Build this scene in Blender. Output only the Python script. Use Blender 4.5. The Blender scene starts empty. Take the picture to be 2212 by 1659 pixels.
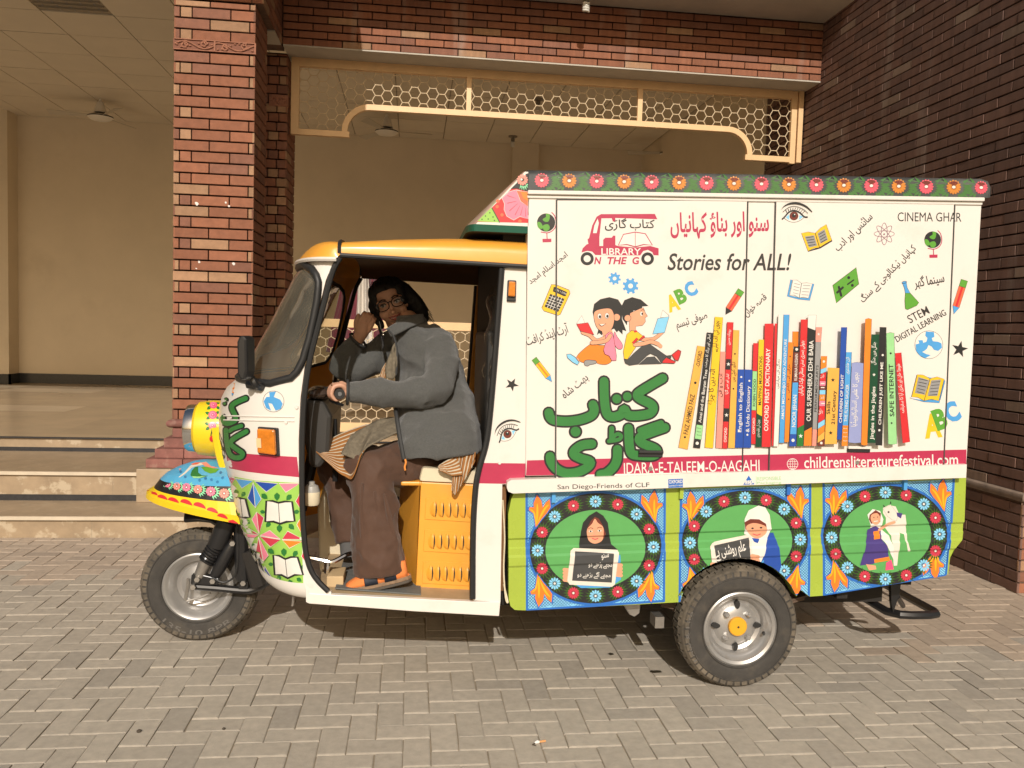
import bpy, bmesh, math, random, unicodedata
import numpy as np
from mathutils import Vector, Matrix
from mathutils.geometry import tessellate_polygon
rad = math.radians
SC = bpy.context.scene
COL = SC.collection
rng = random.Random(7)

# ---------------------------------------------------------------- camera, sky, sun, exposure
CAM_H, CAM_YAW, CAM_PITCH, CAM_ROLL = 1.5, rad(6.9), rad(3.57), rad(1.72)
FPX, CXP, CYP = 1805.0, 1106.0, 829.5          # focal length and centre in units of a 2212 px wide picture
O = np.array([0.0, 0.0, CAM_H])
FW = np.array([math.sin(CAM_YAW) * math.cos(CAM_PITCH), math.cos(CAM_YAW) * math.cos(CAM_PITCH), -math.sin(CAM_PITCH)])
_r0 = np.array([math.cos(CAM_YAW), -math.sin(CAM_YAW), 0.0])
_u0 = np.cross(_r0, FW)
RT = math.cos(CAM_ROLL) * _r0 + math.sin(CAM_ROLL) * _u0
UP = math.cos(CAM_ROLL) * _u0 - math.sin(CAM_ROLL) * _r0
cam = bpy.data.cameras.new('camera')
cam.sensor_width = 36.0
cam.lens = 36.0 * FPX / 2212.0
cam.clip_start = 0.05
cam.clip_end = 500.0
camo = bpy.data.objects.new('camera', cam)
camo.matrix_world = Matrix(((RT[0], UP[0], -FW[0], O[0]), (RT[1], UP[1], -FW[1], O[1]), (RT[2], UP[2], -FW[2], O[2]), (0, 0, 0, 1)))
COL.objects.link(camo)
SC.camera = camo

SUN_EL, SUN_AZ = rad(30.0), rad(4.2)            # light travels towards +Y, a few degrees towards +X
world = bpy.data.worlds.new('World')
SC.world = world
world.use_nodes = True
wn = world.node_tree
bg = wn.nodes['Background']
sky = wn.nodes.new('ShaderNodeTexSky')
sky.sky_type = 'NISHITA'
sky.sun_disc = False
sky.sun_elevation = SUN_EL
sky.sun_rotation = math.pi + SUN_AZ
sky.dust_density = 4.0
sky.air_density = 1.2
tint = wn.nodes.new('ShaderNodeMix'); tint.data_type = 'RGBA'; tint.blend_type = 'MULTIPLY'      # dusty winter air
tint.inputs['Factor'].default_value = 1.0; tint.inputs['B'].default_value = (1.08, 0.97, 0.82, 1)
wn.links.new(sky.outputs[0], tint.inputs['A']); wn.links.new(tint.outputs['Result'], bg.inputs[0])
bg.inputs[1].default_value = 0.07
sun = bpy.data.lights.new('sun', 'SUN')
sun.energy = 3.5
sun.angle = rad(0.5)
sun.color = (1.0, 0.94, 0.865)
suno = bpy.data.objects.new('sun', sun)
sd = Vector((math.sin(SUN_AZ) * math.cos(SUN_EL), math.cos(SUN_AZ) * math.cos(SUN_EL), -math.sin(SUN_EL)))
suno.rotation_euler = sd.to_track_quat('-Z', 'Y').to_euler()
suno.location = (0, -6, 9)
COL.objects.link(suno)
SC.view_settings.view_transform = 'Standard'
SC.view_settings.look = 'None'
SC.view_settings.exposure = 0.0
SC.view_settings.gamma = 1.0
SC.cycles.max_bounces = 10
SC.cycles.diffuse_bounces = 6
SC.cycles.use_denoising = True

# ---------------------------------------------------------------- picture point -> point on a real plane
def ray(x, y):
    return FW + RT * ((x - CXP) / FPX) - UP * ((y - CYP) / FPX)
def onX(x, y, X):
    d = ray(x, y); return O + d * ((X - O[0]) / d[0])
def onY(x, y, Y):
    d = ray(x, y); return O + d * ((Y - O[1]) / d[1])
def onZ(x, y, Z=0.0):
    d = ray(x, y); return O + d * ((Z - O[2]) / d[2])

# ---------------------------------------------------------------- materials
def srgb(r, g, b):
    f = lambda c: (c / 12.92 if c <= 0.04045 else ((c + 0.055) / 1.055) ** 2.4)
    return (f(r / 255.), f(g / 255.), f(b / 255.))
MATS = {}
def mat(name, col=(0.5, 0.5, 0.5), rough=0.5, metal=0.0, vary=0.0, scale=8.0, bump=0.0, bscale=60.0, attr=False, coat=0.0,
        trans=0.0, spec=0.5, dirt=None, dirt_scale=3.0, dirt_lo=0.5, dirt_hi=0.72, alpha=1.0, stretch=None, sheen=0.0, emit=None):
    if name in MATS:
        return MATS[name]
    m = bpy.data.materials.new(name)
    m.use_nodes = True
    nt = m.node_tree
    b = nt.nodes['Principled BSDF']
    b.inputs['Roughness'].default_value = rough
    b.inputs['Metallic'].default_value = metal
    b.inputs['Coat Weight'].default_value = coat
    b.inputs['Coat Roughness'].default_value = 0.12
    b.inputs['Transmission Weight'].default_value = trans
    b.inputs['Specular IOR Level'].default_value = spec
    b.inputs['Alpha'].default_value = alpha
    b.inputs['Sheen Weight'].default_value = sheen
    c4 = (*col, 1.0)
    b.inputs['Base Color'].default_value = c4
    tc = nt.nodes.new('ShaderNodeTexCoord')
    vec = tc.outputs['Object']
    if stretch:
        mp = nt.nodes.new('ShaderNodeMapping'); mp.inputs['Scale'].default_value = stretch
        nt.links.new(vec, mp.inputs['Vector']); vec = mp.outputs[0]
    src = None
    if attr:
        at = nt.nodes.new('ShaderNodeAttribute'); at.attribute_name = 'col'
        src = at.outputs['Color']
    def noise(sc, det=5.0):
        n = nt.nodes.new('ShaderNodeTexNoise'); n.inputs['Scale'].default_value = sc; n.inputs['Detail'].default_value = det
        n.inputs['Roughness'].default_value = 0.62
        nt.links.new(vec, n.inputs['Vector']); return n
    if vary > 0:
        n = noise(scale)
        mr = nt.nodes.new('ShaderNodeMapRange')
        mr.inputs['From Min'].default_value = 0.28; mr.inputs['From Max'].default_value = 0.72
        mr.inputs['To Min'].default_value = 1 - vary; mr.inputs['To Max'].default_value = 1 + vary
        nt.links.new(n.outputs['Fac'], mr.inputs['Value'])
        mx = nt.nodes.new('ShaderNodeVectorMath'); mx.operation = 'SCALE'
        if src: nt.links.new(src, mx.inputs[0])
        else: mx.inputs[0].default_value = col
        nt.links.new(mr.outputs[0], mx.inputs['Scale'])
        src = mx.outputs[0]
    if dirt:
        n = noise(dirt_scale, 7.0)
        mr = nt.nodes.new('ShaderNodeMapRange')
        mr.inputs['From Min'].default_value = dirt_lo; mr.inputs['From Max'].default_value = dirt_hi
        mr.inputs['To Max'].default_value = dirt[3] if len(dirt) > 3 else 0.8
        nt.links.new(n.outputs['Fac'], mr.inputs['Value'])
        mx = nt.nodes.new('ShaderNodeMix'); mx.data_type = 'RGBA'
        nt.links.new(mr.outputs[0], mx.inputs['Factor'])
        if src: nt.links.new(src, mx.inputs['A'])
        else: mx.inputs['A'].default_value = c4
        mx.inputs['B'].default_value = (*dirt[:3], 1)
        src = mx.outputs['Result']
    if src: nt.links.new(src, b.inputs['Base Color'])
    if bump > 0:
        n = noise(bscale, 4.0)
        bp = nt.nodes.new('ShaderNodeBump'); bp.inputs['Strength'].default_value = bump; bp.inputs['Distance'].default_value = 0.01
        nt.links.new(n.outputs['Fac'], bp.inputs['Height']); nt.links.new(bp.outputs[0], b.inputs['Normal'])
    if rough > 0.25 and vary > 0:
        n = noise(scale * 2.3)
        mr = nt.nodes.new('ShaderNodeMapRange'); mr.inputs['To Min'].default_value = rough * 0.8; mr.inputs['To Max'].default_value = min(1.0, rough * 1.2)
        nt.links.new(n.outputs['Fac'], mr.inputs['Value']); nt.links.new(mr.outputs[0], b.inputs['Roughness'])
    if emit:
        b.inputs['Emission Color'].default_value = (*emit, 1); b.inputs['Emission Strength'].default_value = 1
    MATS[name] = m
    return m

# ---------------------------------------------------------------- mesh building
ORG = {}
class MB:
    def __init__(s):
        s.v = []; s.f = []; s.m = []; s.c = []; s.mats = []; s.sm = []
        s.col = (1, 1, 1); s.gs = []
    def mark(s): s.gs.append((len(s.v), len(s.f)))
    def mi(s, m):
        if m not in s.mats: s.mats.append(m)
        return s.mats.index(m)
    def face(s, pts, m, smooth=False):
        i = len(s.v); s.v += [tuple(p) for p in pts]
        s.f.append(tuple(range(i, i + len(pts)))); s.m.append(s.mi(m)); s.c.append(s.col); s.sm.append(smooth)
    def faces(s, verts, faces, m, smooth=True):
        i = len(s.v); s.v += [tuple(p) for p in verts]; k = s.mi(m)
        for f in faces:
            s.f.append(tuple(i + a for a in f)); s.m.append(k); s.c.append(s.col); s.sm.append(smooth)
    def box(s, a, b, m):
        s.mark()
        x0, y0, z0 = (min(a[i], b[i]) for i in range(3)); x1, y1, z1 = (max(a[i], b[i]) for i in range(3))
        V = [(x0, y0, z0), (x1, y0, z0), (x1, y1, z0), (x0, y1, z0), (x0, y0, z1), (x1, y0, z1), (x1, y1, z1), (x0, y1, z1)]
        s.faces(V, [(0, 3, 2, 1), (4, 5, 6, 7), (0, 1, 5, 4), (1, 2, 6, 5), (2, 3, 7, 6), (3, 0, 4, 7)], m, False)
    def prism(s, poly, d, m, m_side=None):
        """poly: list of 3-D points (planar), extruded by vector d"""
        s.mark()
        n = len(poly); A = [np.array(p, float) for p in poly]; d = np.array(d, float); B = [p + d for p in A]
        tr = tessellate_polygon([[Vector(p) for p in A]])
        s.faces(A, [tuple(t) for t in tr], m, False)
        s.faces(B, [tuple(reversed(t)) for t in tr], m, False)
        for i in range(n):
            j = (i + 1) % n
            s.face([A[i], A[j], B[j], B[i]], m_side or m)
    def tube(s, pts, r, m, n=8, closed=False, caps=True):
        s.mark()
        P = [np.array(p, float) for p in pts]; k = len(P)
        R = r if hasattr(r, '__len__') else [r] * k
        V = []; prev = None
        for i in range(k):
            if closed: t = P[(i + 1) % k] - P[i - 1]
            else: t = P[min(i + 1, k - 1)] - P[max(i - 1, 0)]
            t = t / (np.linalg.norm(t) + 1e-12)
            if prev is None:
                a = np.array([0, 0, 1.0]) if abs(t[2]) < 0.9 else np.array([1.0, 0, 0])
                u = np.cross(t, a)
            else: u = prev - t * np.dot(prev, t)
            u = u / (np.linalg.norm(u) + 1e-12); prev = u; w = np.cross(t, u)
            for q in range(n):
                an = 2 * math.pi * q / n
                V.append(P[i] + R[i] * (math.cos(an) * u + math.sin(an) * w))
        F = []
        for i in range(k if closed else k - 1):
            for q in range(n):
                a = i * n + q; b = i * n + (q + 1) % n; j = (i + 1) % k
                F.append((a, b, j * n + (q + 1) % n, j * n + q))
        if caps and not closed:
            F.append(tuple(reversed(range(n)))); F.append(tuple((k - 1) * n + q for q in range(n)))
        s.faces(V, F, m, True)
    def lathe(s, prof, c, axis, m, n=48, mats=None):
        """prof: (radius, offset along axis); axis 'x','y','z'"""
        V = []
        for (r, h) in prof:
            for q in range(n):
                a = 2 * math.pi * q / n; ca, sa = r * math.cos(a), r * math.sin(a)
                V.append({'y': (c[0] + ca, c[1] + h, c[2] + sa), 'z': (c[0] + ca, c[1] + sa, c[2] + h), 'x': (c[0] + h, c[1] + ca, c[2] + sa)}[axis])
        for i in range(len(prof) - 1):
            mm = mats[i] if mats else m
            F = [(i * n + q, i * n + (q + 1) % n, (i + 1) * n + (q + 1) % n, (i + 1) * n + q) for q in range(n)]
            k = s.mi(mm); base = None
            if i == 0: s._lb = len(s.v); s.v += [tuple(p) for p in V]
            for f in F:
                s.f.append(tuple(s._lb + a for a in f)); s.m.append(k); s.c.append(s.col); s.sm.append(True)
    def sphere(s, c, r, m, nu=16, nv=10, rz=None, ry=None):
        rx = r; ry = ry or r; rz = rz or r
        V = []; F = []
        for j in range(nv + 1):
            t = math.pi * j / nv
            for i in range(nu):
                a = 2 * math.pi * i / nu
                V.append((c[0] + rx * math.sin(t) * math.cos(a), c[1] + ry * math.sin(t) * math.sin(a), c[2] + rz * math.cos(t)))
        for j in range(nv):
            for i in range(nu):
                F.append((j * nu + i, (j + 1) * nu + i, (j + 1) * nu + (i + 1) % nu, j * nu + (i + 1) % nu))
        s.faces(V, F, m, True)
    def grid(s, fn, nu, nv, m, smooth=True):
        V = [fn(i / nu, j / nv) for j in range(nv + 1) for i in range(nu + 1)]
        F = [(j * (nu + 1) + i, j * (nu + 1) + i + 1, (j + 1) * (nu + 1) + i + 1, (j + 1) * (nu + 1) + i) for j in range(nv) for i in range(nu)]
        s.faces(V, F, m, smooth)
    def build_each(s, name, parent=None, **kw):
        """one object for every box, prism or tube collected here"""
        e = s.gs + [(len(s.v), len(s.f))]; out = []
        for (v0, f0), (v1, f1) in zip(e, e[1:]):
            q = MB(); q.v = s.v[v0:v1]; q.f = [tuple(i - v0 for i in f) for f in s.f[f0:f1]]; q.c = s.c[f0:f1]; q.sm = s.sm[f0:f1]
            q.m = [q.mi(s.mats[k]) for k in s.m[f0:f1]]; out.append(q.build(name, parent, **kw))
        return out
    def build(s, name, parent=None, bevel=0.0, weld=True, sharp=35, fixn=True):
        org = np.array(ORG.get(parent.name, (0, 0, 0)) if parent else (0, 0, 0), float)
        me = bpy.data.meshes.new(name)
        V = np.array(s.v, float) - org
        me.from_pydata([tuple(p) for p in V], [], s.f)
        for m in s.mats: me.materials.append(m)
        me.polygons.foreach_set('material_index', s.m)
        me.polygons.foreach_set('use_smooth', s.sm)
        if any(c != (1, 1, 1) for c in s.c):
            at = me.color_attributes.new('col', 'FLOAT_COLOR', 'CORNER')
            buf = []
            for f, c in zip(s.f, s.c): buf += [c[0], c[1], c[2], 1.0] * len(f)
            at.data.foreach_set('color', buf)
        if weld or fixn:
            bm = bmesh.new(); bm.from_mesh(me)
            if weld: bmesh.ops.remove_doubles(bm, verts=bm.verts, dist=1e-5)
            if fixn: bmesh.ops.recalc_face_normals(bm, faces=bm.faces)
            bm.to_mesh(me); bm.free()
        if any(s.sm): me.set_sharp_from_angle(angle=rad(sharp))
        me.update()
        o = bpy.data.objects.new(name, me)
        COL.objects.link(o)
        if parent:
            o.parent = parent; ORG[o.name] = tuple(org)
        if bevel:
            bv = o.modifiers.new('bevel', 'BEVEL'); bv.width = bevel; bv.segments = 2; bv.limit_method = 'ANGLE'; bv.angle_limit = rad(40)
        return o

def tag(o, label=None, cat=None, group=None, kind=None):
    if label: o['label'] = label
    if cat: o['category'] = cat
    if group: o['group'] = group
    if kind: o['kind'] = kind
    return o
def thing(name, loc, label, cat, group=None):
    o = bpy.data.objects.new(name, None); COL.objects.link(o)
    o.location = loc; o.empty_display_size = 0.2
    ORG[o.name] = tuple(loc)
    return tag(o, label, cat, group)
def catmull(pts, n=6, closed=False):
    P = [np.array(p, float) for p in pts]; k = len(P); out = []
    if k < 3: return P
    for i in range(k if closed else k - 1):
        p0 = P[(i - 1) % k] if closed or i > 0 else P[0]
        p1 = P[i]; p2 = P[(i + 1) % k]
        p3 = P[(i + 2) % k] if closed or i + 2 < k else P[-1]
        for q in range(n):
            t = q / n
            out.append(0.5 * (2 * p1 + (p2 - p0) * t + (2 * p0 - 5 * p1 + 4 * p2 - p3) * t * t + (3 * p1 - p0 - 3 * p2 + p3) * t ** 3))
    if not closed: out.append(P[-1])
    return out
# ================================================================ SETTING
M_sand = mat('joint_sand', (0.31, 0.26, 0.19), 0.95, vary=0.25, scale=14, bump=0.3, bscale=180)
M_paver = mat('concrete_paver', rough=0.88, attr=True, vary=0.13, scale=26, bump=0.22, bscale=210, dirt=(0.25, 0.215, 0.165, 0.4), dirt_scale=1.7, dirt_lo=0.56, dirt_hi=0.8)
M_stone = mat('travertine', (0.36, 0.27, 0.175), 0.42, vary=0.16, scale=6, dirt=(0.46, 0.37, 0.26, 0.6), dirt_scale=11, dirt_lo=0.55, dirt_hi=0.66)
M_stain = mat('travertine_riser', (0.33, 0.245, 0.155), 0.5, vary=0.22, scale=5, dirt=(0.47, 0.385, 0.27, 0.9), dirt_scale=9, dirt_lo=0.55, dirt_hi=0.62)
M_nose = mat('pale_marble', (0.58, 0.50, 0.38), 0.4, vary=0.1, scale=9)
M_black = mat('black_granite', (0.03, 0.03, 0.032), 0.25, vary=0.2, scale=40)
M_floor = mat('polished_floor', (0.36, 0.275, 0.175), 0.22, attr=True, vary=0.12, scale=2.2)
M_plaster = mat('cream_plaster', (0.70, 0.605, 0.455), 0.85, vary=0.05, scale=1.3, bump=0.08, bscale=30, dirt=(0.45, 0.37, 0.26, 0.35), dirt_scale=1.1, dirt_lo=0.58, dirt_hi=0.8)
M_brick = mat('red_brick', rough=0.85, attr=True, vary=0.16, scale=17, bump=0.3, bscale=120)
M_brick2 = mat('weathered_brick', rough=0.85, attr=True, vary=0.18, scale=13, bump=0.3, bscale=120, dirt=(0.42, 0.36, 0.31, 0.55), dirt_scale=1.6, dirt_lo=0.57, dirt_hi=0.74, stretch=(1.6, 1.6, .22))
M_mortar = mat('dark_mortar', (0.155, 0.095, 0.065), 0.95, vary=0.3, scale=20)
M_tile = mat('ceiling_tile', (0.66, 0.59, 0.47), 0.9, vary=0.04, scale=2)
M_grout = mat('ceiling_grid', (0.33, 0.28, 0.21), 0.9)
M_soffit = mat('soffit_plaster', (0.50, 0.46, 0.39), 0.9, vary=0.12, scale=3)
M_terra = mat('terracotta_moulding', (0.20, 0.085, 0.068), 0.85, vary=0.25, scale=12, dirt=(0.42, 0.33, 0.27, 0.6), dirt_scale=9, dirt_lo=0.55, dirt_hi=0.75, bump=0.3, bscale=80)
M_cream = mat('cream_steel_paint', (0.77, 0.52, 0.275), 0.45, vary=0.06, scale=9)
M_wire = mat('cream_wire', (0.66, 0.53, 0.35), 0.5)
M_white = mat('white_enamel', (0.74, 0.70, 0.62), 0.35)
M_dark = mat('dark_trim', (0.02, 0.02, 0.02), 0.5)

XW, YWF = 3.7075, 4.616
Y1, Z1, Y2, Z2, Y3, Z3 = 5.977, 0.151, 6.487, 0.370, 7.470, 0.493
YB, YSC, YBK, ZC = 7.522, 7.847, 13.63, 4.53

# --- ground sheet and herringbone pavers
g = MB(); g.box((-40, -30, -0.3), (40, 40, -0.007), M_sand)
tag(g.build('ground'), kind='structure')
pv = MB(); W = 0.1
def paver(x0, y0, x1, y1):
    j = 0.0010 + rng.random() * 0.0016
    h = rng.uniform(-0.0022, 0.0012); t = rng.random()
    base = np.array((0.435, 0.388, 0.318)) * rng.uniform(0.95, 1.05)
    if t < 0.08: base = np.array((0.40, 0.358, 0.298)) * rng.uniform(0.9, 1.0)
    if x0 > 2.3 + rng.uniform(-.35, .35) and y0 > 3.6 + rng.uniform(-.3, .3): base = base * np.array((1.0, 0.91, 0.85))
    if y0 > 5.1 + rng.uniform(-.3, .3): base = base * np.array((1.02, 0.94, 0.9))
    pv.col = tuple(base)
    r = lambda: rng.uniform(-0.0019, 0.0019)
    b = 0.005
    a = [(x0 + j + r(), y0 + j + r()), (x1 - j + r(), y0 + j + r()), (x1 - j + r(), y1 - j + r()), (x0 + j + r(), y1 - j + r())]
    ins = [(1, 1), (-1, 1), (-1, -1), (1, -1)]
    tilt = [h + rng.uniform(-0.0006, 0.0006) for _ in range(4)]
    top = [(p[0] + b * q[0], p[1] + b * q[1], z) for p, q, z in zip(a, ins, tilt)]
    sh = [(p[0], p[1], z - 0.0019) for p, z in zip(a, tilt)]
    bot = [(p[0], p[1], -0.02) for p in a]
    V = top + sh + bot
    F = [(0, 1, 2, 3)]
    for i in range(4):
        k = (i + 1) % 4
        F += [(4 + i, 4 + k, k, i), (8 + i, 8 + k, 4 + k, 4 + i)]
    pv.faces(V, F, M_paver, False)
PX0, PX1, PY0, PY1 = -4.4, 5.2, 0.7, Y1
for iy in range(-1, int((PY1 - PY0) / W) + 2):
    for ix in range(-1, int((PX1 - PX0) / W) + 1):
        k = (ix - iy) % 4
        x = PX0 + ix * W; y = PY0 + iy * W
        if k == 0: q = (x, y, x + 2 * W, y + W)
        elif k == 3: q = (x, y, x + W, y + 2 * W)
        else: continue
        y1 = min(q[3], PY1)
        if y1 - q[1] < 0.03: continue
        if q[2] > XW and q[1] > YWF: 
            if q[0] > XW - .03: continue
            q = (q[0], q[1], XW, q[3])
        paver(q[0], q[1], q[2], y1)
tag(pv.build('pavement', weld=False, fixn=False), kind='structure')
# little stones and stains on the ground
M_oil = mat('oil_stain', (0.035, 0.028, 0.015), 0.6)
def blot(px, py, r, name, m, sx=1.0):
    c = onZ(px, py, 0.0); b = MB(); n = 14
    pts = [(c[0] + sx * r * rng.uniform(.6, 1.15) * math.cos(2 * math.pi * i / n), c[1] + 0.8 * r * rng.uniform(.6, 1.15) * math.sin(2 * math.pi * i / n), 0.0035) for i in range(n)]
    b.prism(pts, (0, 0, 0.0012), m)
    return b.build(name)
tag(blot((1500 + 1335 / 1.4747) / 1.8228, (2300 + 410 / 1.4747) / 1.8228, 0.014, 'oil_stain', M_oil), 'small round dark oil stain on the pavers left of the rear wheel', 'stain', 'oil stains')
tag(blot((1500 + 1595 / 1.4747) / 1.8228, (2300 + 512 / 1.4747) / 1.8228, 0.019, 'oil_stain', M_oil, 1.5), 'wider dark oil stain on the pavers close to the rear tyre', 'stain', 'oil stains')
M_peb = mat('pebble', (0.07, 0.055, 0.04), 0.9)
for (px, py, r, lb) in (((0 + 807 / 1.4747) / 1.8228, (2100 + 1155 / 1.4747) / 1.8228, .009, 'round dark pebble on the pavers in the lower left foreground'),
                    ((0 + 1299 / 1.4747) / 1.8228, (2100 + 1138 / 1.4747) / 1.8228, .006, 'tiny dark pebble on the foreground pavers below the cab')):
    c = onZ(px, py, 0.0); b = MB(); b.sphere((c[0], c[1], r * .5), r, M_peb, 10, 6, rz=r * .7)
    tag(b.build('pebble'), lb, 'pebble', 'pebbles on the pavers')
c = onZ((1500 + 910 / 1.4747) / 1.8228, (2300 + 925 / 1.4747) / 1.8228)
cb = thing('cigarette_butt', (c[0], c[1], 0), 'crushed cigarette butt with orange filter lying on the foreground pavers', 'cigarette butt')
b = MB(); b.tube([(c[0] + .006, c[1] + .002, .005), (c[0] + .03, c[1] + .008, .005)], .004, mat('filter_paper', (.65, .32, .12), .8)); b.build('filter', cb)
b = MB(); b.tube([(c[0] - .012, c[1] - .006, .006), (c[0] - .002, c[1] - .001, .0065), (c[0] + .006, c[1] + .002, .005)], [.003, .0065, .004], mat('cig_paper', (.8, .78, .74), .8)); b.build('paper_tube', cb)
b = MB(); b.tube([(c[0] - .012, c[1] - .006, .003), (c[0] - .02, c[1] - .012, .0025), (c[0] - .008, c[1] - .022, .002)], [.003, .003, .001], M_peb); b.build('ash', cb)

# ---------------------------------------------------------------- brick cladding
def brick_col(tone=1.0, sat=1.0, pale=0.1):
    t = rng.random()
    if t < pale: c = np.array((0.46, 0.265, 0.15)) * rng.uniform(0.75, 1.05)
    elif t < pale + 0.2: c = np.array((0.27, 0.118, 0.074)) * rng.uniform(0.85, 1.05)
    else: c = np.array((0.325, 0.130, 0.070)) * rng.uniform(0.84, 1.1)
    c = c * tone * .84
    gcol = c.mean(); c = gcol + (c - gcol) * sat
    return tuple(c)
def brick_face(mb, o, u, v, n, W, H, ch, bl, joint=0.011, dep=0.012, tone=1.0, sat=1.0, pale=0.1, pattern=None, xoff=0.0, mortar=True, bm=None):
    """bricks as raised blocks on the plane o + s*u + t*v, facing n"""
    o, u, v, n = (np.array(a, float) for a in (o, u, v, n))
    if mortar: mb.col = (1, 1, 1); mb.face([o, o + u * W, o + u * W + v * H, o + v * H], M_mortar)
    rows = int(math.ceil(H / ch - 1e-6))
    for r in range(rows):
        t0 = r * ch; t1 = min((r + 1) * ch, H) - joint
        if t1 - t0 < 0.008: continue
        if pattern:
            cuts = pattern[r % len(pattern)]
            segs = [(a * W, b * W) for a, b in cuts]
        else:
            s = -bl + xoff + (bl * 0.5 if r % 2 else 0.0); segs = []
            while s < W:
                a, b = max(s, 0), min(s + bl, W)
                if b - a > 0.02: segs.append((a, b))
                s += bl
        for (a, b) in segs:
            jj = joint * 0.35
            d = dep + rng.uniform(-0.0018, 0.0018)
            a2, b2 = a + (jj if a > 1e-4 else 0), b - (jj if b < W - 1e-4 else 0)
            if b < W - 1e-4: b2 = b - joint * 0.35
            e = 0.0028; rr = lambda: rng.uniform(-0.0012, 0.0012)
            c4 = [(a2, t0), (b2, t0), (b2, t1), (a2, t1)]
            ft = [(a2 + e, t0 + e), (b2 - e, t0 + e), (b2 - e, t1 - e), (a2 + e, t1 - e)]
            P = [o + u * (x + rr()) + v * (y + rr()) + n * d for x, y in ft]
            Q = [o + u * x + v * y + n * (d - 0.003) for x, y in c4]
            B = [o + u * x + v * y - n * 0.001 for x, y in c4]
            mb.col = brick_col(tone, sat, .42 if (b - a) < .1 and pattern else pale)
            F = [(0, 1, 2, 3)]
            for i in range(4):
                k = (i + 1) % 4
                F += [(4 + i, 4 + k, k, i), (8 + i, 8 + k, 4 + k, 4 + i)]
            mb.faces(P + Q + B, F, bm or M_brick, False)
    mb.col = (1, 1, 1)
EX, EY, EZ = (1, 0, 0), (0, 1, 0), (0, 0, 1)

# ---------------------------------------------------------------- steps and porch floor (structure)
st = MB()
def step(mb, Ya, Yb_, za, zb, x0, x1, stripe, chip=None):
    # riser slabs with a black base strip, pale moulded nosing (chipped away in one place), tread
    x = x0
    while x < x1:
        xe = min(x + rng.uniform(.85, 1.25), x1)
        mb.box((x + .0012, Ya + rng.uniform(0, .0015), za), (xe - .0012, Ya + .25, zb - .03), M_stain); x = xe
    mb.box((x0, Ya + .003, za), (x1, Ya + .24, zb - .03), M_sand)
    if stripe: mb.box((x0, Ya - .004, za), (x1, Ya + .1, za + .045), M_black)
    mb.box((x0, Ya - .016, zb - .03), (x1, Yb_ + .1, zb), M_stone)
    spans = [(x0, x1)] if not chip else [(x0, chip[0]), (chip[1], x1)]
    for a, c in spans: mb.box((a, Ya - .026, zb - .026), (c, Ya - .0155, zb - .001), M_nose)
    if chip:
        xs = np.linspace(chip[0], chip[1], 16)
        for p, q in zip(xs, xs[1:]): mb.box((p, Ya - .016 - rng.uniform(0, .006), zb - .028), (q, Ya - .0155, zb - rng.uniform(.004, .014)), M_stone)
step(st, Y1, Y2, -.05, Z1, -9, XW, False, (onY(440, 1113, Y1)[0], onY(655, 1116, Y1)[0]))
step(st, Y2, Y3, Z1, Z2, -9, XW, True)
tag(st.build('steps', bevel=.004), kind='structure')
fl = MB()
TS = 0.62
for i in range(-16, 7):
    for k in range(0, 14):
        x0 = i * TS; x1 = min(x0 + TS, XW); y0 = Y2 + .55 + k * TS; y1 = min(y0 + TS, YBK)
        if y1 <= y0 or x1 <= x0: continue
        cc = np.array((0.40, 0.315, 0.215)) * (rng.uniform(0.95, 1.05))
        if ((i + 2 * k) % 7 in (0, 1) and (k % 4) in (0, 1)) or rng.random() < .05: cc = np.array((0.52, 0.43, 0.31)) * rng.uniform(.93, 1.05)
        fl.col = tuple(cc)
        z = Z3 if y0 > Y3 - .25 else Z2 + .004
        if y0 > Y3 - .25 or True:
            zz = Z3
            if y0 < Y3: continue
        fl.face([(x0, y0, zz), (x1, y0, zz), (x1, y1, zz), (x0, y1, zz)], M_floor)
fl.col = (0.42, 0.335, 0.23)
fl.face([(-9.95, Y3 - .02, Z3), (XW, Y3 - .02, Z3), (XW, Y2 + .55 + 2 * TS - TS, Z3), (-9.95, Y2 + .55 + TS, Z3)], M_floor)
fl.box((-9.95, Y3, Z2), (XW, Y3 + .2, Z3 - .002), M_stain)
fl.box((-9.95, Y3 - .004, Z2), (XW, Y3 + .1, Z2 + .034), M_black)
fl.box((-9.95, Y3 - .024, Z3 - .012), (XW, Y3 - .008, Z3 + .0015), M_black)
tag(fl.build('porch_floor', weld=False, fixn=False), kind='structure')

# ---------------------------------------------------------------- building shell
bd = thing('porch_building', (0, 9, 0), 'cream plastered porch hall with flat roof and tiled ceiling behind the painted van', 'building')
w = MB()
w.box((-10, YBK, Z3 - .2), (XW + .3, YBK + .3, 5.0), M_plaster)
w.box((-10.3, 6.6, Z2), (-10, YBK + .3, 5.0), M_plaster)
w.box((XW, 8.72, Z3), (XW + .3, YBK, 5.0), M_plaster)
w.build('back_wall', bd)
w = MB(); w.box((-9.9, YBK - .32, Z3), (-5.985, YBK, ZC), M_plaster); w.build('pilaster', bd)
w = MB(); w.box((1.53, YBK - .14, Z3), (1.955, YBK, ZC), M_plaster); w.build('pilaster', bd)
w = MB(); w.box((-5.985, YBK - .02, Z3), (1.53, YBK + .01, Z3 + .15), M_black); w.box((1.955, YBK - .02, Z3), (XW, YBK + .01, Z3 + .15), M_black)
w.box((-9.9, YBK - .34, Z3), (-5.965, YBK - .3, Z3 + .15), M_black); w.box((-5.985, YBK - .34, Z3), (-5.965, YBK, Z3 + .15), M_black); w.build('skirting', bd)
w = MB()
CT = 0.69
nx0 = -15
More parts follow.
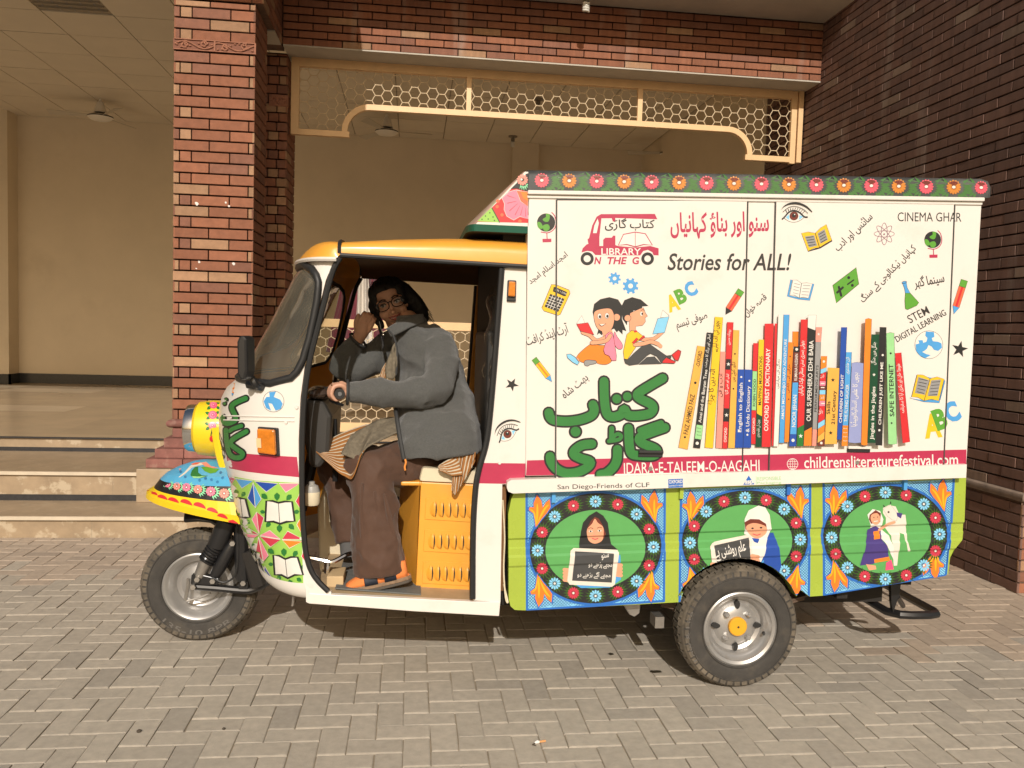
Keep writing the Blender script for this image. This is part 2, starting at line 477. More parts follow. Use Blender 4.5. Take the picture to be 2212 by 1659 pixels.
for i in range(nx0, 12):
    for k in range(-3, 9):
        x0 = -3.72 + i * CT; x1 = x0 + CT; y0 = 8.98 + (k - 1) * CT + .0; y1 = y0 + CT
        if y0 > YBK: continue
        x0 = max(x0, -9.98); x1 = min(x1, XW - .02); y1 = min(y1, YBK)
        if x1 - x0 < .03 or y1 - y0 < .03: continue
        if k == 0 and -3.9 < x0 < -3.6: continue
        if y1 < 8.15 and x1 > -1.2: continue
        e = 0.006; z = ZC + rng.uniform(-.002, .002)
        w.box((x0 + e, y0 + e, z), (x1 - e, y1 - e, z + .012), M_tile)
w.box((-9.98, 6.7, ZC + .014), (-1.9, YBK, ZC + .03), M_grout); w.box((-1.9, 7.95, ZC + .014), (XW, YBK, ZC + .03), M_grout)
w.build('ceiling', bd)
w = MB()
x0, y0 = -3.72, 8.98 - CT
for k in range(6):
    w.box((x0 + .02, y0 + .03 + k * .11, ZC - .005), (x0 + CT - .02, y0 + .045 + k * .11, ZC + .075), M_grout)
for k in range(5):
    w.box((x0 + .07 + k * .13, y0 + .02, ZC + .01), (x0 + .08 + k * .13, y0 + CT - .02, ZC + .075), mat('lamp_louvre', (.3, .3, .29), .35, .6))
w.box((x0, y0, ZC + .076), (x0 + CT, y0 + CT, ZC + .09), M_grout)
w.build('light_louvre', bd)
w = MB()   # roof slab: unseen overhang depths shaped to cast the shade on beam and hall
ZR = 4.43
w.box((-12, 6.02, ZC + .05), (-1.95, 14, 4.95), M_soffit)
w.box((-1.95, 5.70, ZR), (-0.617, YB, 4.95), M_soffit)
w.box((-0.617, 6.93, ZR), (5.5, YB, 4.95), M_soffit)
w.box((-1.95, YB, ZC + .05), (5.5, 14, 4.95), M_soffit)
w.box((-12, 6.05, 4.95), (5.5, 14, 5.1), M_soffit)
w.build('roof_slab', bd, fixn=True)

# ---------------------------------------------------------------- brick pillar with plinth, torus and carved band
YP = 6.63
PXL, PXR = -1.81, -1.222
pt = thing('brick_pillar', ((PXL + PXR) / 2, YP + .3, Z1), 'sunlit red brick pillar with carved band, beside the front of the van', 'pillar')
zt = 3.9; z_sh = 0.755
CH = 0.0812
b = MB()
Wp = PXR - PXL
pat = [[(0, .075), (.075, .22), (.22, .695), (.695, 1)], [(0, .44), (.44, .93), (.93, 1)]]
cb0 = onY(455, 112, YP)[2]; cb1 = onY(455, 88, YP)[2]
b.box((PXL + .012, YP + .012, z_sh), (PXR - .012, YP + .55, zt), M_mortar)
n_lo = int(round((cb0 - z_sh) / CH)); ch = (cb0 - z_sh) / n_lo
brick_face(b, (PXL, YP + .012, z_sh), EX, EZ, (0, -1, 0), Wp, cb0 - z_sh, ch, .296, pattern=pat, pale=.08, tone=1.0)
brick_face(b, (PXL, YP + .012, cb1), EX, EZ, (0, -1, 0), Wp, zt - cb1, ch, .296, pattern=pat, pale=.07)
brick_face(b, (PXR - .012, YP, z_sh), EY, EZ, (1, 0, 0), .52, zt - z_sh, ch, .3, tone=.9)  # right side bricks coloured a little darker for their shade
brick_face(b, (PXL + .012, YP + .55, z_sh), (0, -1, 0), EZ, (-1, 0, 0), .55, zt - z_sh, ch, .3)
b.build('shaft', pt, weld=False, fixn=False)
b = MB(); M_scrap = mat('paper_scrap', (.75, .7, .66), .8)
for (px, py, r) in ((425, 440, .016), (488, 438, .010), (495, 445, .009), (430, 566, .010), (505, 570, .014), (424, 580, .006)):
    c = onY(px, py, YP); b.prism([(c[0] + r * rng.uniform(.5, 1.2) * math.cos(q), YP - .0025, c[2] + r * rng.uniform(.5, 1.1) * math.sin(q)) for q in np.linspace(0, 6.28, 9, endpoint=False)], (0, .0015, 0), M_scrap)
b.build_each('paper_scrap', pt)
M_carve = mat('carved_terracotta', (0.31, 0.135, 0.082), .85, vary=.2, scale=25, bump=.3, bscale=90)
b = MB(); b.box((PXL - .004, YP - .004, cb0), (PXR + .004, YP + .3, cb1), mat('carved_ground', (.2, .085, .055), .9))
hh = cb1 - cb0; cz = (cb0 + cb1) / 2
for q in (0, 1):
    x0 = PXL + .008 + q * (Wp / 2); ww = Wp / 2 - .012; y = YP - .006
    b.box((x0 - .004, YP - .014, cb0), (x0 + ww + .004, YP, cb0 + .006), M_carve); b.box((x0 - .004, YP - .014, cb1 - .006), (x0 + ww + .004, YP, cb1), M_carve)
    b.box((x0 + ww, YP - .013, cb0), (x0 + ww + .012, YP, cb1), M_carve)
    wave = [(x0 + ww * t, y - .004, cz + .3 * hh * math.sin(t * 2 * math.pi + q)) for t in np.linspace(0, 1, 25)]
    b.tube(wave, .0055, M_carve, 6)
    for (fx, s) in ((.25, -1), (.75, 1)):
        cx_ = x0 + ww * fx; sp = [(cx_ + .026 * (1 - t * .7) * math.cos(t * 8 + q), y - .005, cz + s * .1 * hh + .026 * (1 - t * .7) * math.sin(t * 8 + q)) for t in np.linspace(0, 1, 22)]
        b.tube(sp, .0052, M_carve, 6)
        for k in range(5):
            a = k * 1.257 + q; b.sphere((cx_ + .016 * math.cos(a), y - .004, cz + s * .1 * hh + .016 * math.sin(a)), .007, M_carve, 8, 6, ry=.006)
    for k in range(9):
        t = (k + .5) / 9; b.sphere((x0 + ww * t, y - .003, cz - .28 * hh * math.sin(t * 2 * math.pi + q) + rng.uniform(-.006, .006)), .010, M_carve, 8, 6, ry=.006, rz=.006)
b.build('carved_band', pt)
b = MB()
def course(dx, za, zb, m, br=None):
    b.box((PXL - dx, YP - dx, za), (PXR + dx, YP + .56, zb), m)
tz = [onY(400, y, YP - .02)[2] for y in (936, 906)]
b2 = MB()
for side in range(1):
    r = .034; zc_ = (.69 + .755) / 2
    path = [(PXL - .004, YP + .5, zc_), (PXL - .004, YP - .004, zc_), (PXR + .004, YP - .004, zc_), (PXR + .004, YP + .5, zc_)]
b.box((PXL - .004, YP - .004, .69), (PXR + .004, YP + .5, .755), M_terra)
for t in np.linspace(0, 1, 1): pass
for k in range(10):   # half-round torus as stacked slices
    a0 = -math.pi / 2 + math.pi * k / 10; a1 = -math.pi / 2 + math.pi * (k + 1) / 10
    d0, d1 = .036 * math.cos(a0), .036 * math.cos(a1); za, zb = zc_ + .032 * math.sin(a0), zc_ + .032 * math.sin(a1)
    L0 = [(PXL - d0, YP + .5, za), (PXL - d0, YP - d0, za), (PXR + d0, YP - d0, za), (PXR + d0, YP + .5, za)]
    L1 = [(PXL - d1, YP + .5, zb), (PXL - d1, YP - d1, zb), (PXR + d1, YP - d1, zb), (PXR + d1, YP + .5, zb)]
    for i in range(3): b.face([L0[i], L0[i + 1], L1[i + 1], L1[i]], M_terra, True)
b.build('torus_moulding', pt, sharp=50)
M_pl = mat('red_plinth_brick', rough=.85, attr=True, vary=.22, scale=14, bump=.3, bscale=100, dirt=(.47, .36, .28, .55), dirt_scale=8, dirt_lo=.58, dirt_hi=.75)
b = MB()
for (dx, za, zb) in ((0.0, .615, .688), (.05, .54, .613), (.1, .47, .538), (.15, .402, .468)):
    nb = 3; x0 = PXL - dx; ww = (PXR - PXL + 2 * dx)
    cuts = [0, .36 + rng.uniform(-.1, .1), .74, 1]
    for i in range(3):
        b.col = tuple(np.array((.25, .105, .085)) * rng.uniform(.85, 1.2))
        b.box((x0 + ww * cuts[i] + .002, YP - dx, za), (x0 + ww * cuts[i + 1] - .002, YP + .56, zb), M_pl)
b.build('stepped_plinth', pt, weld=True, bevel=.004)
b = MB(); b.box((PXL - .2, YP - .2, Z1), (PXR + .2, YP + .56, .40), M_stone); b.build('stone_base', pt, bevel=.004)

# second, recessed pilaster behind the pillar, carrying the beam
PL2 = -1.145; YP2 = 7.75
p2 = thing('brick_pilaster', (-1.4, 8.0, Z2), 'shaded brick pilaster set back behind the sunlit pillar, under the beam end', 'pilaster')
b = MB()
b.box((PXL, YP2 + .012, Z2), (PL2 - .012, 8.25, zt), M_mortar)
c0 = onY(592, 214, YP2)[2]
pat2 = [[(0, .55), (.55, .8), (.8, 1)], [(0, .75), (.75, 1)]]
brick_face(b, (PXL + .3, YP2 + .012, Z2), EX, EZ, (0, -1, 0), PL2 - PXL - .3, zt - Z2, ch, .3, pattern=pat2)
brick_face(b, (PL2 - .012, YP2, Z2), EY, EZ, (1, 0, 0), 8.25 - YP2, zt - Z2, ch, .27, tone=.9)  # shade on this side put into a slightly darker brick colour
b.build('shaft', p2, weld=False, fixn=False)
b = MB(); b.box((PXR - .08, YP2 - .006, c0 - .06), (PL2 + .004, YP2 + .05, c0 + .04), M_carve)
for k in range(7): b.sphere((PXR - .06 + k * .02, YP2 - .006, c0 - .01 + .02 * math.sin(k * 1.7)), .011, M_carve, 8, 6)
b.build('carved_band', p2)

# brick beam over the van bay (with the short return that runs forward to the pillar)
bm_ = thing('brick_beam', (1.3, YB, 3.9), 'red brick beam spanning between the pillar and the dark side wall', 'beam')
ZBm = 3.905
b = MB()
b.box((-1.16, YB + .012, ZBm + .002), (XW, YSC + .12, ZR + .12), M_mortar)
nr = 8; chb = (ZR - ZBm) / nr
brick_face(b, (-1.155, YB + .012, ZBm), EX, EZ, (0, -1, 0), XW + 1.155, ZR - ZBm, chb, .25, pale=.11, bm=M_brick2)
b.box((PXL, YP + .01, ZBm + .002), (-1.172, YB + .2, ZR), M_mortar)
brick_face(b, (-1.172, YP, ZBm), EY, EZ, (1, 0, 0), YB - YP, ZR - ZBm, chb, .25, tone=.9)  # shaded right face of the return, brick colour darkened a little
brick_face(b, (PXL, YP + .012, ZBm), EX, EZ, (0, -1, 0), PXR - PXL + .06, ZR - ZBm, chb, .28)
b.build('brickwork', bm_, weld=False, fixn=False)
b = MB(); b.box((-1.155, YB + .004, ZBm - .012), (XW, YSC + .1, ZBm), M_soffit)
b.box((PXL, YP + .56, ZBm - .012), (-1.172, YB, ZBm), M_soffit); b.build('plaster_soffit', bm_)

# right brick wall (pier), left face coloured darker and greyer for its shade, sunlit front lighter
rw_ = thing('brick_wall', (XW + .4, 6.5, 0), 'tall dark brick side wall at the rear of the van, its left face in shade', 'wall')
b = MB(); D = 8.7 - YWF
zt0 = onX(2087, 1050, XW)[2]; zt1 = onX(2087, 1031, XW)[2]
b.box((XW + .012, YWF + .012, 0), (XW + 1.2, 8.7, 4.9), M_mortar)
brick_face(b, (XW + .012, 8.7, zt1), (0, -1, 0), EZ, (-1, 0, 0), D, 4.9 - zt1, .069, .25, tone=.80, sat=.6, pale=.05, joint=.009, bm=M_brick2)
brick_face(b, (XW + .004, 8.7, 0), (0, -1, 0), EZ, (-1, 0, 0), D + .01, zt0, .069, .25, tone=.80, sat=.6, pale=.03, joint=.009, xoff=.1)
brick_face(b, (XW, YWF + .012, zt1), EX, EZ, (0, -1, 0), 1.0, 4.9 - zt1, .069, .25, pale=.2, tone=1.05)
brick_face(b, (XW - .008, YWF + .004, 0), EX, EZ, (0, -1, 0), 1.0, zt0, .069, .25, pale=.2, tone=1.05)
b.build('brickwork', rw_, weld=False, fixn=False)
b = MB(); r = (zt1 - zt0) / 2; zc_ = (zt0 + zt1) / 2
for k in range(10):
    a0 = -math.pi / 2 + math.pi * k / 10; a1 = a0 + math.pi / 10
    d0, d1 = r * math.cos(a0), r * math.cos(a1); za, zb = zc_ + r * math.sin(a0), zc_ + r * math.sin(a1)
    L0 = [(XW - d0, 8.7, za), (XW - d0, YWF - d0, za), (XW + 1, YWF - d0, za)]; L1 = [(XW - d1, 8.7, zb), (XW - d1, YWF - d1, zb), (XW + 1, YWF - d1, zb)]
    for i in range(2): b.face([L0[i], L0[i + 1], L1[i + 1], L1[i]], mat('wall_moulding', (.2, .15, .115), .85, vary=.25, scale=10, bump=.3, bscale=60), True)
b.build('round_moulding', rw_, sharp=50)

# ---------------------------------------------------------------- hex mesh arch screen
def hexmesh(mb, inside, x0, x1, z0, z1, s, y, r, m, flat=True, ox=0, oz=0):
    """wire honeycomb in the plane Y=y; inside(x,z) tells where a wire may run"""
    seen = set()
    def seg(p, q):
        k = tuple(sorted((tuple(round(a, 4) for a in p), tuple(round(a, 4) for a in q))))
        if k in seen: return
        seen.add(k)
        if not inside(*p) and not inside(*q): return
        a, b_ = np.array(p), np.array(q)
        if not (inside(*p) and inside(*q)):
            if inside(*q): a, b_ = b_, a
            lo, hi = 0.0, 1.0
            for _ in range(12):
                mid = (lo + hi) / 2
                if inside(*(a + (b_ - a) * mid)): lo = mid
                else: hi = mid
            b_ = a + (b_ - a) * lo
        mb.tube([(a[0], y, a[1]), (b_[0], y, b_[1])], r, m, 6, caps=False)
    h = math.sqrt(3) * s
    if flat:
        nx = int((x1 - x0) / (1.5 * s)) + 3; nz = int((z1 - z0) / h) + 3
        for i in range(-1, nx):
            for k in range(-1, nz):
                cx_, cz_ = x0 + ox + i * 1.5 * s, z0 + oz + k * h + (h / 2 if i % 2 else 0)
                P = [(cx_ + s * math.cos(a * math.pi / 3), cz_ + s * math.sin(a * math.pi / 3)) for a in range(6)]
                for a in range(6): seg(P[a], P[(a + 1) % 6])
    else:
        nx = int((x1 - x0) / h) + 3; nz = int((z1 - z0) / (1.5 * s)) + 3
        for k in range(-1, nz):
            for i in range(-1, nx):
                cx_, cz_ = x0 + ox + i * h + (h / 2 if k % 2 else 0), z0 + oz + k * 1.5 * s
                P = [(cx_ + s * math.sin(a * math.pi / 3), cz_ + s * math.cos(a * math.pi / 3)) for a in range(6)]
                for a in range(6): seg(P[a], P[(a + 1) % 6])
sc = thing('arch_screen', (1.3, YSC, 3.2), 'cream steel arch screen of honeycomb mesh hung under the brick beam', 'screen')
SX0, SX1, ST, SBa, SDr = -1.125, 3.70, ZBm - .012, 3.50, 3.215
fw_ = .052
xa, xb = -.655, 3.185      # inner ends of the two dropped corners
Ra = .235
def arch_low(x):
    """height of the top of the bottom rail at x"""
    if x < xa: return SDr + fw_
    if x > xb: return SDr + fw_
    if x < xa + Ra: t = (xa + Ra - x) / Ra; return SBa - Ra + Ra * math.sqrt(max(0, 1 - t * t)) + .0
    if x > xb - Ra: t = (x - (xb - Ra)) / Ra; return SBa - Ra + Ra * math.sqrt(max(0, 1 - t * t))
    return SBa
b = MB()
mull = [(.447, .49), (2.06, 2.105)]
b.box((SX0, YSC - .03, SDr), (SX0 + .07, YSC + .03, ST), M_cream)
b.box((SX1 - .055, YSC - .035, SDr), (SX1 - .008, YSC + .035, ST), M_cream)
b.box((SX1 - .118, YSC - .02, SDr - .01), (SX1 - .064, YSC + .02, ST), M_cream)
b.box((SX0 + .07, YSC - .028, ST - .075), (SX1 - .12, YSC + .028, ST), M_cream)
b.box((SX0 + .07, YSC - .026, SDr), (xa + .05, YSC + .026, SDr + fw_), M_cream)
b.box((xb - .05, YSC - .026, SDr), (SX1 - .118, YSC + .026, SDr + fw_), M_cream)
b.box((xa + Ra, YSC - .025, SBa - fw_ + .02), (xb - Ra, YSC + .025, SBa + .02), M_cream)
for (cx_, s) in ((xa + Ra, -1), (xb - Ra, 1)):
    n = 14
    for k in range(n):
        a0, a1 = math.pi / 2 * k / n, math.pi / 2 * (k + 1) / n
        P = []
        for (R_, a) in ((Ra + .02, a0), (Ra + .02, a1), (Ra + .02 - fw_, a1), (Ra + .02 - fw_, a0)):
            P.append((cx_ + s * R_ * math.sin(a), YSC - .025, SBa - Ra + R_ * math.cos(a)))
        b.prism(P, (0, .05, 0), M_cream)
    xx = cx_ + s * (Ra + .02); b.box((xx, YSC - .025, SDr + .02), (xx - s * fw_, YSC + .025, SBa - Ra), M_cream)
b.build('frame', sc, bevel=.002)
b = MB()
for (a, c_) in mull: b.box((a, YSC - .024, SBa + .02), (c_, YSC + .024, ST - .07), M_cream)
b.build_each('mullion', sc)
def ins(x, z):
    if not (SX0 + .065 < x < SX1 - .11 and z < ST - .07): return False
    for a, c_ in mull:
        if a < x < c_: return False
    return z > arch_low(x) + .012
for (ba, bb) in ((-9, mull[0][0] + .01), (mull[0][1] - .01, mull[1][0] + .01), (mull[1][1] - .01, 9)):
    b = MB(); hexmesh(b, lambda x, z: ba < x < bb and ins(x, z), SX0 + .03, SX1, SDr, ST, .0548, YSC, .0040, M_wire, True, 0, .012)
    b.build('honeycomb_mesh', sc, weld=False, fixn=False)

# ---------------------------------------------------------------- honeycomb railing seen through the cab
rl = thing('mesh_railing', (0, YSC, Z3), 'low cream steel railing of honeycomb mesh standing behind the cab', 'railing')
RX0, RX1 = -1.12, 1.9; RT_, RB_ = 1.57, .53
b = MB()
b.box((RX0, YSC - .02, RT_ - .075), (RX1, YSC + .02, RT_), M_cream); b.box((RX0, YSC - .02, RB_), (RX1, YSC + .02, RB_ + .085), M_cream)
for x in (RX0, .55, RX1 - .055): b.box((x, YSC - .022, Z3), (x + .07, YSC + .018, RT_ - .004), M_cream)
b.build('frame', rl, bevel=.002)
b = MB(); hexmesh(b, lambda x, z: RX0 + .05 < x < RX1 and RB_ + .08 < z < RT_ - .07, RX0, RX1, RB_, RT_, .0548, YSC, .0040, M_wire, False)
b.build('honeycomb_mesh', rl, weld=False, fixn=False)

# ---------------------------------------------------------------- ceiling fans, bulbs, switch plate, hanging cloth
def fan(px, py, rot, label):
    c = onZ(px, py, ZC); x, y = c[0], c[1]
    t = thing('ceiling_fan', (x, y, ZC), label, 'fan', 'ceiling fans in the porch')
    b = MB(); b.lathe([(.018, 0), (.02, -.03), (.042, -.045), (.05, -.07), (.088, -.185), (.02, -.188)], (x, y, ZC), 'z', M_white, 20); b.build('canopy', t)
    b = MB(); b.lathe([(.02, -.16), (.02, -.19), (.06, -.195), (.145, -.225), (.165, -.235), (.165, -.25), (.12, -.285), (.05, -.3), (.0, -.3)], (x, y, ZC), 'z', M_white, 28, mats=[M_dark, M_dark, M_dark, M_white, M_dark, M_white, M_white, M_white]); b.build('motor', t)
    for k in range(3):
        a = rot + k * 2 * math.pi / 3; u = np.array((math.cos(a), math.sin(a), 0)); v = np.array((-math.sin(a), math.cos(a), 0))
        b = MB(); p = np.array((x, y, ZC - .235)); tilt = np.array((0, 0, .018))
        q = [p + u * .15 - v * .03 - tilt * .5, p + u * .64 - v * .07 - tilt, p + u * .66 + v * .05 + tilt, p + u * .15 + v * .03 + tilt * .5]
        b.prism(q, (0, 0, .006), mat('fan_blade', (.50, .45, .36), .5)); b.build('blade', t)
fan(217, 214, 3.3, 'white ceiling fan over the left hall, beyond the lit pillar')
fan(836, 247, .1, 'white ceiling fan hanging under the left end of the arch screen')
fan(1450, 297, 2.9, 'half hidden white ceiling fan seen below the right half of the arch screen')
def bulb(x, y, z, label, drop=.02, sc_=1.0):
    t = thing('light_bulb', (x, y, z), label, 'light bulb', 'spiral light bulbs')
    b = MB(); b.lathe([(.0, 0), (.07 * sc_, 0), (.07 * sc_, -.015), (.025, -.02), (.022, -.02 - drop), (.03, -.03 - drop), (.03, -.07 - drop), (.0, -.07 - drop)], (x, y, z), 'z', mat('bulb_holder', (.22, .19, .15), .6), 20); b.build('holder', t)
    b = MB(); b.tube([(x + .024 * math.cos(a), y + .024 * math.sin(a), z - drop - .075 - .011 * a / 6.28 * 1.8) for a in np.linspace(0, 6.28 * 4, 60)], .0095, mat('bulb_glass', (.7, .68, .62), .25), 8); b.build('spiral_tube', t)
c = onZ(1021, 284, ZC); c = onZ(1108, 294, ZC); bulb(c[0], c[1], ZC, 'spiral bulb on the tiled ceiling, seen just below the arch screen', 0.01)
c = onZ((1000 + 2063 / 1.843) / 1.8228, 716 / 1.843 / 1.8228, ZC); bulb(c[0], c[1], ZC, 'dark bulb holder on the ceiling seen through the honeycomb screen', 0.0)
c = onZ(1252, 8, ZR); bulb(1.41, 7.2, ZR, 'spiral bulb hanging from the roof soffit in front of the brick beam', 0.03, .6)
c = onY(862, 593, YBK)
t = thing('switch_plate', (c[0], YBK, c[2]), 'cream switch and socket plate on the hall wall behind the driver', 'switch plate')
b = MB(); b.box((c[0] - .11, YBK - .012, c[2] - .075), (c[0] + .11, YBK, c[2] + .075), mat('plate_plastic', (.6, .5, .34), .4)); b.build('plate', t, bevel=.003)
for i in range(5):
    b = MB(); b.box((c[0] - .09 + i * .037, YBK - .019, c[2] + .012), (c[0] - .064 + i * .037, YBK - .01, c[2] + .052), M_grout); b.build('switch', t)
b = MB()
for i in range(3):
    for k in range(2): b.tube([(c[0] + .0 + i * .03, YBK - .0135, c[2] - .02 - k * .028), (c[0] + .0 + i * .03, YBK - .011, c[2] - .02 - k * .028)], .006, M_dark, 8)
b.build('socket_hole', t)
# maroon and white cloth hanging behind the railing
ct = thing('hanging_cloth', (-.55, 8.5, 1.2), 'maroon and white cloth hanging in folds behind the mesh railing, left of the driver', 'cloth')
Yc = 8.5
def hang(name, pts_top, pts_bot, m, ph):
    A = [onY(x, y, Yc) for x, y in pts_top]; B_ = [onY(x, y, Yc) for x, y in pts_bot]
    b = MB()
    def fn(u, v):
        i = u * (len(A) - 1); k = min(int(i), len(A) - 2); f = i - k
        p = A[k] * (1 - f) + A[k + 1] * f; i2 = u * (len(B_) - 1); k2 = min(int(i2), len(B_) - 2); f2 = i2 - k2
        q = B_[k2] * (1 - f2) + B_[k2 + 1] * f2; r_ = p * (1 - v) + q * v
        return (r_[0], Yc + ph + .03 * math.sin(u * 14 + v * 2), r_[2])
    b.grid(fn, 24, 16, m); o = b.build(name, ct)
    sd_ = o.modifiers.new('thick', 'SOLIDIFY'); sd_.thickness = .012
Mm = mat('maroon_cloth', (.13, .018, .03), .85, vary=.2, scale=10, sheen=.3); Mwc = mat('white_cloth', (.6, .56, .5), .85, vary=.1, scale=10)
hang('maroon_cloth', [(745, 575), (775, 560), (783, 572)], [(705, 760), (740, 765), (775, 760)], Mm, .0)
hang('maroon_cloth', [(790, 570), (808, 572), (822, 600)], [(800, 780), (830, 780), (850, 760)], Mm, .02)
hang('white_cloth', [(768, 575), (782, 570), (795, 568)], [(765, 800), (785, 800), (806, 800)], Mwc, -.04)
# ================================================================ THE PAINTED THREE-WHEELER
YS = 3.349                    # near side of the library box
YC, YCEN = 3.372, 4.05        # near side of the cab, centre line
YF = 2 * YCEN - YS            # far side of the box
M_vw = mat('white_paint', (0.735, 0.70, 0.645), 0.36, coat=.25, vary=.02, scale=3, dirt=(.50, .43, .33, .28), dirt_scale=5, dirt_lo=.58, dirt_hi=.8, bump=.10, bscale=3.2)
M_yel = mat('yellow_paint', (0.78, 0.355, 0.04), 0.42, coat=.15, vary=.07, scale=5, bump=.08, bscale=4, dirt=(.55, .33, .12, .35), dirt_scale=4, dirt_lo=.52, dirt_hi=.8)
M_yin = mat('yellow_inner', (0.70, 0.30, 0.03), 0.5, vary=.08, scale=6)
M_lime = mat('lime_paint', (0.345, 0.455, 0.055), 0.28, coat=.4, vary=.05, scale=5)
M_mag = mat('magenta_paint', (0.44, 0.026, 0.075), 0.36, coat=.2, vary=.05, scale=6)
M_rub = mat('black_rubber', (0.018, 0.018, 0.018), 0.5)
M_blk = mat('black_paint', (0.014, 0.014, 0.015), 0.32, coat=.2)
M_und = mat('underbody', (0.018, 0.015, 0.012), 0.85)
M_tyre = mat('tyre_rubber', (0.045, 0.041, 0.036), 0.8, vary=.25, scale=12, dirt=(.14, .118, .088, .5), dirt_scale=7, dirt_lo=.52, dirt_hi=.75, bump=.1, bscale=120)
M_tread = mat('dusty_tread', (0.085, 0.072, 0.055), 0.9, vary=.3, scale=18, dirt=(.22, .18, .13, .7), dirt_scale=14, dirt_lo=.45, dirt_hi=.7)
M_rim = mat('silver_rim', (0.42, 0.41, 0.395), 0.36, 0.6, vary=.08, scale=9, dirt=(.30, .23, .15, .8), dirt_scale=6, dirt_lo=.62, dirt_hi=.78)
M_chr = mat('chrome', (0.75, 0.75, 0.75), 0.12, 1.0)
M_stl = mat('dull_steel', (0.4, 0.38, 0.35), 0.4, .8, vary=.15, scale=20)
M_crm = mat('cream_vinyl', (0.66, 0.58, 0.41), 0.5, vary=.06, scale=7)
M_amb = mat('amber_lens', (0.62, 0.19, 0.012), 0.2, coat=.6, vary=.2, scale=40, bump=.12, bscale=90)
M_glass = mat('windscreen_glass', (0.80, 0.84, 0.80), 0.02, trans=1.0, spec=.5)
_nt = M_glass.node_tree
_tr = _nt.nodes.new('ShaderNodeBsdfTransparent'); _tr.inputs['Color'].default_value = (.80, .82, .76, 1)
_gl = _nt.nodes.new('ShaderNodeBsdfGlossy'); _gl.inputs['Roughness'].default_value = .03
_fr = _nt.nodes.new('ShaderNodeFresnel'); _fr.inputs['IOR'].default_value = 1.5
_m1 = _nt.nodes.new('ShaderNodeMixShader'); _nt.links.new(_fr.outputs[0], _m1.inputs[0]); _nt.links.new(_tr.outputs[0], _m1.inputs[1]); _nt.links.new(_gl.outputs[0], _m1.inputs[2])
_df = _nt.nodes.new('ShaderNodeBsdfDiffuse'); _df.inputs['Color'].default_value = (.36, .33, .26, 1)
_mx = _nt.nodes.new('ShaderNodeMixShader'); _nz = _nt.nodes.new('ShaderNodeTexNoise'); _nz.inputs['Scale'].default_value = 3.0
_mp = _nt.nodes.new('ShaderNodeMapRange'); _mp.inputs['To Min'].default_value = .05; _mp.inputs['To Max'].default_value = .34
_nt.links.new(_nz.outputs['Fac'], _mp.inputs['Value']); _nt.links.new(_mp.outputs[0], _mx.inputs[0])
_nt.links.new(_m1.outputs[0], _mx.inputs[1]); _nt.links.new(_df.outputs[0], _mx.inputs[2])
_nt.links.new(_mx.outputs[0], _nt.nodes['Material Output'].inputs['Surface'])
M_mat_ = mat('floor_mat', (.13, .135, .13), .8, vary=.2, scale=14)
VO = (0.6, YCEN, 0.0)
van = thing('library_van', VO, 'three-wheeled painted book van with yellow cab roof and white box covered in paintings', 'van')

TILT = 0.0365
def zl(z, x): return z + TILT * (x - 0.447)
def PY(x, y, Y): return tuple(onY(x, y, Y))
def prismY(mb, ppts, Y0, Y1_, m, side=None):
    mb.prism([PY(x, y, Y0) for x, y in ppts], (0, Y1_ - Y0, 0), m, side)

# ---- library box
box_ = MB()
prismY(box_, [(1141, 405), (2121, 420), (2087, 1008), (1136, 1028)], YS, YF, M_vw)
# (painted lettering is added to these meshes in the ART section)
lip_ = MB()
def strip(mb, p0, p1, za0, za1, proud, m, Yb=None, x0=None, x1=None):
    """horizontal strip on the box side following picture line p0-p1; heights za below it in metres"""
    A = onY(*p0, YS); B = onY(*p1, YS)
    P = [(A[0], YS - proud, A[2] - za0), (B[0], YS - proud, B[2] - za0), (B[0], YS - proud, B[2] - za1), (A[0], YS - proud, A[2] - za1)]
    mb.prism(P, (0, (Yb if Yb else YS + .01) - (YS - proud), 0), m)
strip(lip_, (1139, 412), (2121, 428), 0, .016, .02, M_vw, YF + .02)
strip(lip_, (1139, 412), (2121, 428), .016, .030, .008, M_vw, YF + .008)
lip_.build('drip_moulding', van, bevel=.003)
# sill rail under the box
sl = MB()
prismY(sl, [(1096, 1042), (1104, 1037), (1138, 1035.5), (2088.5, 1003), (2087, 1032), (1108, 1066), (1098, 1062), (1095, 1053)], YS - .022, YF + .02, M_vw)
# roof cap with rounded shoulders
cap = MB()
CAP0, CAP1 = onY(1140, 412.5, YS), onY(2121, 428.5, YS)
x0, x1 = CAP0[0], CAP1[0] + .02
def capz(x): return CAP0[2] + (CAP1[2] - CAP0[2]) * (x - CAP0[0]) / (CAP1[0] - CAP0[0])
capprof = [(-.014, 0.0), (-.013, .060), (-.006, .075), (.016, .085), (.10, .090), (.3, .094), (YCEN - YS, .096)]
capprof = capprof + [(2 * (YCEN - YS) - a, h) for a, h in reversed(capprof[:-1])]
M_cap = mat('black_roof_paint', (0.045, 0.047, 0.046), 0.55, vary=.2, scale=9, dirt=(.17, .165, .15, .6), dirt_scale=3.5, dirt_lo=.45, dirt_hi=.75)
xs = [(x0, 1, 0), (x1 - .02, 1, 0), (x1 + .0, .93, 0), (x1 + .014, .7, .0), (x1 + .018, .35, 0.0)]
rows = []
for (x, k, d) in xs: rows.append([(x, YS + a + (1 - k) * .03, capz(x) + h * k + (1 - k) * .012) for a, h in capprof])
for i in range(len(rows) - 1):
    n = len(capprof)
    cap.faces(rows[i] + rows[i + 1], [(q, q + 1, n + q + 1, n + q) for q in range(n - 1)], M_cap, True)
cap.face(rows[-1], M_cap); cap.face(list(reversed(rows[0])), M_cap)
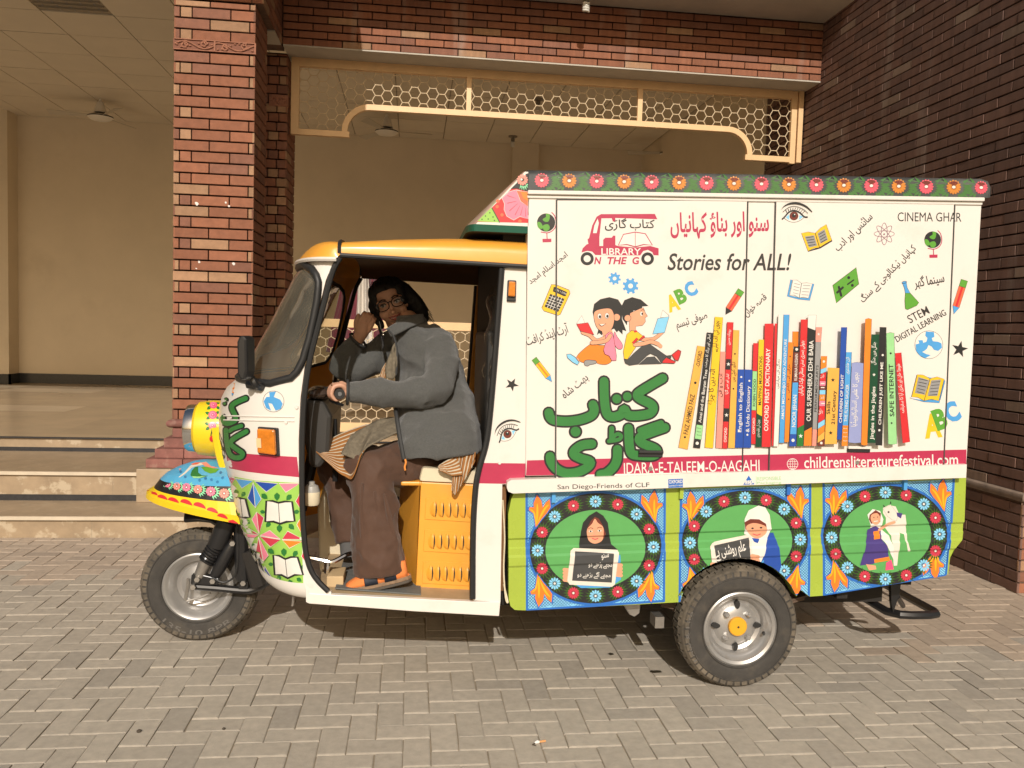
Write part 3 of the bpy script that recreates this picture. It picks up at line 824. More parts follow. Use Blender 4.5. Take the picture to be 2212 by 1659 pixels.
def cap_y(x, z):
    h = min(z - capz(x), .074)
    for (a, ha), (b_, hb) in zip(capprof, capprof[1:]):
        if h <= hb: return YS + a + (b_ - a) * max(0, (h - ha)) / (hb - ha + 1e-9)
    return YS + .1

# ---- front peak of the box over the cab: wedge with rounded front corners
pk = MB()
Z_a, Z_b, Z_c = onY(1030, 499, YS)[2], onY(1030, 484, YS)[2], onY(1139, 371, YS)[2]
xa_, xc_ = onY(1028, 484, YS)[0], .447
M_pkf = mat('peak_front_paint', (.42, .28, .22), .5, vary=.35, scale=6, dirt=(.2, .35, .16, .7), dirt_scale=5, dirt_lo=.5, dirt_hi=.65)
M_dkg = mat('bottle_green', (0.012, 0.10, 0.06), .4, vary=.1, scale=9)
def peak_ring(z, inset=0.0):
    t = max(0.0, min(1.0, (z - Z_b) / (Z_c - Z_b)))
    xf = xa_ + (xc_ - .015 - xa_) * t
    out = [(xc_ + .005, YS + inset, z)]
    out.append((xf, YS + inset, z))
    R_ = .05 * (1 - t) + .02
    for k in range(1, 9):
        a = math.pi / 2 * k / 8
        out.append((xf - .035 * (1 - .8 * t) * math.sin(a), YS + inset + R_ * 1.6 * (1 - math.cos(a)), z))
    half = out
    far = [(p[0], 2 * YCEN - p[1], p[2]) for p in reversed(half)]
    return half + far
zs = [Z_a, Z_b, Z_b + (Z_c - Z_b) * .25, Z_b + (Z_c - Z_b) * .5, Z_b + (Z_c - Z_b) * .75, Z_c]
rows = [peak_ring(z, .004 if i == 0 else 0.0) for i, z in enumerate(zs)]
n = len(rows[0])
for i in range(len(rows) - 1):
    for q in range(n - 1):
        mm = M_dkg if i == 0 else (M_vw if q == 0 else M_pkf)
        pk.face([rows[i][q], rows[i][q + 1], rows[i + 1][q + 1], rows[i + 1][q]], mm, q > 0 and i > 0)
pk.face(list(reversed(rows[0])), M_und); pk.face(rows[-1], M_pkf)

# ---- lower loading body (lime) with pressed grooves and a wheel arch
HUBR = onY(1596, 1352, YS)
RW = .272
lowprof_p = [(1050, .030), (1163, .030), (1168, .039), (1183, .039), (1187, .033), (1200, .033), (1205, .026), (1222, .026), (1227, .032), (1330, .032)]
lowprof = sorted([(onY(1100, y, YS + .03)[2], YS + d) for y, d in lowprof_p])
def low_y(x, z):
    zz = z - TILT * (x - 0.42)
    for (a, ya), (b_, yb) in zip(lowprof, lowprof[1:]):
        if zz <= b_: return ya + (yb - ya) * max(0, (zz - a)) / (b_ - a)
    return lowprof[-1][1]
low_lines = [a for a, _ in lowprof[1:-1]]
lowP = [(1112, 1060), (1124, 1064), (2070, 1030), (2087, 1030), (2083, 1140), (2080, 1163), (2062, 1185), (2053, 1205), (2049, 1240), (2043, 1244), (1779, 1287), (1749, 1289), (1729, 1274)]
arch = []
for k in range(13):
    a = math.radians(24 + 132 * k / 12)
    arch.append((HUBR[0] + .292 * math.cos(a), HUBR[2] + .285 * math.sin(a)))
low_xz = [(onY(x, y, YS + .03)[0], onY(x, y, YS + .03)[2]) for x, y in lowP]
low_xz += arch + [(onY(1476, 1280, YS + .03)[0], onY(1476, 1280, YS + .03)[2])]
low_xz += [(onY(x, y, YS + .03)[0], onY(x, y, YS + .03)[2]) for x, y in [(1470, 1301), (1140, 1319), (1112, 1318), (1103, 1310), (1099, 1295), (1098, 1110), (1104, 1080)]]
low = MB()

# ---- cab cowl: a loft over z with superellipse plan
_py = [575, 620, 660, 700, 735, 790, 815, 843, 867, 899, 950, 1006, 1030, 1078, 1117, 1141, 1177, 1212, 1250, 1264]
_px = [648, 622, 600, 580, 560, 535, 519, 488, 477, 472, 474, 484, 492, 502, 513, 520, 536, 552, 584, 600]
_dy = [556, 600, 690, 770, 860, 950, 1050, 1150, 1215, 1262, 1290]
_dx = [729, 705, 683, 661, 649, 645, 646, 651, 661, 676, 684]
CW = YCEN - YC
def supell(t, n):
    s, c = math.sin(t), math.cos(t)
    return abs(s) ** (2 / n), math.copysign(abs(c) ** (2 / n), c)
_zd = [onY(x, y, YC) for x, y in zip(_dx, _dy)]
_zk = np.array([p[2] for p in _zd])[::-1]; _xk = np.array([p[0] for p in _zd])[::-1]
def XD(z): return float(np.interp(z, _zk, _xk))
NE = 2.25
def projP(p):
    d = np.asarray(p, float) - O; w_ = d @ FW
    return np.array([CXP + FPX * (d @ RT) / w_, CYP - FPX * (d @ UP) / w_])
_ts = np.linspace(0.05, math.pi / 2 + .2, 40)
def sil(z, a):
    best = 1e9
    xd = XD(z)
    for t in _ts:
        s, c = supell(t, NE)
        q = projP((xd - a * s, YCEN - CW * c, z))
        best = min(best, q[0])
    return best
_za, _aa = [], []
for x, y in zip(_px, _py):
    # height of the silhouette point (about 0.28 m behind the near side)
    z = onY(x, y, YC + .30)[2]
    lo, hi = 0.02, 1.2
    for _ in range(22):
        m_ = (lo + hi) / 2
        if sil(z, m_) > x: lo = m_
        else: hi = m_
    _za.append(z); _aa.append(lo)
_za = np.array(_za)[::-1]; _aa = np.array(_aa)[::-1]
def AL(z): return float(np.interp(z, _za, _aa))
def LOFT(z, t, off=0.0):
    s, c = supell(t, NE)
    return np.array((XD(z) - (AL(z) + off) * s, YCEN - (CW + off) * c, z))
ZW0, ZW1 = onY(590, 822, YC + .1)[2], onY(668, 574, YC + .06)[2]   # windscreen bottom / top
ZB0 = onY(640, 1262, YC)[2]                                        # cowl bottom
_gy = [572, 578, 590, 612, 650, 690, 735, 775, 800, 816, 824, 828]
_gx = [655, 672, 684, 689, 685, 677, 667, 655, 643, 628, 610, 585]
def t_at(z, xp):
    lo, hi = 0.0, 1.2
    for _ in range(24):
        m_ = (lo + hi) / 2
        if projP(LOFT(z, m_))[0] > xp: lo = m_
        else: hi = m_
    return lo
_gz = []; _gt = []
for x, y in zip(_gx, _gy):
    z = onY(x, y, YC + .03)[2]; t_ = t_at(z, x)
    z = z if abs(projP(LOFT(z, t_))[1] - y) < 2 else z - (projP(LOFT(z, t_))[1] - y) * -0.0022
    _gz.append(z); _gt.append(t_)
_gz = np.array(_gz)[::-1]; _gt = np.array(_gt)[::-1]
def TE(z): return float(np.interp(z, _gz, _gt))
ZW0, ZW1 = float(_gz[0]), float(_gz[-1])
zrows = list(np.linspace(ZB0, ZW0, 34)) + list(np.linspace(ZW0, ZW1, 22))[1:] + [ZW1 + .02]
NT = 30
def loft_mesh(mb, off, m):
    for i in range(len(zrows) - 1):
        za, zb = zrows[i], zrows[i + 1]
        glass = za >= ZW0 - 1e-6 and zb <= ZW1 + 1e-6
        if not glass:
            for q in range(2 * NT):
                t0, t1 = math.pi * q / (2 * NT), math.pi * (q + 1) / (2 * NT)
                mb.face([LOFT(za, t0, off), LOFT(za, t1, off), LOFT(zb, t1, off), LOFT(zb, t0, off)], m, True)
        else:
            K = 8
            for sgn in (0, 1):
                for q in range(K):
                    f = lambda z, k: (TE(z) * k / K) if sgn == 0 else math.pi - TE(z) * k / K
                    mb.face([LOFT(za, f(za, q), off), LOFT(za, f(za, q + 1), off), LOFT(zb, f(zb, q + 1), off), LOFT(zb, f(zb, q), off)], m, True)
cowl = MB(); loft_mesh(cowl, 0.0, M_vw)
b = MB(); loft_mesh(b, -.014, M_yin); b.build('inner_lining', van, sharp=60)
b = MB()
zg = np.linspace(ZW0, ZW1, 20)
for i in range(len(zg) - 1):
    K = 28
    for q in range(K):
        f = lambda z, k: TE(z) + (math.pi - 2 * TE(z)) * k / K
        b.face([LOFT(zg[i], f(zg[i], q), -.004), LOFT(zg[i], f(zg[i], q + 1), -.004), LOFT(zg[i + 1], f(zg[i + 1], q + 1), -.004), LOFT(zg[i + 1], f(zg[i + 1], q), -.004)], M_glass, True)
b.build('windscreen', van, sharp=60)
b = MB()
gl = [LOFT(z, TE(z), .004) for z in zg] + [LOFT(zg[-1], t, .004) for t in np.linspace(TE(zg[-1]), math.pi - TE(zg[-1]), 26)[1:-1]]
gl += [LOFT(z, math.pi - TE(z), .004) for z in reversed(zg)] + [LOFT(zg[0], t, .004) for t in np.linspace(math.pi - TE(zg[0]), TE(zg[0]), 26)[1:-1]]
b.tube(gl, .0155, M_rub, 8, closed=True)
b.build('windscreen_seal', van, sharp=80)

# ---- cab roof: yellow, rounded, with a front visor and black drip trim
_rl = [(735, 549), (850, 556), (960, 563), (1060, 569), (1138, 574)]
_rt = [(735, 522), (850, 516.5), (960, 515), (1060, 516.5), (1138, 521)]
rf = MB()
YR0 = YC - .012; WR = YCEN - YR0
NS = 36
def roof_sec(i, f=1.0):
    p = onY(*_rl[i], YR0); q = onY(*_rt[i], YR0 + .06)
    H = (q[2] - p[2]) * 1.16
    out = []
    for k in range(NS + 1):
        t = math.pi * k / NS; s, c = supell(t, 5.0)
        out.append((p[0], YCEN - WR * c, p[2] + H * s))
    return out
secs = [roof_sec(i) for i in range(5)]
for i in range(4):
    for k in range(NS): rf.face([secs[i][k], secs[i][k + 1], secs[i + 1][k + 1], secs[i + 1][k]], M_yel, True)
rf.face(secs[4], M_yel)
rf.build('cab_roof', van, sharp=50)
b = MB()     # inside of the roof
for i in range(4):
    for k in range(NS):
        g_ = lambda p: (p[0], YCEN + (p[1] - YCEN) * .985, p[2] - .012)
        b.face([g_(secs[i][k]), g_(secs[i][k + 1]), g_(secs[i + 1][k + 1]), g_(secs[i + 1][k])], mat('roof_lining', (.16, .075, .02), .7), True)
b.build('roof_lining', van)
vs = MB()
zt_ = ZW1 + .02
for j in range(8):
    for k in range(NS):
        def vp(u, kk):
            t = math.pi * kk / NS
            a = LOFT(zt_, t, .022); bb = np.array(secs[0][kk])
            p = a * (1 - u) + bb * u
            bul = math.sin(math.pi * u) * .035 * (abs(math.sin(t)) ** .5)
            return (p[0] - bul * .5, p[1], p[2] + bul)
        vs.face([vp(j / 8, k), vp(j / 8, k + 1), vp((j + 1) / 8, k + 1), vp((j + 1) / 8, k)], M_yel, True)
vs.build('visor', van, sharp=60)
b = MB(); b.tube([LOFT(zt_, t, .026) + np.array((0, 0, -.006)) for t in np.linspace(0, math.pi, 40)], .009, M_vw, 6); b.build('visor_edge', van)
b = MB()
for s in (-1, 1):
    b.tube([(onY(*p, YR0)[0], YCEN + s * (WR + .002), onY(*p, YR0)[2] - .004) for p in _rl], .0095, M_rub, 8)
    b.tube([(secs[0][k][0] - .004, secs[0][k][1] + s * -.004 * 0, secs[0][k][2] + .004) for k in (range(0, 13) if s < 0 else range(NS - 12, NS + 1))], .008, M_rub, 6)
b.build_each('roof_trim', van)

# ---- door openings: rear posts, trims, sill, floor, back wall
postP = [(1086, 580), (1137, 575), (1135, 1005), (1133, 1043), (1085, 1046), (1081, 1300), (1023, 1297), (1024, 1150), (1029, 1060), (1037, 1015), (1054, 950), (1065, 850), (1077, 700)]
post = MB()
prismY(post, postP, YC, YC + .035, M_vw)
b = MB()
far = [(p[0], 2 * YCEN - YC, p[2]) for p in (onY(x, y, YC) for x, y in postP)]
b.prism(far, (0, -.035, 0), M_yin); b.build('rear_post', van, bevel=.003)
trimP = [(738, 556), (722, 585), (704, 650), (690, 705), (672, 778), (661, 850), (656, 930), (655, 1010), (656, 1090), (659, 1150), (664, 1195), (674, 1230), (690, 1255), (712, 1277)]
b = MB()
tr_ = catmull([onY(x - 3, y, YC - .004) for x, y in trimP], 5)
b.tube(tr_, .0115, M_rub, 8)
b.tube([(p[0], 2 * YCEN - p[1], p[2]) for p in tr_], .0115, M_rub, 8)
tr2 = catmull([onY(x, y, YC - .004) for x, y in [(1084, 580), (1075, 700), (1063, 850), (1052, 950), (1035, 1013), (1027, 1060), (1022, 1150), (1021, 1293)]], 5)
b.tube(tr2, .0125, M_rub, 8)
b.tube([(p[0], 2 * YCEN - p[1], p[2]) for p in tr2], .0125, M_rub, 8)
b.build_each('door_trim', van)
XB = onY(1081, 1200, YC)[0]
flz = onY(720, 1284, YC)[2]
b = MB()
skP = [(660, 1270), (664, 1276), (668, 1282), (720, 1285), (1024, 1300), (1081, 1300), (1078, 1331), (900, 1321), (668, 1304), (661, 1301)]
prismY(b, skP, YC - .006, YC + .02, M_vw); b.build('side_skirt', van, bevel=.003)
up_pan = MB(); zb_p = onY(668, 1303, YC)[2]
def panp(f, t):
    q = LOFT(ZB0, t, .004 - .055 * f * f); return (q[0] + .05 * f * f, q[1], ZB0 + .004 - (ZB0 - zb_p) * math.sin(f * math.pi / 2))
up_pan.grid(lambda u, v: panp(v, math.pi * u), 40, 7, M_vw); up_pan.build('under_pan', van, sharp=70)
b = MB(); far = [(p[0], 2 * YCEN - YC, p[2]) for p in (onY(x, y, YC) for x, y in skP)]
b.prism(far, (0, -.02, 0), M_vw); b.build('side_skirt', van)
b = MB()
prismY(b, [(652, 1180), (664, 1196), (676, 1232), (692, 1257), (716, 1280), (716, 1290), (668, 1288), (655, 1262)], YC - .002, YC + .02, M_vw)
b.build('door_corner', van, bevel=.002)
fz = lambda x: flz + (onY(1024, 1301, YC)[2] - flz) * (x - onY(720, 1284, YC)[0]) / (onY(1024, 1301, YC)[0] - onY(720, 1284, YC)[0])
xf0, xf1 = XD(.45) - .0, XB - .005
b = MB(); b.prism([(xf0, YC + .02, fz(xf0)), (xf1, YC + .02, fz(xf1)), (xf1, YC + .02, fz(xf1) - .05), (xf0, YC + .02, fz(xf0) - .05)], (0, 2 * CW - .04, 0), mat('tan_floor', (.45, .33, .19), .7, vary=.15, scale=9)); b.build('cab_floor', van)
b = MB(); b.prism([(xf0 + .08, YC + .05, fz(xf0) + .006), (.06, YC + .05, fz(.06) + .006), (.06, YC + .05, fz(.06) + .001), (xf0 + .08, YC + .05, fz(xf0) + .001)], (0, 2 * CW - .1, 0), M_mat_); b.build('floor_mat', van)
zr_ = onY(1137, 575, YC)[2]
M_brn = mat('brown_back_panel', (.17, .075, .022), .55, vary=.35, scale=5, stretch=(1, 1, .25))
b = MB(); b.box((XB - .004, YC + .03, flz), (XB + .02, 2 * YCEN - YC - .03, zr_ + .05), M_brn); b.build('cab_back_wall', van)
b = MB(); b.box((XB - .05, YC + .32, .95), (XB - .006, 2 * YCEN - YC - .32, 1.5), mat('dark_backrest', (.03, .028, .025), .6)); b.build('backrest', van, bevel=.02)
# ribbed corner panel beside the seat back
b = MB()
for k in range(7): b.tube([(XB - .012, YC + .05 + k * .035, 1.02), (XB - .012, YC + .05 + k * .035, 1.3)], .011, M_yin, 6)
b.build_each('ribbed_panel_bar', van)
b = MB()
def sheet(u, v):
    return (XB - .03 - .02 * math.sin(u * 9 + v * 3) - .012 * math.sin(v * 17), YC + .06 + .45 * u, 1.28 + .42 * v)
b.grid(sheet, 16, 12, mat('clear_plastic', (.55, .5, .42), .12, trans=.85, alpha=.4)); b.build('plastic_sheet', van)

# ---- seat box with louvres, cream cushion
YSB = YC + .165
sbP = [(909, 1040), (1030, 1046), (1026, 1299), (897, 1288)]
b = MB(); prismY(b, sbP, YSB, 2 * YCEN - YSB, M_yel)
# chamfered front corner
c0, c1 = onY(907, 1040, YSB), onY(897, 1286, YSB)
b.face([c0, c1, (c1[0] - .10, YSB + .30, c1[2]), (c0[0] - .08, YSB + .30, c0[2])], M_yel)
b.face([(c0[0] - .08, YSB + .30, c0[2]), (c1[0] - .10, YSB + .30, c1[2]), (c1[0] - .1, YSB + .8, c1[2]), (c0[0] - .08, YSB + .8, c0[2])], M_yel)
b.box((c0[0] - .08, YSB + .004, c0[2] - .02), (c0[0] + .1, YSB + .5, c0[2] - .002), M_yel)
sb_o = b.build('seat_box', van, bevel=.006)
for r in range(3):
    b = MB()
    yy0 = 1075 + r * 69; n_ = 6 if r < 2 else 7
    q = [(920 - r * 3, yy0), (1028, yy0 + 4), (1027, yy0 + 54), (917 - r * 3, yy0 + 47)]
    b.prism([PY(x, y, YSB - .004) for x, y in q], (0, .006, 0), M_yel)
    b.build('louvre_panel', van, bevel=.004)
    par = bpy.data.objects[[o.name for o in bpy.data.objects if o.name.startswith('louvre_panel')][-1]]
    for k in range(n_):
        x = 934 - r * 4 + k * 15.7; y = yy0 + 10 + k * .6
        b = MB(); c = np.array(onY(x + 3, y + 15, YSB - .004)); hh_ = .034
        def bulge(u, v):
            zz = (v - .5) * 2; e = math.sqrt(max(0.0, 1 - zz * zz)); xx = -.019 + .026 * u
            return (c[0] + xx * (1 if u > .5 else e), YSB - .0035 - .013 * e * math.sin(u * math.pi / 2) ** 1.5, c[2] + zz * hh_)
        b.grid(bulge, 6, 8, M_yel)
        lens = [(c[0] + .0072 + .0062 * math.cos(q) ** 2 * (1 if math.sin(q) else 1) * (0 if abs(q) > 1.5 else 1), YSB - .0048, c[2] + hh_ * math.sin(q)) for q in np.linspace(-1.57, 1.57, 9)]
        b.prism(lens, (0, -.004, 0), M_dark)
        b.build('louvre', par, weld=False, fixn=False)
b = MB()
cuP = [(912, 1010), (1034, 1018), (1033, 1046), (905, 1040)]
prismY(b, cuP, YSB - .012, 2 * YCEN - YSB, M_crm)
b.build('seat_cushion', van, bevel=.012)

# ---- things in front of the driver: cream shield, dark dash, column, handlebar, pedal, block
b = MB()
b.prism([PY(x, y, YC + .60) for x, y in [(700, 1045), (735, 1040), (755, 1052), (765, 1240), (690, 1240), (685, 1100)]], (0, .5, 0), M_crm); b.build('leg_shield', van, bevel=.02)
b = MB()
b.prism([PY(x, y, YC + .22) for x, y in [(655, 862), (700, 866), (717, 900), (712, 985), (692, 1012), (668, 1010), (656, 950)]], (0, .5, 0), mat('dark_dash', (.035, .033, .03), .45)); b.build('dashboard', van, bevel=.02)
b = MB(); b.sphere(onY(690, 848, YC + .3), .055, mat('smoked_cover', (.07, .05, .04), .15, coat=.5), 18, 10, ry=.11, rz=.03); b.build('instrument_cover', van)
b = MB(); p = onY(673, 1090, YC + .10); b.lathe([(0, 0), (.030, 0), (.034, .012), (.034, .055), (.026, .078), (.012, .086), (.012, .096), (0, .096)], p, 'z', mat('fluid_grey', (.34, .33, .30), .4), 20, mats=[M_crm, M_crm, M_crm] + [MATS['fluid_grey']] * 4 if 'fluid_grey' in MATS else None); b.build('fluid_bottle', van)
GR0 = np.array(onY(734, 851, YC + .13)); GR1 = GR0 + np.array((-.045, .16, -.005)); COLT = np.array((GR0[0] - .10, YCEN, GR0[2] - .02))
b = MB(); b.tube(catmull([GR1, GR1 + np.array((-.03, .16, -.02)), COLT, (GR1[0] - .03, 2 * YCEN - GR1[1] - .16, GR1[2] - .02), (GR1[0], 2 * YCEN - GR1[1], GR1[2])], 8), .012, M_blk, 8); b.build('handlebar', van)
b = MB(); b.tube([GR0, GR0 + (GR1 - GR0) * .06, GR0 + (GR1 - GR0) * .1, GR1], [.022, .022, .018, .018], M_rub, 14)
b.tube([GR0 + np.array((-.0, -.002, 0)), GR0 + np.array((0, .002, 0))], .009, mat('grip_grey', (.12, .12, .12), .5), 10); b.build('hand_grip', van)
b = MB(); b.tube(catmull([GR1 + np.array((0, 0, -.02)), GR0 + np.array((-.045, .08, -.035)), GR0 + np.array((.012, .02, -.048))], 6), .006, M_blk, 6); b.build('brake_lever', van)
b = MB(); b.tube([COLT, (COLT[0] - .12, YCEN, .62)], .03, M_blk, 10); b.build('steering_column', van)
b = MB(); b.tube([onY(722, 905, YC + .35), onY(724, 1040, YC + .3)], .012, M_blk, 8); b.build('guard_rail', van)
b = MB()
b.tube(catmull([onY(664, 1204, YC + .15), onY(700, 1211, YC + .15), onY(718, 1214, YC + .15), onY(750, 1198, YC + .18), onY(770, 1194, YC + .2)], 5), .010, M_chr, 8)
b.tube([onY(707, 1214, YC + .14), onY(705, 1238, YC + .14)], [.013, .01], M_chr, 8); b.build_each('pedal_lever', van)
b = MB(); p = onY(705, 1270, YC + .1); q = onY(742, 1245, YC + .1); b.box((p[0], YC + .1, p[2] - .0), (q[0], YC + .24, q[2]), mat('pale_wood', (.55, .40, .22), .7)); b.build('wooden_block', van, bevel=.004)

# ---- lamps, mirror, bolts on the cab side
NB = {}
def loft_inv(px, py):
    z = onY(px, py, YC + .05)[2]; t = .3
    for it in range(30):
        p0 = projP(LOFT(z, t)); e = np.array((px, py)) - p0
        if abs(e).max() < .02: break
        J = np.array([(projP(LOFT(z + 1e-3, t)) - p0) / 1e-3, (projP(LOFT(z, t + 1e-3)) - p0) / 1e-3]).T
        try: d = np.linalg.solve(J + np.eye(2) * 1e-6, e)
        except Exception: break
        z += float(np.clip(d[0], -.1, .1)); t += float(np.clip(d[1], -.15, .15)); t = min(max(t, .0005), 1.35)
    return z, t
def loft_n(z, t):
    e = 1e-3; a = LOFT(z, t + e) - LOFT(z, max(t - e, 1e-5)); b_ = LOFT(z + e, t) - LOFT(z - e, t)
    n_ = np.cross(b_, a); n_ = n_ / (np.linalg.norm(n_) + 1e-12)
    if n_[1] > 0 and abs(n_[1]) > abs(n_[0]): n_ = -n_
    if n_[0] > 0.5: n_ = -n_
    return n_
def loft_pt(px, py, off=0.0):
    z, t = loft_inv(px, py); return LOFT(z, t) + loft_n(z, t) * off
b = MB()
cs = [loft_pt(x, y, 0) for x, y in [(560, 921), (603, 924), (606, 985), (561, 980)]]
nn = loft_n(*loft_inv(583, 952))
b.prism([c + nn * .001 for c in cs], nn * .014, M_rub); lamp = b.build('indicator_lamp', van, bevel=.004)
b = MB(); cs2 = [loft_pt(x, y, .014) for x, y in [(564, 924), (599, 927), (602, 981), (565, 976)]]
b.prism(cs2, nn * .02, M_amb); b.build('amber_lens', lamp, bevel=.006)
b = MB(); cs3 = [loft_pt(x, y, .034) for x, y in [(565, 944), (574, 945), (575, 965), (566, 964)]]
b.prism(cs3, nn * .003, mat('pale_lens', (.8, .55, .3), .2)); b.build('side_lens', lamp)
b = MB(); b.prism([PY(x, y, YC) for x, y in [(1096, 605), (1115, 606), (1114, 652), (1094, 651)]], (0, -.012, 0), M_rub); lamp = b.build('marker_lamp', van, bevel=.004)
b = MB(); b.prism([PY(x, y, YC - .012) for x, y in [(1099, 608), (1113, 609), (1112, 641), (1097, 640)]], (0, -.014, 0), M_amb); b.build('amber_lens', lamp, bevel=.004)
b = MB()
mp = [onY(x, y, YC + .0) for x, y in [(530, 738), (535, 726), (546, 724), (552, 733), (553, 800), (549, 818), (538, 820), (531, 806)]]
b.prism(mp, (-.022, -.062, 0), M_blk); mir = b.build('side_mirror', van, bevel=.012)
b = MB(); b.tube(catmull([onY(543, 815, YC + .02), onY(553, 832, YC + .02), loft_pt(566, 836, .005)], 5), .014, M_blk, 8)
b.tube([loft_pt(548, 834, .02), loft_pt(572, 838, .02)], [.022, .018], M_blk, 8); b.build('mirror_arm', mir)
b = MB()
for x, y in [(641, 880), (618, 912), (651, 1163), (1079, 1000)]:
    if x < 700: p = loft_pt(x, y, .0); n_ = loft_n(*loft_inv(x, y))
    else: p = np.array(onY(x, y, YC)); n_ = np.array((0, -1, 0))
    b.tube([p, p + n_ * .006], [.008, .006], M_vw, 8)
b.build_each('panel_bolt', van)
b = MB()   # pressed strip across the cowl side
for dy in (0, 9):
    b.tube([loft_pt(x, 898 + dy + (x - 480) * .018, .001) for x in range(484, 640, 8)], .0032, M_vw, 6)
b.build_each('pressed_strip', van)

# ---- headlamp bucket and front fender
hl = np.array(onY(452, 925, YCEN))
b = MB()
b.lathe([(.0, -.072), (.092, -.070), (.108, -.064), (.112, -.052), (.113, -.024), (.106, -.022)], (hl[0] - .03, YCEN, hl[2]), 'x', M_chr, 40, mats=[mat('lamp_glass', (.7, .72, .7), .05, coat=1), M_chr, M_chr, M_chr, M_chr]); hr = b.build('headlight', van)
b = MB(); b.lathe([(.106, -.024), (.124, -.012), (.132, .05), (.128, .12), (.12, .25)], (hl[0] - .03, YCEN, hl[2]), 'x', mat('lamp_yellow', (.82, .58, .015), .35, coat=.3), 40); bucket = b.build('lamp_bucket', hr)
def fring(fp, rp, w, dz=0.0):
    f = np.array(onY(*fp, YCEN)); r_ = np.array(onY(*rp, YCEN - w))
    xr = r_[0] + .10; out = []
    for k in range(31):
        t = math.pi * k / 30; s, c = supell(t, 2.1)
        u = s
        out.append(np.array((xr + (f[0] - xr) * u, YCEN - w * c, r_[2] + (f[2] - r_[2]) * u + dz)))
    return out
FR_ = [fring((319, 1066), (519, 1140), .315), fring((321, 1056), (512, 1120), .315), fring((337, 1047), (501, 1088), .295), fring((350, 1030), (493, 1050), .27),
       fring((362, 1019), (488, 1028), .22), fring((385, 1007), (482, 1008), .15), fring((420, 995), (478, 994), .06), fring((440, 992), (476, 991), .005)]
M_fy = mat('fender_yellow', (.80, .55, .01), .35, coat=.3); M_fbl = mat('fender_blue', (.09, .40, .66), .4, coat=.2, vary=.08, scale=14); M_fbk = mat('fender_black', (.012, .012, .012), .4, coat=.2)
fen = MB()
for i in range(len(FR_) - 1):
    mm = [M_fy, M_fy, M_fbk, M_fbl, M_fbl, M_fbl, M_fbl][i]
    for k in range(30): fen.face([FR_[i][k], FR_[i][k + 1], FR_[i + 1][k + 1], FR_[i + 1][k]], mm, True)
b = MB()   # inside of the fender, dark
for i in range(3):
    for k in range(30):
        g_ = lambda p: (p[0] + .012, YCEN + (p[1] - YCEN) * .96, p[2] - .004)
        b.face([g_(FR_[i][k]), g_(FR_[i][k + 1]), g_(FR_[i + 1][k + 1]), g_(FR_[i + 1][k])], M_und, True)
b.build('fender_lining', van)
# yellow neck joining lamp and cowl
b = MB(); zc_ = hl[2]
for s in (-1, 1):
    b.tube([(LOFT(z, math.pi / 2)[0] - .02, YCEN + s * .11, z) for z in np.linspace(hl[2] - .26, hl[2] + .02, 8)], .03, MATS['lamp_yellow'], 8)
b.build_each('lamp_bracket', hr)

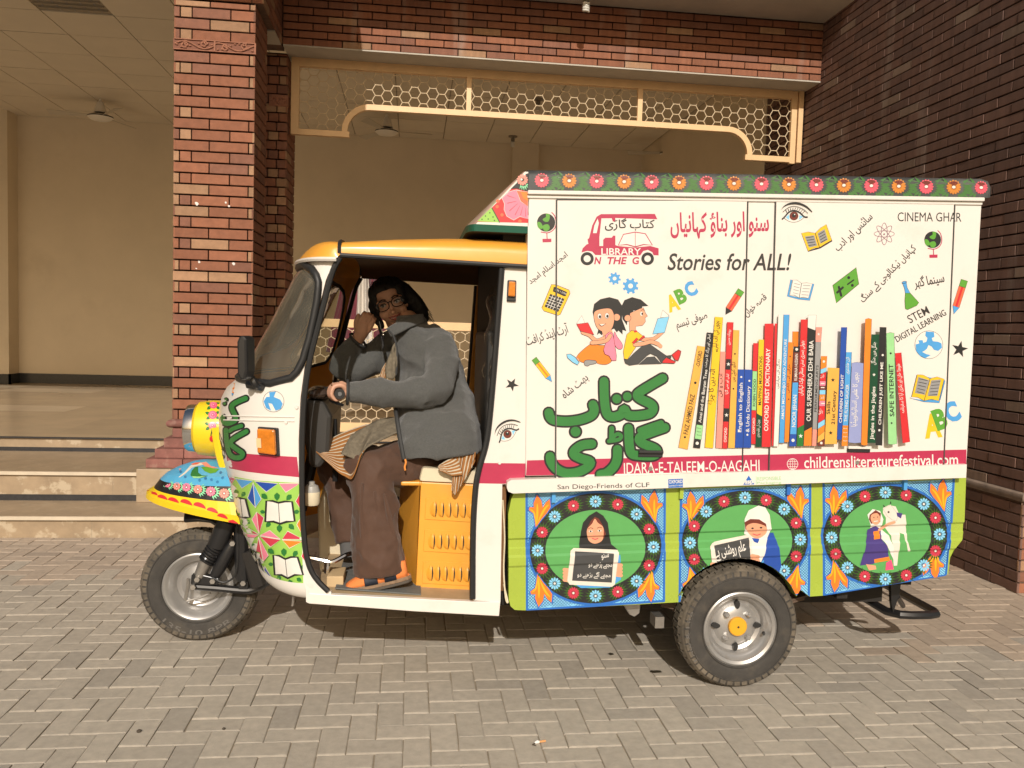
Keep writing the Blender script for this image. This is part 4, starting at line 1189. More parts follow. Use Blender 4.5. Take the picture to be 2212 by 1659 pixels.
# ---- wheels
def wheel(cx, cy, cz, R, wd, label_parts, near=True, style='rear', name='wheel'):
    """axis along Y; outer face towards -Y when near"""
    s = -1 if near else 1
    b = MB()
    Rr = R * .575
    prof = [(Rr, .30 * wd), (Rr + .012, .46 * wd), (R * .70, .50 * wd), (R * .83, .50 * wd), (R * .90, .485 * wd), (R * .955, .44 * wd), (R * .985, .36 * wd), (R * .992, .18 * wd), (R * .995, 0)]
    full = [(r, h) for r, h in prof] + [(r, -h) for r, h in reversed(prof[:-1])]
    mats = [M_tyre if min(full[i][0], full[i + 1][0]) < R * .95 else M_tread for i in range(len(full) - 1)]
    b.lathe([(r, s * h) for r, h in full], (cx, cy, cz), 'y', M_tyre, 72, mats=mats)
    N = 46
    for k in range(N):           # tread blocks
        a = 2 * math.pi * k / N
        for (h0, h1, r0, sh) in ((.22, .49, .955, 0), (-.49, -.22, .955, 0), (-.18, .0, .985, .5), (.02, .18, .985, .5)):
            a0 = a + sh * 2 * math.pi / N; a1 = a0 + 2 * math.pi / N * .74
            P = []
            for rr, aa, hh in ((r0, a0, h0), (r0, a1, h0), (r0, a1, h1), (r0, a0, h1)):
                edge = abs(hh) > .3
                P.append((aa, hh, (R * .905 if edge else R * .985)))
            top = [(cx + (rq + .009) * math.cos(aa), cy + hh * wd, cz + (rq + .009) * math.sin(aa)) for aa, hh, rq in P]
            bot = [(cx + (rq - .01) * math.cos(aa), cy + hh * wd, cz + (rq - .01) * math.sin(aa)) for aa, hh, rq in P]
            b.faces(top + bot, [(0, 1, 2, 3), (0, 4, 5, 1), (1, 5, 6, 2), (2, 6, 7, 3), (3, 7, 4, 0)], M_tread, False)
    for rr in (.64, .86):        # raised beads on the sidewall
        b.tube([(cx + R * rr * math.cos(a), cy + s * wd * .5, cz + R * rr * math.sin(a)) for a in np.linspace(0, 2 * math.pi, 64, endpoint=False)], .0028, M_tyre, 6, closed=True)
    w_o = bpy.data.objects.new(name, None); COL.objects.link(w_o); w_o.parent = van
    w_o.location = (0, 0, 0); ORG[w_o.name] = VO
    b.build('tyre', w_o, weld=False, fixn=True, sharp=50)
    b = MB()
    if style == 'rear':
        rp = [(Rr + .012, .45), (Rr + .004, .48), (Rr - .008, .44), (Rr - .016, .30), (R * .49, .26), (R * .46, .20), (R * .43, .05), (R * .37, .0), (R * .335, .06), (R * .29, .13), (R * .20, .14), (R * .17, .16), (0, .16)]
    else:
        rp = [(Rr + .012, .45), (Rr + .004, .48), (Rr - .010, .42), (Rr - .02, .28), (R * .47, .20), (R * .44, .10), (R * .42, -.05), (R * .36, -.12), (R * .33, -.05), (R * .26, -.02), (R * .2, .08), (R * .12, .12), (0, .14)]
    b.lathe([(r, s * h * wd) for r, h in rp], (cx, cy, cz), 'y', M_rim, 56); rim = b.build('rim', w_o, sharp=40)
    b = MB(); b.lathe([(Rr, -s * .3 * wd), (0, -s * .3 * wd)], (cx, cy, cz), 'y', M_und, 24); b.build('brake_drum', w_o)
    if style == 'rear':
        b = MB(); b.lathe([(R * .155, s * .16 * wd), (R * .155, s * .27 * wd), (R * .14, s * .30 * wd), (.0, s * .30 * wd)], (cx, cy, cz), 'y', mat('cap_yellow', (.75, .37, .02), .4), 28); b.build('hub_cap', rim)
        b = MB(); b.tube([(cx, cy + s * .302 * wd, cz), (cx, cy + s * .31 * wd, cz)], .005, M_dark, 8); b.build('cap_hole', rim)
        for k in range(4):
            a = math.radians(45 + 90 * k); p = np.array((cx + R * .27 * math.cos(a), cy + s * .11 * wd, cz + R * .27 * math.sin(a)))
            b = MB(); b.tube([p, p + np.array((0, s * .02, 0)), p + np.array((0, s * .026, 0))], [.0135, .0125, .007], M_rim, 6); b.build('wheel_bolt', rim)
            a = math.radians(90 * k); u = np.array((-math.sin(a), 0, math.cos(a))); rr = np.array((math.cos(a), 0, math.sin(a)))
            c = np.array((cx, cy + s * .0745 * wd, cz)) + rr * R * .352
            ring = [c + rr * .0185 * math.cos(q) + u * .0105 * math.sin(q) + np.array((0, s * (.012 if True else 0), 0)) for q in np.linspace(0, 2 * math.pi, 18, endpoint=False)]
            b = MB(); b.prism(ring, (0, -s * .02, 0), M_dark); b.build('rim_slot', rim)
        a = math.radians(-14); p = np.array((cx + R * .47 * math.cos(a), cy + s * .22 * wd, cz + R * .47 * math.sin(a)))
        b = MB(); b.tube([p, p + np.array((-.012, s * .03, .004))], [.007, .005], M_dark, 8); b.build('valve', rim)
    return w_o
WY = YS + .068
rear_w = wheel(HUBR[0] + .01, WY, .262, .262, .135, None, True, 'rear')
wheel(HUBR[0] + .01, 2 * YCEN - WY, .262, .262, .135, None, False, 'rear')
FWH = np.array(onY(428, 1253, YCEN - .05))
front_w = wheel(FWH[0], YCEN, .262, .262, .125, None, True, 'front')
# raised sidewall lettering marks are plain blocks of rubber (worn, unreadable) added with the ART text below

# ---- front fork, link arm, spring, damper, inner mudguard
yf_ = YCEN - .12
def fp(x, y, Y=None): return np.array(onY(x, y, yf_ if Y is None else Y))
Z1P = lambda zx, zy: ((500 + zx / 1.3825) / 1.8228, (1400 + zy / 1.3825) / 1.8228)
b = MB(); b.tube([fp(*Z1P(548, 900)), fp(*Z1P(520, 960)), fp(*Z1P(486, 1040))], [.045, .045, .04], M_blk, 14); b.build('fork_tube', van)
b = MB()
s0, s1 = fp(*Z1P(486, 1035)), fp(*Z1P(430, 1120)); ax = (s1 - s0); 
e1 = np.cross(ax, (0, 1, 0)); e1 /= np.linalg.norm(e1); e2 = np.array((0, 1.0, 0))
b.tube([s0 + ax * t / 160 + (e1 * math.cos(t * .245) + e2 * math.sin(t * .245)) * .033 for t in range(161)], .0065, M_blk, 6); b.build('spring', van)
b = MB(); b.tube([s0, s1], .017, M_blk, 8); b.tube([s1, fp(*Z1P(395, 1200))], [.03, .026], M_stl, 12); b.build('damper', van)
b = MB(); b.tube([fp(*Z1P(582, 1012)), fp(*Z1P(560, 1050)), fp(*Z1P(500, 1160)), fp(*Z1P(475, 1205))], [.022, .03, .03, .024], M_blk, 12); b.build('damper', van)
b = MB(); b.prism([fp(*Z1P(x, y), yf_ - .02) for x, y in [(350, 1195), (395, 1190), (500, 1215), (495, 1250), (440, 1250), (345, 1245)]], (0, .04, 0), M_blk)
b.build('link_plate', van, bevel=.004)
b = MB(); b.tube(catmull([fp(*Z1P(362, 1256)), fp(*Z1P(480, 1264)), fp(*Z1P(640, 1278)), fp(*Z1P(700, 1268)), fp(*Z1P(755, 1240)), fp(*Z1P(790, 1205))], 5), .017, M_blk, 10)
b.build('link_arm', van)
b = MB()
for x, y in ((384, 1217), (468, 1226), (634, 1237), (576, 1021), (362, 1258)):
    p = fp(*Z1P(x, y), yf_ - .025); b.tube([p, p + np.array((0, -.014, 0))], .0125, M_stl, 6)
b.build_each('fork_bolt', van)
b = MB(); b.prism([fp(*Z1P(x, y), yf_ - .015) for x, y in [(608, 1240), (622, 1212), (648, 1210), (660, 1240), (658, 1275), (606, 1275)]], (0, .03, 0), M_blk); b.build('fork_lug', van, bevel=.003)
b = MB(); b.tube([fp(*Z1P(618, 925)), fp(*Z1P(630, 1220))], .032, M_blk, 10); b.tube([fp(*Z1P(660, 1060)), fp(*Z1P(720, 1250))], .04, M_und, 10); b.build_each('steering_leg', van)
b = MB(); b.tube(catmull([fp(*Z1P(600, 900), yf_ - .03), fp(*Z1P(604, 1060), yf_ - .03), fp(*Z1P(590, 1190), yf_ - .03), fp(*Z1P(530, 1235), yf_ - .03), fp(*Z1P(465, 1210), yf_ - .03)], 6), .005, M_rub, 6); b.build('brake_hose', van)
b = MB(); p0 = fp(*Z1P(322, 1195), YCEN - .06)
b.tube([fp(*Z1P(335, 1215), YCEN - .07), fp(*Z1P(330, 1270), YCEN - .07), fp(*Z1P(318, 1330), YCEN - .07)], .009, M_stl, 8)
b.tube([fp(*Z1P(322, 1338), YCEN - .07), fp(*Z1P(400, 1318), YCEN - .07), fp(*Z1P(455, 1293), YCEN - .07)], .005, M_stl, 6); b.build_each('brake_rod', van)
b = MB()
mg0 = [(x, y) for x, y in [(316, 855), (322, 842), (400, 832), (470, 840), (520, 870), (560, 910), (580, 960)]]
mgc = [fp(*Z1P(x, y), YCEN) for x, y in mg0]
for i in range(len(mgc) - 1):
    for k in range(8):
        def mq(i_, k_):
            a = -1 + 2 * k_ / 8; wdt = .085 * min(1, .45 + i_ * .5)
            return mgc[i_] + np.array((.01 * a * a, wdt * a, -.035 * a * a))
        b.face([mq(i, k), mq(i, k + 1), mq(i + 1, k + 1), mq(i + 1, k)], M_blk, True)
o = b.build('mudguard', van, sharp=60); sd_ = o.modifiers.new('thick', 'SOLIDIFY'); sd_.thickness = .012

# ---- underbody: chassis rails, axle, leaf spring, hanger, rear step bumper
b = MB()
for y in (YCEN - .38, YCEN + .32): b.box((XB - .6, y, .27), (2.25, y + .06, .34), M_und)
b.box((XB + .06, YS + .1, .42), (2.25, YF - .06, .46), M_und)
for x in (.5, 1.1, 1.9): b.box((x, YS + .1, .36), (x + .05, YF - .1, .42), M_und)
b.build_each('chassis_rail', van)
b = MB(); b.tube([(HUBR[0] + .01, WY + .05, .266), (HUBR[0] + .01, YF - .12, .266)], .035, M_und, 12); b.sphere((HUBR[0] + .01, YCEN, .266), .1, M_und); b.build('rear_axle', van)
for nm_, ys_ in (('leaf_spring', YS + .16), ('leaf_spring', YF - .16)):
    b = MB()
    hang_ = np.array(onY(1362, 1318, ys_))
    for k in range(5):
        x0_, x1_ = hang_[0] + .02 + k * .055, 2 * HUBR[0] - hang_[0] - .02 - k * .055
        pts = [(x, ys_, .262 + .012 * (4 - k) * 0 + .010 * (4 - k) - .0 + .10 * ((x - HUBR[0]) / .5) ** 2) for x in np.linspace(x0_, x1_, 12)]
        for (a, c) in zip(pts, pts[1:]): b.prism([(a[0], a[1] - .025, a[2]), (c[0], c[1] - .025, c[2]), (c[0], c[1] - .025, c[2] + .009), (a[0], a[1] - .025, a[2] + .009)], (0, .05, 0), mat('rusty_spring', (.10, .065, .045), .8, vary=.3, scale=20))
    b.build(nm_, van)
b = MB(); b.prism([PY(x, y, YS + .12) for x, y in [(1345, 1303), (1385, 1300), (1382, 1325), (1371, 1333), (1360, 1328)]], (0, .06, 0), M_stl); b.build('spring_hanger', van, bevel=.004)
b = MB(); cl_ = onY(1425, 1345, YS + .12); b.box((cl_[0] - .02, YS + .12, cl_[2] - .025), (cl_[0] + .02, YS + .2, cl_[2] + .025), M_stl); b.build('spring_clip', van)
# rear step bumper: a flat U of steel bar behind the tail
bp = thing
b = MB()
Z5 = lambda zx, zy: ((2600 + zx / 1.7015) / 1.8228, (1850 + zy / 1.7015) / 1.8228)
Yb0 = 3.66
n0 = np.array(onY(*Z5(1590, 968), Yb0)); n1 = np.array(onY(*Z5(1880, 972), Yb0)); zb_ = n1[2]
L_ = 1.0
fx0, fx1 = (n0[0] - .02, Yb0 + L_, zb_), (n1[0], Yb0 + L_, zb_)
pts = [(n0[0] - .02, Yb0 + L_, zb_), (n0[0] - .02, Yb0 + .06, zb_), (n0[0] + .02, Yb0 + .01, zb_), (n0[0] + .07, Yb0, zb_), (n1[0] - .06, Yb0, zb_), (n1[0] - .015, Yb0 + .015, zb_), (n1[0], Yb0 + .06, zb_), (n1[0], Yb0 + L_, zb_)]
b.tube(pts, .0205, M_blk, 8)
b.build('step_bumper', van)
b = MB(); t0 = np.array(onY(*Z5(1575, 775), Yb0 + .02))
b.prism([np.array(onY(*Z5(x, y), Yb0 + .02)) for x, y in [(1545, 770), (1612, 765), (1600, 850), (1580, 900), (1560, 960), (1548, 880)]], (0, .02, 0), M_blk)
b.prism([np.array(onY(*Z5(x, y), Yb0 + .85)) for x, y in [(1560, 770), (1590, 770), (1585, 900), (1560, 900)]], (0, .02, 0), M_blk)
b.tube([np.array(onY(*Z5(1590, 850), Yb0 + .03)), np.array((n1[0] - .12, Yb0 + .12, zb_ + .005))], .012, M_blk, 8)
b.build_each('bumper_bracket', van)
# gap behind the cab: hoses and dark bulkhead
b = MB(); b.box((XB + .02, YC + .06, .4), (.405, YF - .06, .98), M_und); b.box((.36, YC + .05, .95), (.447, YF - .05, 2.05), M_und); b.build('bulkhead', van)
b = MB(); b.tube(catmull([onY(1086, 1080, YC + .03), onY(1090, 1160, YC + .02), onY(1088, 1230, YC + .02), onY(1092, 1290, YC), onY(1097, 1300, YC), onY(1088, 1262, YC + .02)], 6), .0035, M_crm, 6); b.build('loose_wire', van)
# ================================================================ ART: everything painted on the van
PAL = dict(white=(.74, .715, .66), black=(.014, .014, .014), ink=(.03, .028, .026), red=(.60, .025, .03), mag=(.44, .028, .08), orange=(.78, .22, .02), yellow=(.80, .50, .02),
           tan=(.76, .40, .07), blue=(.015, .07, .36), sky=(.075, .33, .68), lsky=(.22, .56, .80), navy=(.008, .03, .20), green=(.10, .33, .035), dgreen=(.02, .17, .03), deep=(.004, .06, .025),
           lime=(.345, .455, .055), lgreen=(.30, .62, .27), mint=(.25, .70, .38), pink=(.80, .22, .32), hot=(.80, .08, .20), salmon=(.80, .28, .22), skin=(.72, .34, .20), grey=(.28, .28, .28),
           dgrey=(.055, .057, .058), lav=(.27, .31, .56), brown=(.16, .03, .018), gbig=(.03, .19, .04), oval=(.10, .36, .10), vein=(.035, .10, .012), coral=(.78, .14, .06), rose=(.55, .04, .075),
           petal=(.75, .10, .14), opet=(.60, .22, .03), llime=(.30, .56, .09), mblue=(.02, .14, .50), lilac=(.30, .18, .22), pale=(.72, .66, .58), capleaf=(.06, .17, .04), violet=(.06, .04, .20), flame=(.86, .20, .02), teal=(.01, .12, .09), gold=(.82, .42, .015))
def AM(c): return mat('art_' + c, PAL[c], .42 if c not in ('black', 'ink') else .5, coat=.15, vary=.05, scale=22)
def FRM(ox, oy, s): return lambda p: ((ox + p[0] / s) / 1.8228, (oy + p[1] / s) / 1.8228)
zA, zB, zC = FRM(2000, 640, 2.0109), FRM(2900, 640, 1.954), FRM(2000, 1300, 2.37)
zD, zE, zF, zG = FRM(2600, 1200, 2.37), FRM(3100, 1200, 2.37), FRM(1950, 1850, 2.5525), FRM(2600, 1850, 1.7015)
zH, zI, zJ, zK, zL = FRM(500, 1400, 1.3825), FRM(560, 1500, 2.765), FRM(1100, 850, 1.659), FRM(3500, 900, 4.147), FRM(1000, 0, 1.8433)
zP = lambda p: p

def clip_half(poly, a, b, c):
    out = []; n = len(poly)
    for i in range(n):
        p, q = poly[i], poly[(i + 1) % n]
        dp, dq = a * p[0] + b * p[1] + c, a * q[0] + b * q[1] + c
        if dp >= 0: out.append(p)
        if (dp > 0) != (dq > 0) and abs(dp - dq) > 1e-15:
            t = dp / (dp - dq); out.append((p[0] + (q[0] - p[0]) * t, p[1] + (q[1] - p[1]) * t))
    return out
class Surf:
    """a painted surface: turns picture triangles into triangles lying on the real surface"""
    def __init__(s, step=.0003): s.boxes = []; s.step = step
    def level(s, T):
        xs = [p[0] for t in T for p in t]; ys = [p[1] for t in T for p in t]
        bb = (min(xs), min(ys), max(xs), max(ys)); lv = 0
        for (b, l) in s.boxes:
            if l >= lv and b[0] < bb[2] and b[2] > bb[0] and b[1] < bb[3] and b[3] > bb[1]: lv = l + 1
        s.boxes.append((bb, lv)); return lv
    def emit(s, T, col, lv=None):
        if not T: return
        l = s.level(T) if lv is None else lv
        m = AM(col)
        for i, t in enumerate(T): s.tri(t, m, .0005 + l * s.step + (i % 13) * 1.2e-5)
class PlaneSurf(Surf):
    def __init__(s, yf, targets, zlines=(), Y0=YS, step=.0003):
        super().__init__(step); s.yf = yf; s.targets = targets; s.zl = zlines; s.Y0 = Y0
    def xz(s, p):
        Y = s.Y0
        for _ in range(3):
            q = onY(p[0], p[1], Y); Y = s.yf(q[0], q[2])
        return (q[0], q[2])
    def tri(s, t, m, off):
        P = [s.xz(p) for p in t]
        if s.zl:   # cut along the pressed grooves (they follow the tilt of the body)
            P = [(x, z - TILT * (x - .42)) for x, z in P]
            pieces = []; rest = [P]
            for zc in s.zl:
                nr = []
                for q in rest:
                    lo = clip_half(q, 0, -1, zc); hi = clip_half(q, 0, 1, -zc)
                    if len(lo) > 2: pieces.append(lo)
                    if len(hi) > 2: nr.append(hi)
                rest = nr
            pieces += rest
            pieces = [[(x, z + TILT * (x - .42)) for x, z in q] for q in pieces]
        else: pieces = [P]
        for q in pieces:
            for (mb, halves, dy) in s.targets:
                r = q
                for h in halves:
                    r = clip_half(r, *h)
                    if len(r) < 3: break
                if len(r) < 3: continue
                xc = sum(p[0] for p in r) / len(r); zc = sum(p[1] for p in r) / len(r)
                if s.zl: mb.face([(x, s.yf(xc + (x - xc) * .9999, zc + (z - zc) * .9999) - off, z) for x, z in r], m)
                else: mb.face([(x, s.yf(x, z) - dy - off, z) for x, z in r], m)
class ParamSurf(Surf):
    """surface given by f(u,v); picture points are found on it by Newton steps"""
    def __init__(s, f, us, vs, mb, sub=10.0, step=.0004, front=None):
        super().__init__(step); s.f = f; s.mb = mb; s.sub = sub; s.cache = {}
        s.g = [(u, v, projP(f(u, v))) for u in us for v in vs]; s.G = np.array([p for _, _, p in s.g])
        s.du = us[1] - us[0]; s.dv = vs[1] - vs[0]; s.ub = (us[0], us[-1]); s.vb = (vs[0], vs[-1])
    def inv(s, p):
        k = (round(p[0], 2), round(p[1], 2))
        if k in s.cache: return s.cache[k]
        i = int(np.argmin(((s.G - np.array(p)) ** 2).sum(1))); u, v, _ = s.g[i]
        for it in range(14):
            p0 = projP(s.f(u, v)); e = np.array(p) - p0
            if abs(e).max() < .03: break
            h = 1e-3 * s.du * 5, 1e-3 * s.dv * 5
            J = np.array([(projP(s.f(u + h[0], v)) - p0) / h[0], (projP(s.f(u, v + h[1])) - p0) / h[1]]).T
            try: d = np.linalg.solve(J.T @ J + np.eye(2) * 1e-3, J.T @ e)
            except Exception: break
            u += float(np.clip(d[0], -2 * s.du, 2 * s.du)); v += float(np.clip(d[1], -2 * s.dv, 2 * s.dv))
            u = min(max(u, s.ub[0]), s.ub[1]); v = min(max(v, s.vb[0]), s.vb[1])
        q = np.array(s.f(u, v)); a = np.array(s.f(u + 1e-3 * s.du, v)) - q; b_ = np.array(s.f(u, v + 1e-3 * s.dv)) - q
        n_ = np.cross(a, b_); n_ = n_ / (np.linalg.norm(n_) + 1e-12)
        if n_ @ (O - q) < 0: n_ = -n_
        s.cache[k] = (q, n_); return s.cache[k]
    def tri(s, t, m, off):
        st = [t]
        while st:
            a, b_, c = st.pop()
            L = [math.dist(a, b_), math.dist(b_, c), math.dist(c, a)]; k = max(range(3), key=lambda i: L[i])
            if L[k] > s.sub:
                P = [a, b_, c]; p, q, r = P[k], P[(k + 1) % 3], P[(k + 2) % 3]; md = ((p[0] + q[0]) / 2, (p[1] + q[1]) / 2)
                st += [(p, md, r), (md, q, r)]
            else:
                R_ = [s.inv(x) for x in (a, b_, c)]
                s.mb.face([q + n_ * off for q, n_ in R_], m, False)
# ---- drawing
CUR = {'s': None, 'f': zP}
def use(s, f): CUR['s'] = s; CUR['f'] = f
def tess(pts):
    pts = [p for i, p in enumerate(pts) if math.dist(p, pts[i - 1]) > 1e-6]
    if len(pts) < 3: return []
    return [tuple(pts[i] for i in t) for t in tessellate_polygon([[Vector((p[0], p[1], 0)) for p in pts]])]
def poly(col, pts, ol=None, ow=1.0, smooth=False):
    P = [tuple(CUR['f'](p)) for p in pts]
    if smooth: P = [tuple(p) for p in catmull(P, 5, True)]
    CUR['s'].emit(tess(P), col)
    if ol: stroke_p(ol, P, ow, closed=True)
def stroke_p(col, P, w, closed=False, caps=True, nib=None):
    k = len(P); Wd = w if hasattr(w, '__len__') else [w] * k
    L, R_ = [], []
    for i in range(k):
        a = P[i - 1] if (i > 0 or closed) else P[i]; b_ = P[(i + 1) % k] if (i < k - 1 or closed) else P[i]
        dx, dy = b_[0] - a[0], b_[1] - a[1]; l = math.hypot(dx, dy) + 1e-9; dx, dy = dx / l, dy / l
        ww = Wd[i] / 2
        if nib is not None:
            an = math.atan2(dy, dx) - nib; ww *= (.28 + .72 * abs(math.sin(an)))
        L.append((P[i][0] - dy * ww, P[i][1] + dx * ww)); R_.append((P[i][0] + dy * ww, P[i][1] - dx * ww))
    T = []
    for i in range(k if closed else k - 1):
        j = (i + 1) % k
        T += [(L[i], R_[i], R_[j]), (L[i], R_[j], L[j])]
    if caps and not closed:
        for i, sgn in ((0, -1), (k - 1, 1)):
            a, b_ = (P[0], P[1]) if i == 0 else (P[-2], P[-1])
            an = math.atan2(b_[1] - a[1], b_[0] - a[0]) + (math.pi if i == 0 else 0); r = Wd[i] / 2
            if nib is not None: continue
            arc = [(P[i][0] + r * math.cos(an + q), P[i][1] + r * math.sin(an + q)) for q in np.linspace(-math.pi / 2, math.pi / 2, 7)]
            T += [(arc[0], arc[q], arc[q + 1]) for q in range(1, 6)]
    CUR['s'].emit(T, col)
def stroke(col, pts, w, closed=False, smooth=True, taper=False, nib=None):
    """w in the units of the current frame"""
    f = CUR['f']; P = [tuple(f(p)) for p in pts]; sc_ = math.dist(f((0, 0)), f((1, 0)))
    if smooth and len(P) > 2: P = [tuple(p) for p in catmull(P, 5, closed)]
    W_ = w * sc_
    if taper: W_ = [w * sc_ * max(.12, math.sin(math.pi * (.12 + .88 * (1 - i / (len(P) - 1 or 1))))) for i in range(len(P))]
    stroke_p(col, P, W_, closed, True, nib)
def disc(col, c, r, ry=None, ang=0.0, n=20, ol=None, ow=2):
    ry = ry or r; ca, sa = math.cos(ang), math.sin(ang)
    pts = [(c[0] + r * math.cos(q) * ca - ry * math.sin(q) * sa, c[1] + r * math.cos(q) * sa + ry * math.sin(q) * ca) for q in np.linspace(0, 2 * math.pi, n, endpoint=False)]
    poly(col, pts)
    if ol: stroke(ol, pts, ow, closed=True, smooth=False)
def ring(col, c, r, w, n=28, ry=None):
    ry = ry or r
    stroke(col, [(c[0] + r * math.cos(q), c[1] + ry * math.sin(q)) for q in np.linspace(0, 2 * math.pi, n, endpoint=False)], w, closed=True, smooth=False)
def star(col, c, r, rot=-90, k=.4, n=5):
    poly(col, [(c[0] + (r if i % 2 == 0 else r * k) * math.cos(math.radians(rot + i * 180 / n)), c[1] + (r if i % 2 == 0 else r * k) * math.sin(math.radians(rot + i * 180 / n))) for i in range(2 * n)])
def petals(col, c, r, n=14, r0=.25, w=.13, ph=0.0, sq=1.0):
    f = CUR['f']; T = []
    for k in range(n):
        a = 2 * math.pi * k / n + ph; ca, sa = math.cos(a), math.sin(a)
        q = [(r0, 0), (.55, w), (.85, w * 1.15), (1.0, 0), (.85, -w * 1.15), (.55, -w)]
        P = [f((c[0] + r * (x * ca - y * sa), c[1] + sq * r * (x * sa + y * ca))) for x, y in q]
        T += [(P[0], P[i], P[i + 1]) for i in range(1, 5)]
    CUR['s'].emit(T, col)
def fan_leaf(col, c, r, a0, spread, n=7, w=.09, r0=.2):
    f = CUR['f']; T = []
    for k in range(n):
        a = a0 + spread * (k / (n - 1) - .5); rr = r * (1 - .25 * abs(k / (n - 1) - .5)); ca, sa = math.cos(a), math.sin(a)
        q = [(r0, 0), (.6, w), (1.0, 0), (.6, -w)]
        P = [f((c[0] + rr * (x * ca - y * sa), c[1] + rr * (x * sa + y * ca))) for x, y in q]
        T += [(P[0], P[1], P[2]), (P[0], P[2], P[3])]
    CUR['s'].emit(T, col)
def leaf(col, c, l, a, w=.35):
    ca, sa = math.cos(a), math.sin(a)
    poly(col, [(c[0] + l * (x * ca - y * sa), c[1] + l * (x * sa + y * ca)) for x, y in [(-.5, 0), (-.2, w * .8), (.15, w * .7), (.5, 0), (.15, -w * .7), (-.2, -w * .8)]])
# ---- lettering
_tc = {}
def glyph_tris(s, bold=0.0, shear=0.0):
    k = (s, bold, shear)
    if k in _tc: return _tc[k]
    cu = bpy.data.curves.new('lettering', 'FONT'); cu.body = s; cu.size = 1; cu.offset = bold; cu.shear = shear; cu.resolution_u = 3
    ob = bpy.data.objects.new('lettering', cu); COL.objects.link(ob)
    dg = bpy.context.evaluated_depsgraph_get(); ev = ob.evaluated_get(dg); me = ev.to_mesh(); me.calc_loop_triangles()
    V = [(v.co.x, v.co.y) for v in me.vertices]; T = [tuple(V[i] for i in t.vertices) for t in me.loop_triangles]
    ev.to_mesh_clear(); bpy.data.objects.remove(ob); bpy.data.curves.remove(cu)
    _tc[k] = T; return T
def text(col, s, p0, p1, h, bold=0.0, shear=0.0, fit_h=False):
    """lettering along the baseline p0-p1 (frame units), capital height h"""
    T = glyph_tris(s, bold, shear)
    if not T: return
    xs = [p[0] for t in T for p in t]; xa, xb = min(xs), max(xs)
    f = CUR['f']; dx, dy = p1[0] - p0[0], p1[1] - p0[1]; l = math.hypot(dx, dy); ux, uy = dx / l, dy / l
    kx = l / (xb - xa); ky = h / .70
    if fit_h:
        ys = [p[1] for t in T for p in t]; y0 = min(ys); ky = h / (max(ys) - y0)
    else: y0 = 0
    CUR['s'].emit([tuple(f((p0[0] + ux * (p[0] - xa) * kx + uy * (p[1] - y0) * ky, p0[1] + uy * (p[0] - xa) * kx - ux * (p[1] - y0) * ky)) for p in t) for t in T], col)
_forms = {}
for _c in list(range(0xFB50, 0xFDFF)) + list(range(0xFE70, 0xFEFD)):
    d_ = unicodedata.decomposition(chr(_c)).split()
    if len(d_) == 2: _forms[(d_[0], chr(int(d_[1], 16)))] = chr(_c)
_nojoin = set('اآدڈذرڑزژوؤےءأإ')
def shape_urdu(s):
    out = []
    for i, ch in enumerate(s):
        if ch == ' ': out.append(ch); continue
        pv_ = i > 0 and s[i - 1] != ' ' and s[i - 1] not in _nojoin
        nx = i + 1 < len(s) and s[i + 1] != ' ' and ch not in _nojoin and ch != 'ء' and s[i + 1] != 'ء'
        k = '<medial>' if pv_ and nx else '<final>' if pv_ else '<initial>' if nx else '<isolated>'
        out.append(_forms.get((k, ch)) or _forms.get(('<final>' if pv_ else '<isolated>', ch)) or ch)
    return ''.join(reversed(out))
def urdu(col, s, p0, p1, h, bold=0.012):
    text(col, shape_urdu(s), p0, p1, h, bold, 0.0, fit_h=True)

# ---------------------------------------------------------------- the box side with its two doors
D1 = [(1202.5, 432), (1613.8, 433), (1601.6, 1028.5), (1200.2, 1038.5)]
D2 = [(1675, 433.5), (2060.4, 439.6), (2036, 1016.5), (1660, 1026)]
def quad_xz(q): return [(onY(x, y, YS)[0], onY(x, y, YS)[2]) for x, y in q]
def halves(q, grow=0.0):
    out = []; cx_ = sum(p[0] for p in q) / 4; cz_ = sum(p[1] for p in q) / 4
    for i in range(4):
        (x0, z0), (x1, z1) = q[i], q[(i + 1) % 4]; a, b_ = -(z1 - z0), x1 - x0; l = math.hypot(a, b_); a, b_ = a / l, b_ / l; c = -(a * x0 + b_ * z0)
        if a * cx_ + b_ * cz_ + c < 0: a, b_, c = -a, -b_, -c
        out.append((a, b_, c + grow))
    return out      # order: top, right, bottom, left
Q1, Q2 = quad_xz(D1), quad_xz(D2)
H1, H2 = halves(Q1), halves(Q2)
neg = lambda h: tuple(-v for v in h)
door1, door2 = MB(), MB()
def slab(mb, q, grow=-.0025):
    c = np.mean(q, axis=0); P = [np.array(p) + (c - np.array(p)) / np.abs(c - np.array(p)) * (-grow) for p in q]
    mb.prism([(p[0], YS - .005, p[1]) for p in P], (0, .006, 0), M_vw)
slab(door1, Q1); slab(door2, Q2)
gs = .0025
sh = lambda H: [(a, b_, c - gs) for a, b_, c in H]
tg = [(door1, sh(H1), .005), (door2, sh(H2), .005),
      (box_, [neg(H1[3])], 0), (box_, [neg(H1[1]), neg(H2[3])], 0), (box_, [neg(H2[1])], 0),
      (box_, [H1[3], H1[1], neg(H1[0])], 0), (box_, [H1[3], H1[1], neg(H1[2])], 0), (box_, [H2[3], H2[1], neg(H2[0])], 0), (box_, [H2[3], H2[1], neg(H2[2])], 0)]
BOXS = PlaneSurf(lambda x, z: YS, tg)
use(BOXS, zP)
poly('mag', [(1138.5, 994.5), (2087.6, 971), (2087, 1007), (1136.2, 1027.5)])
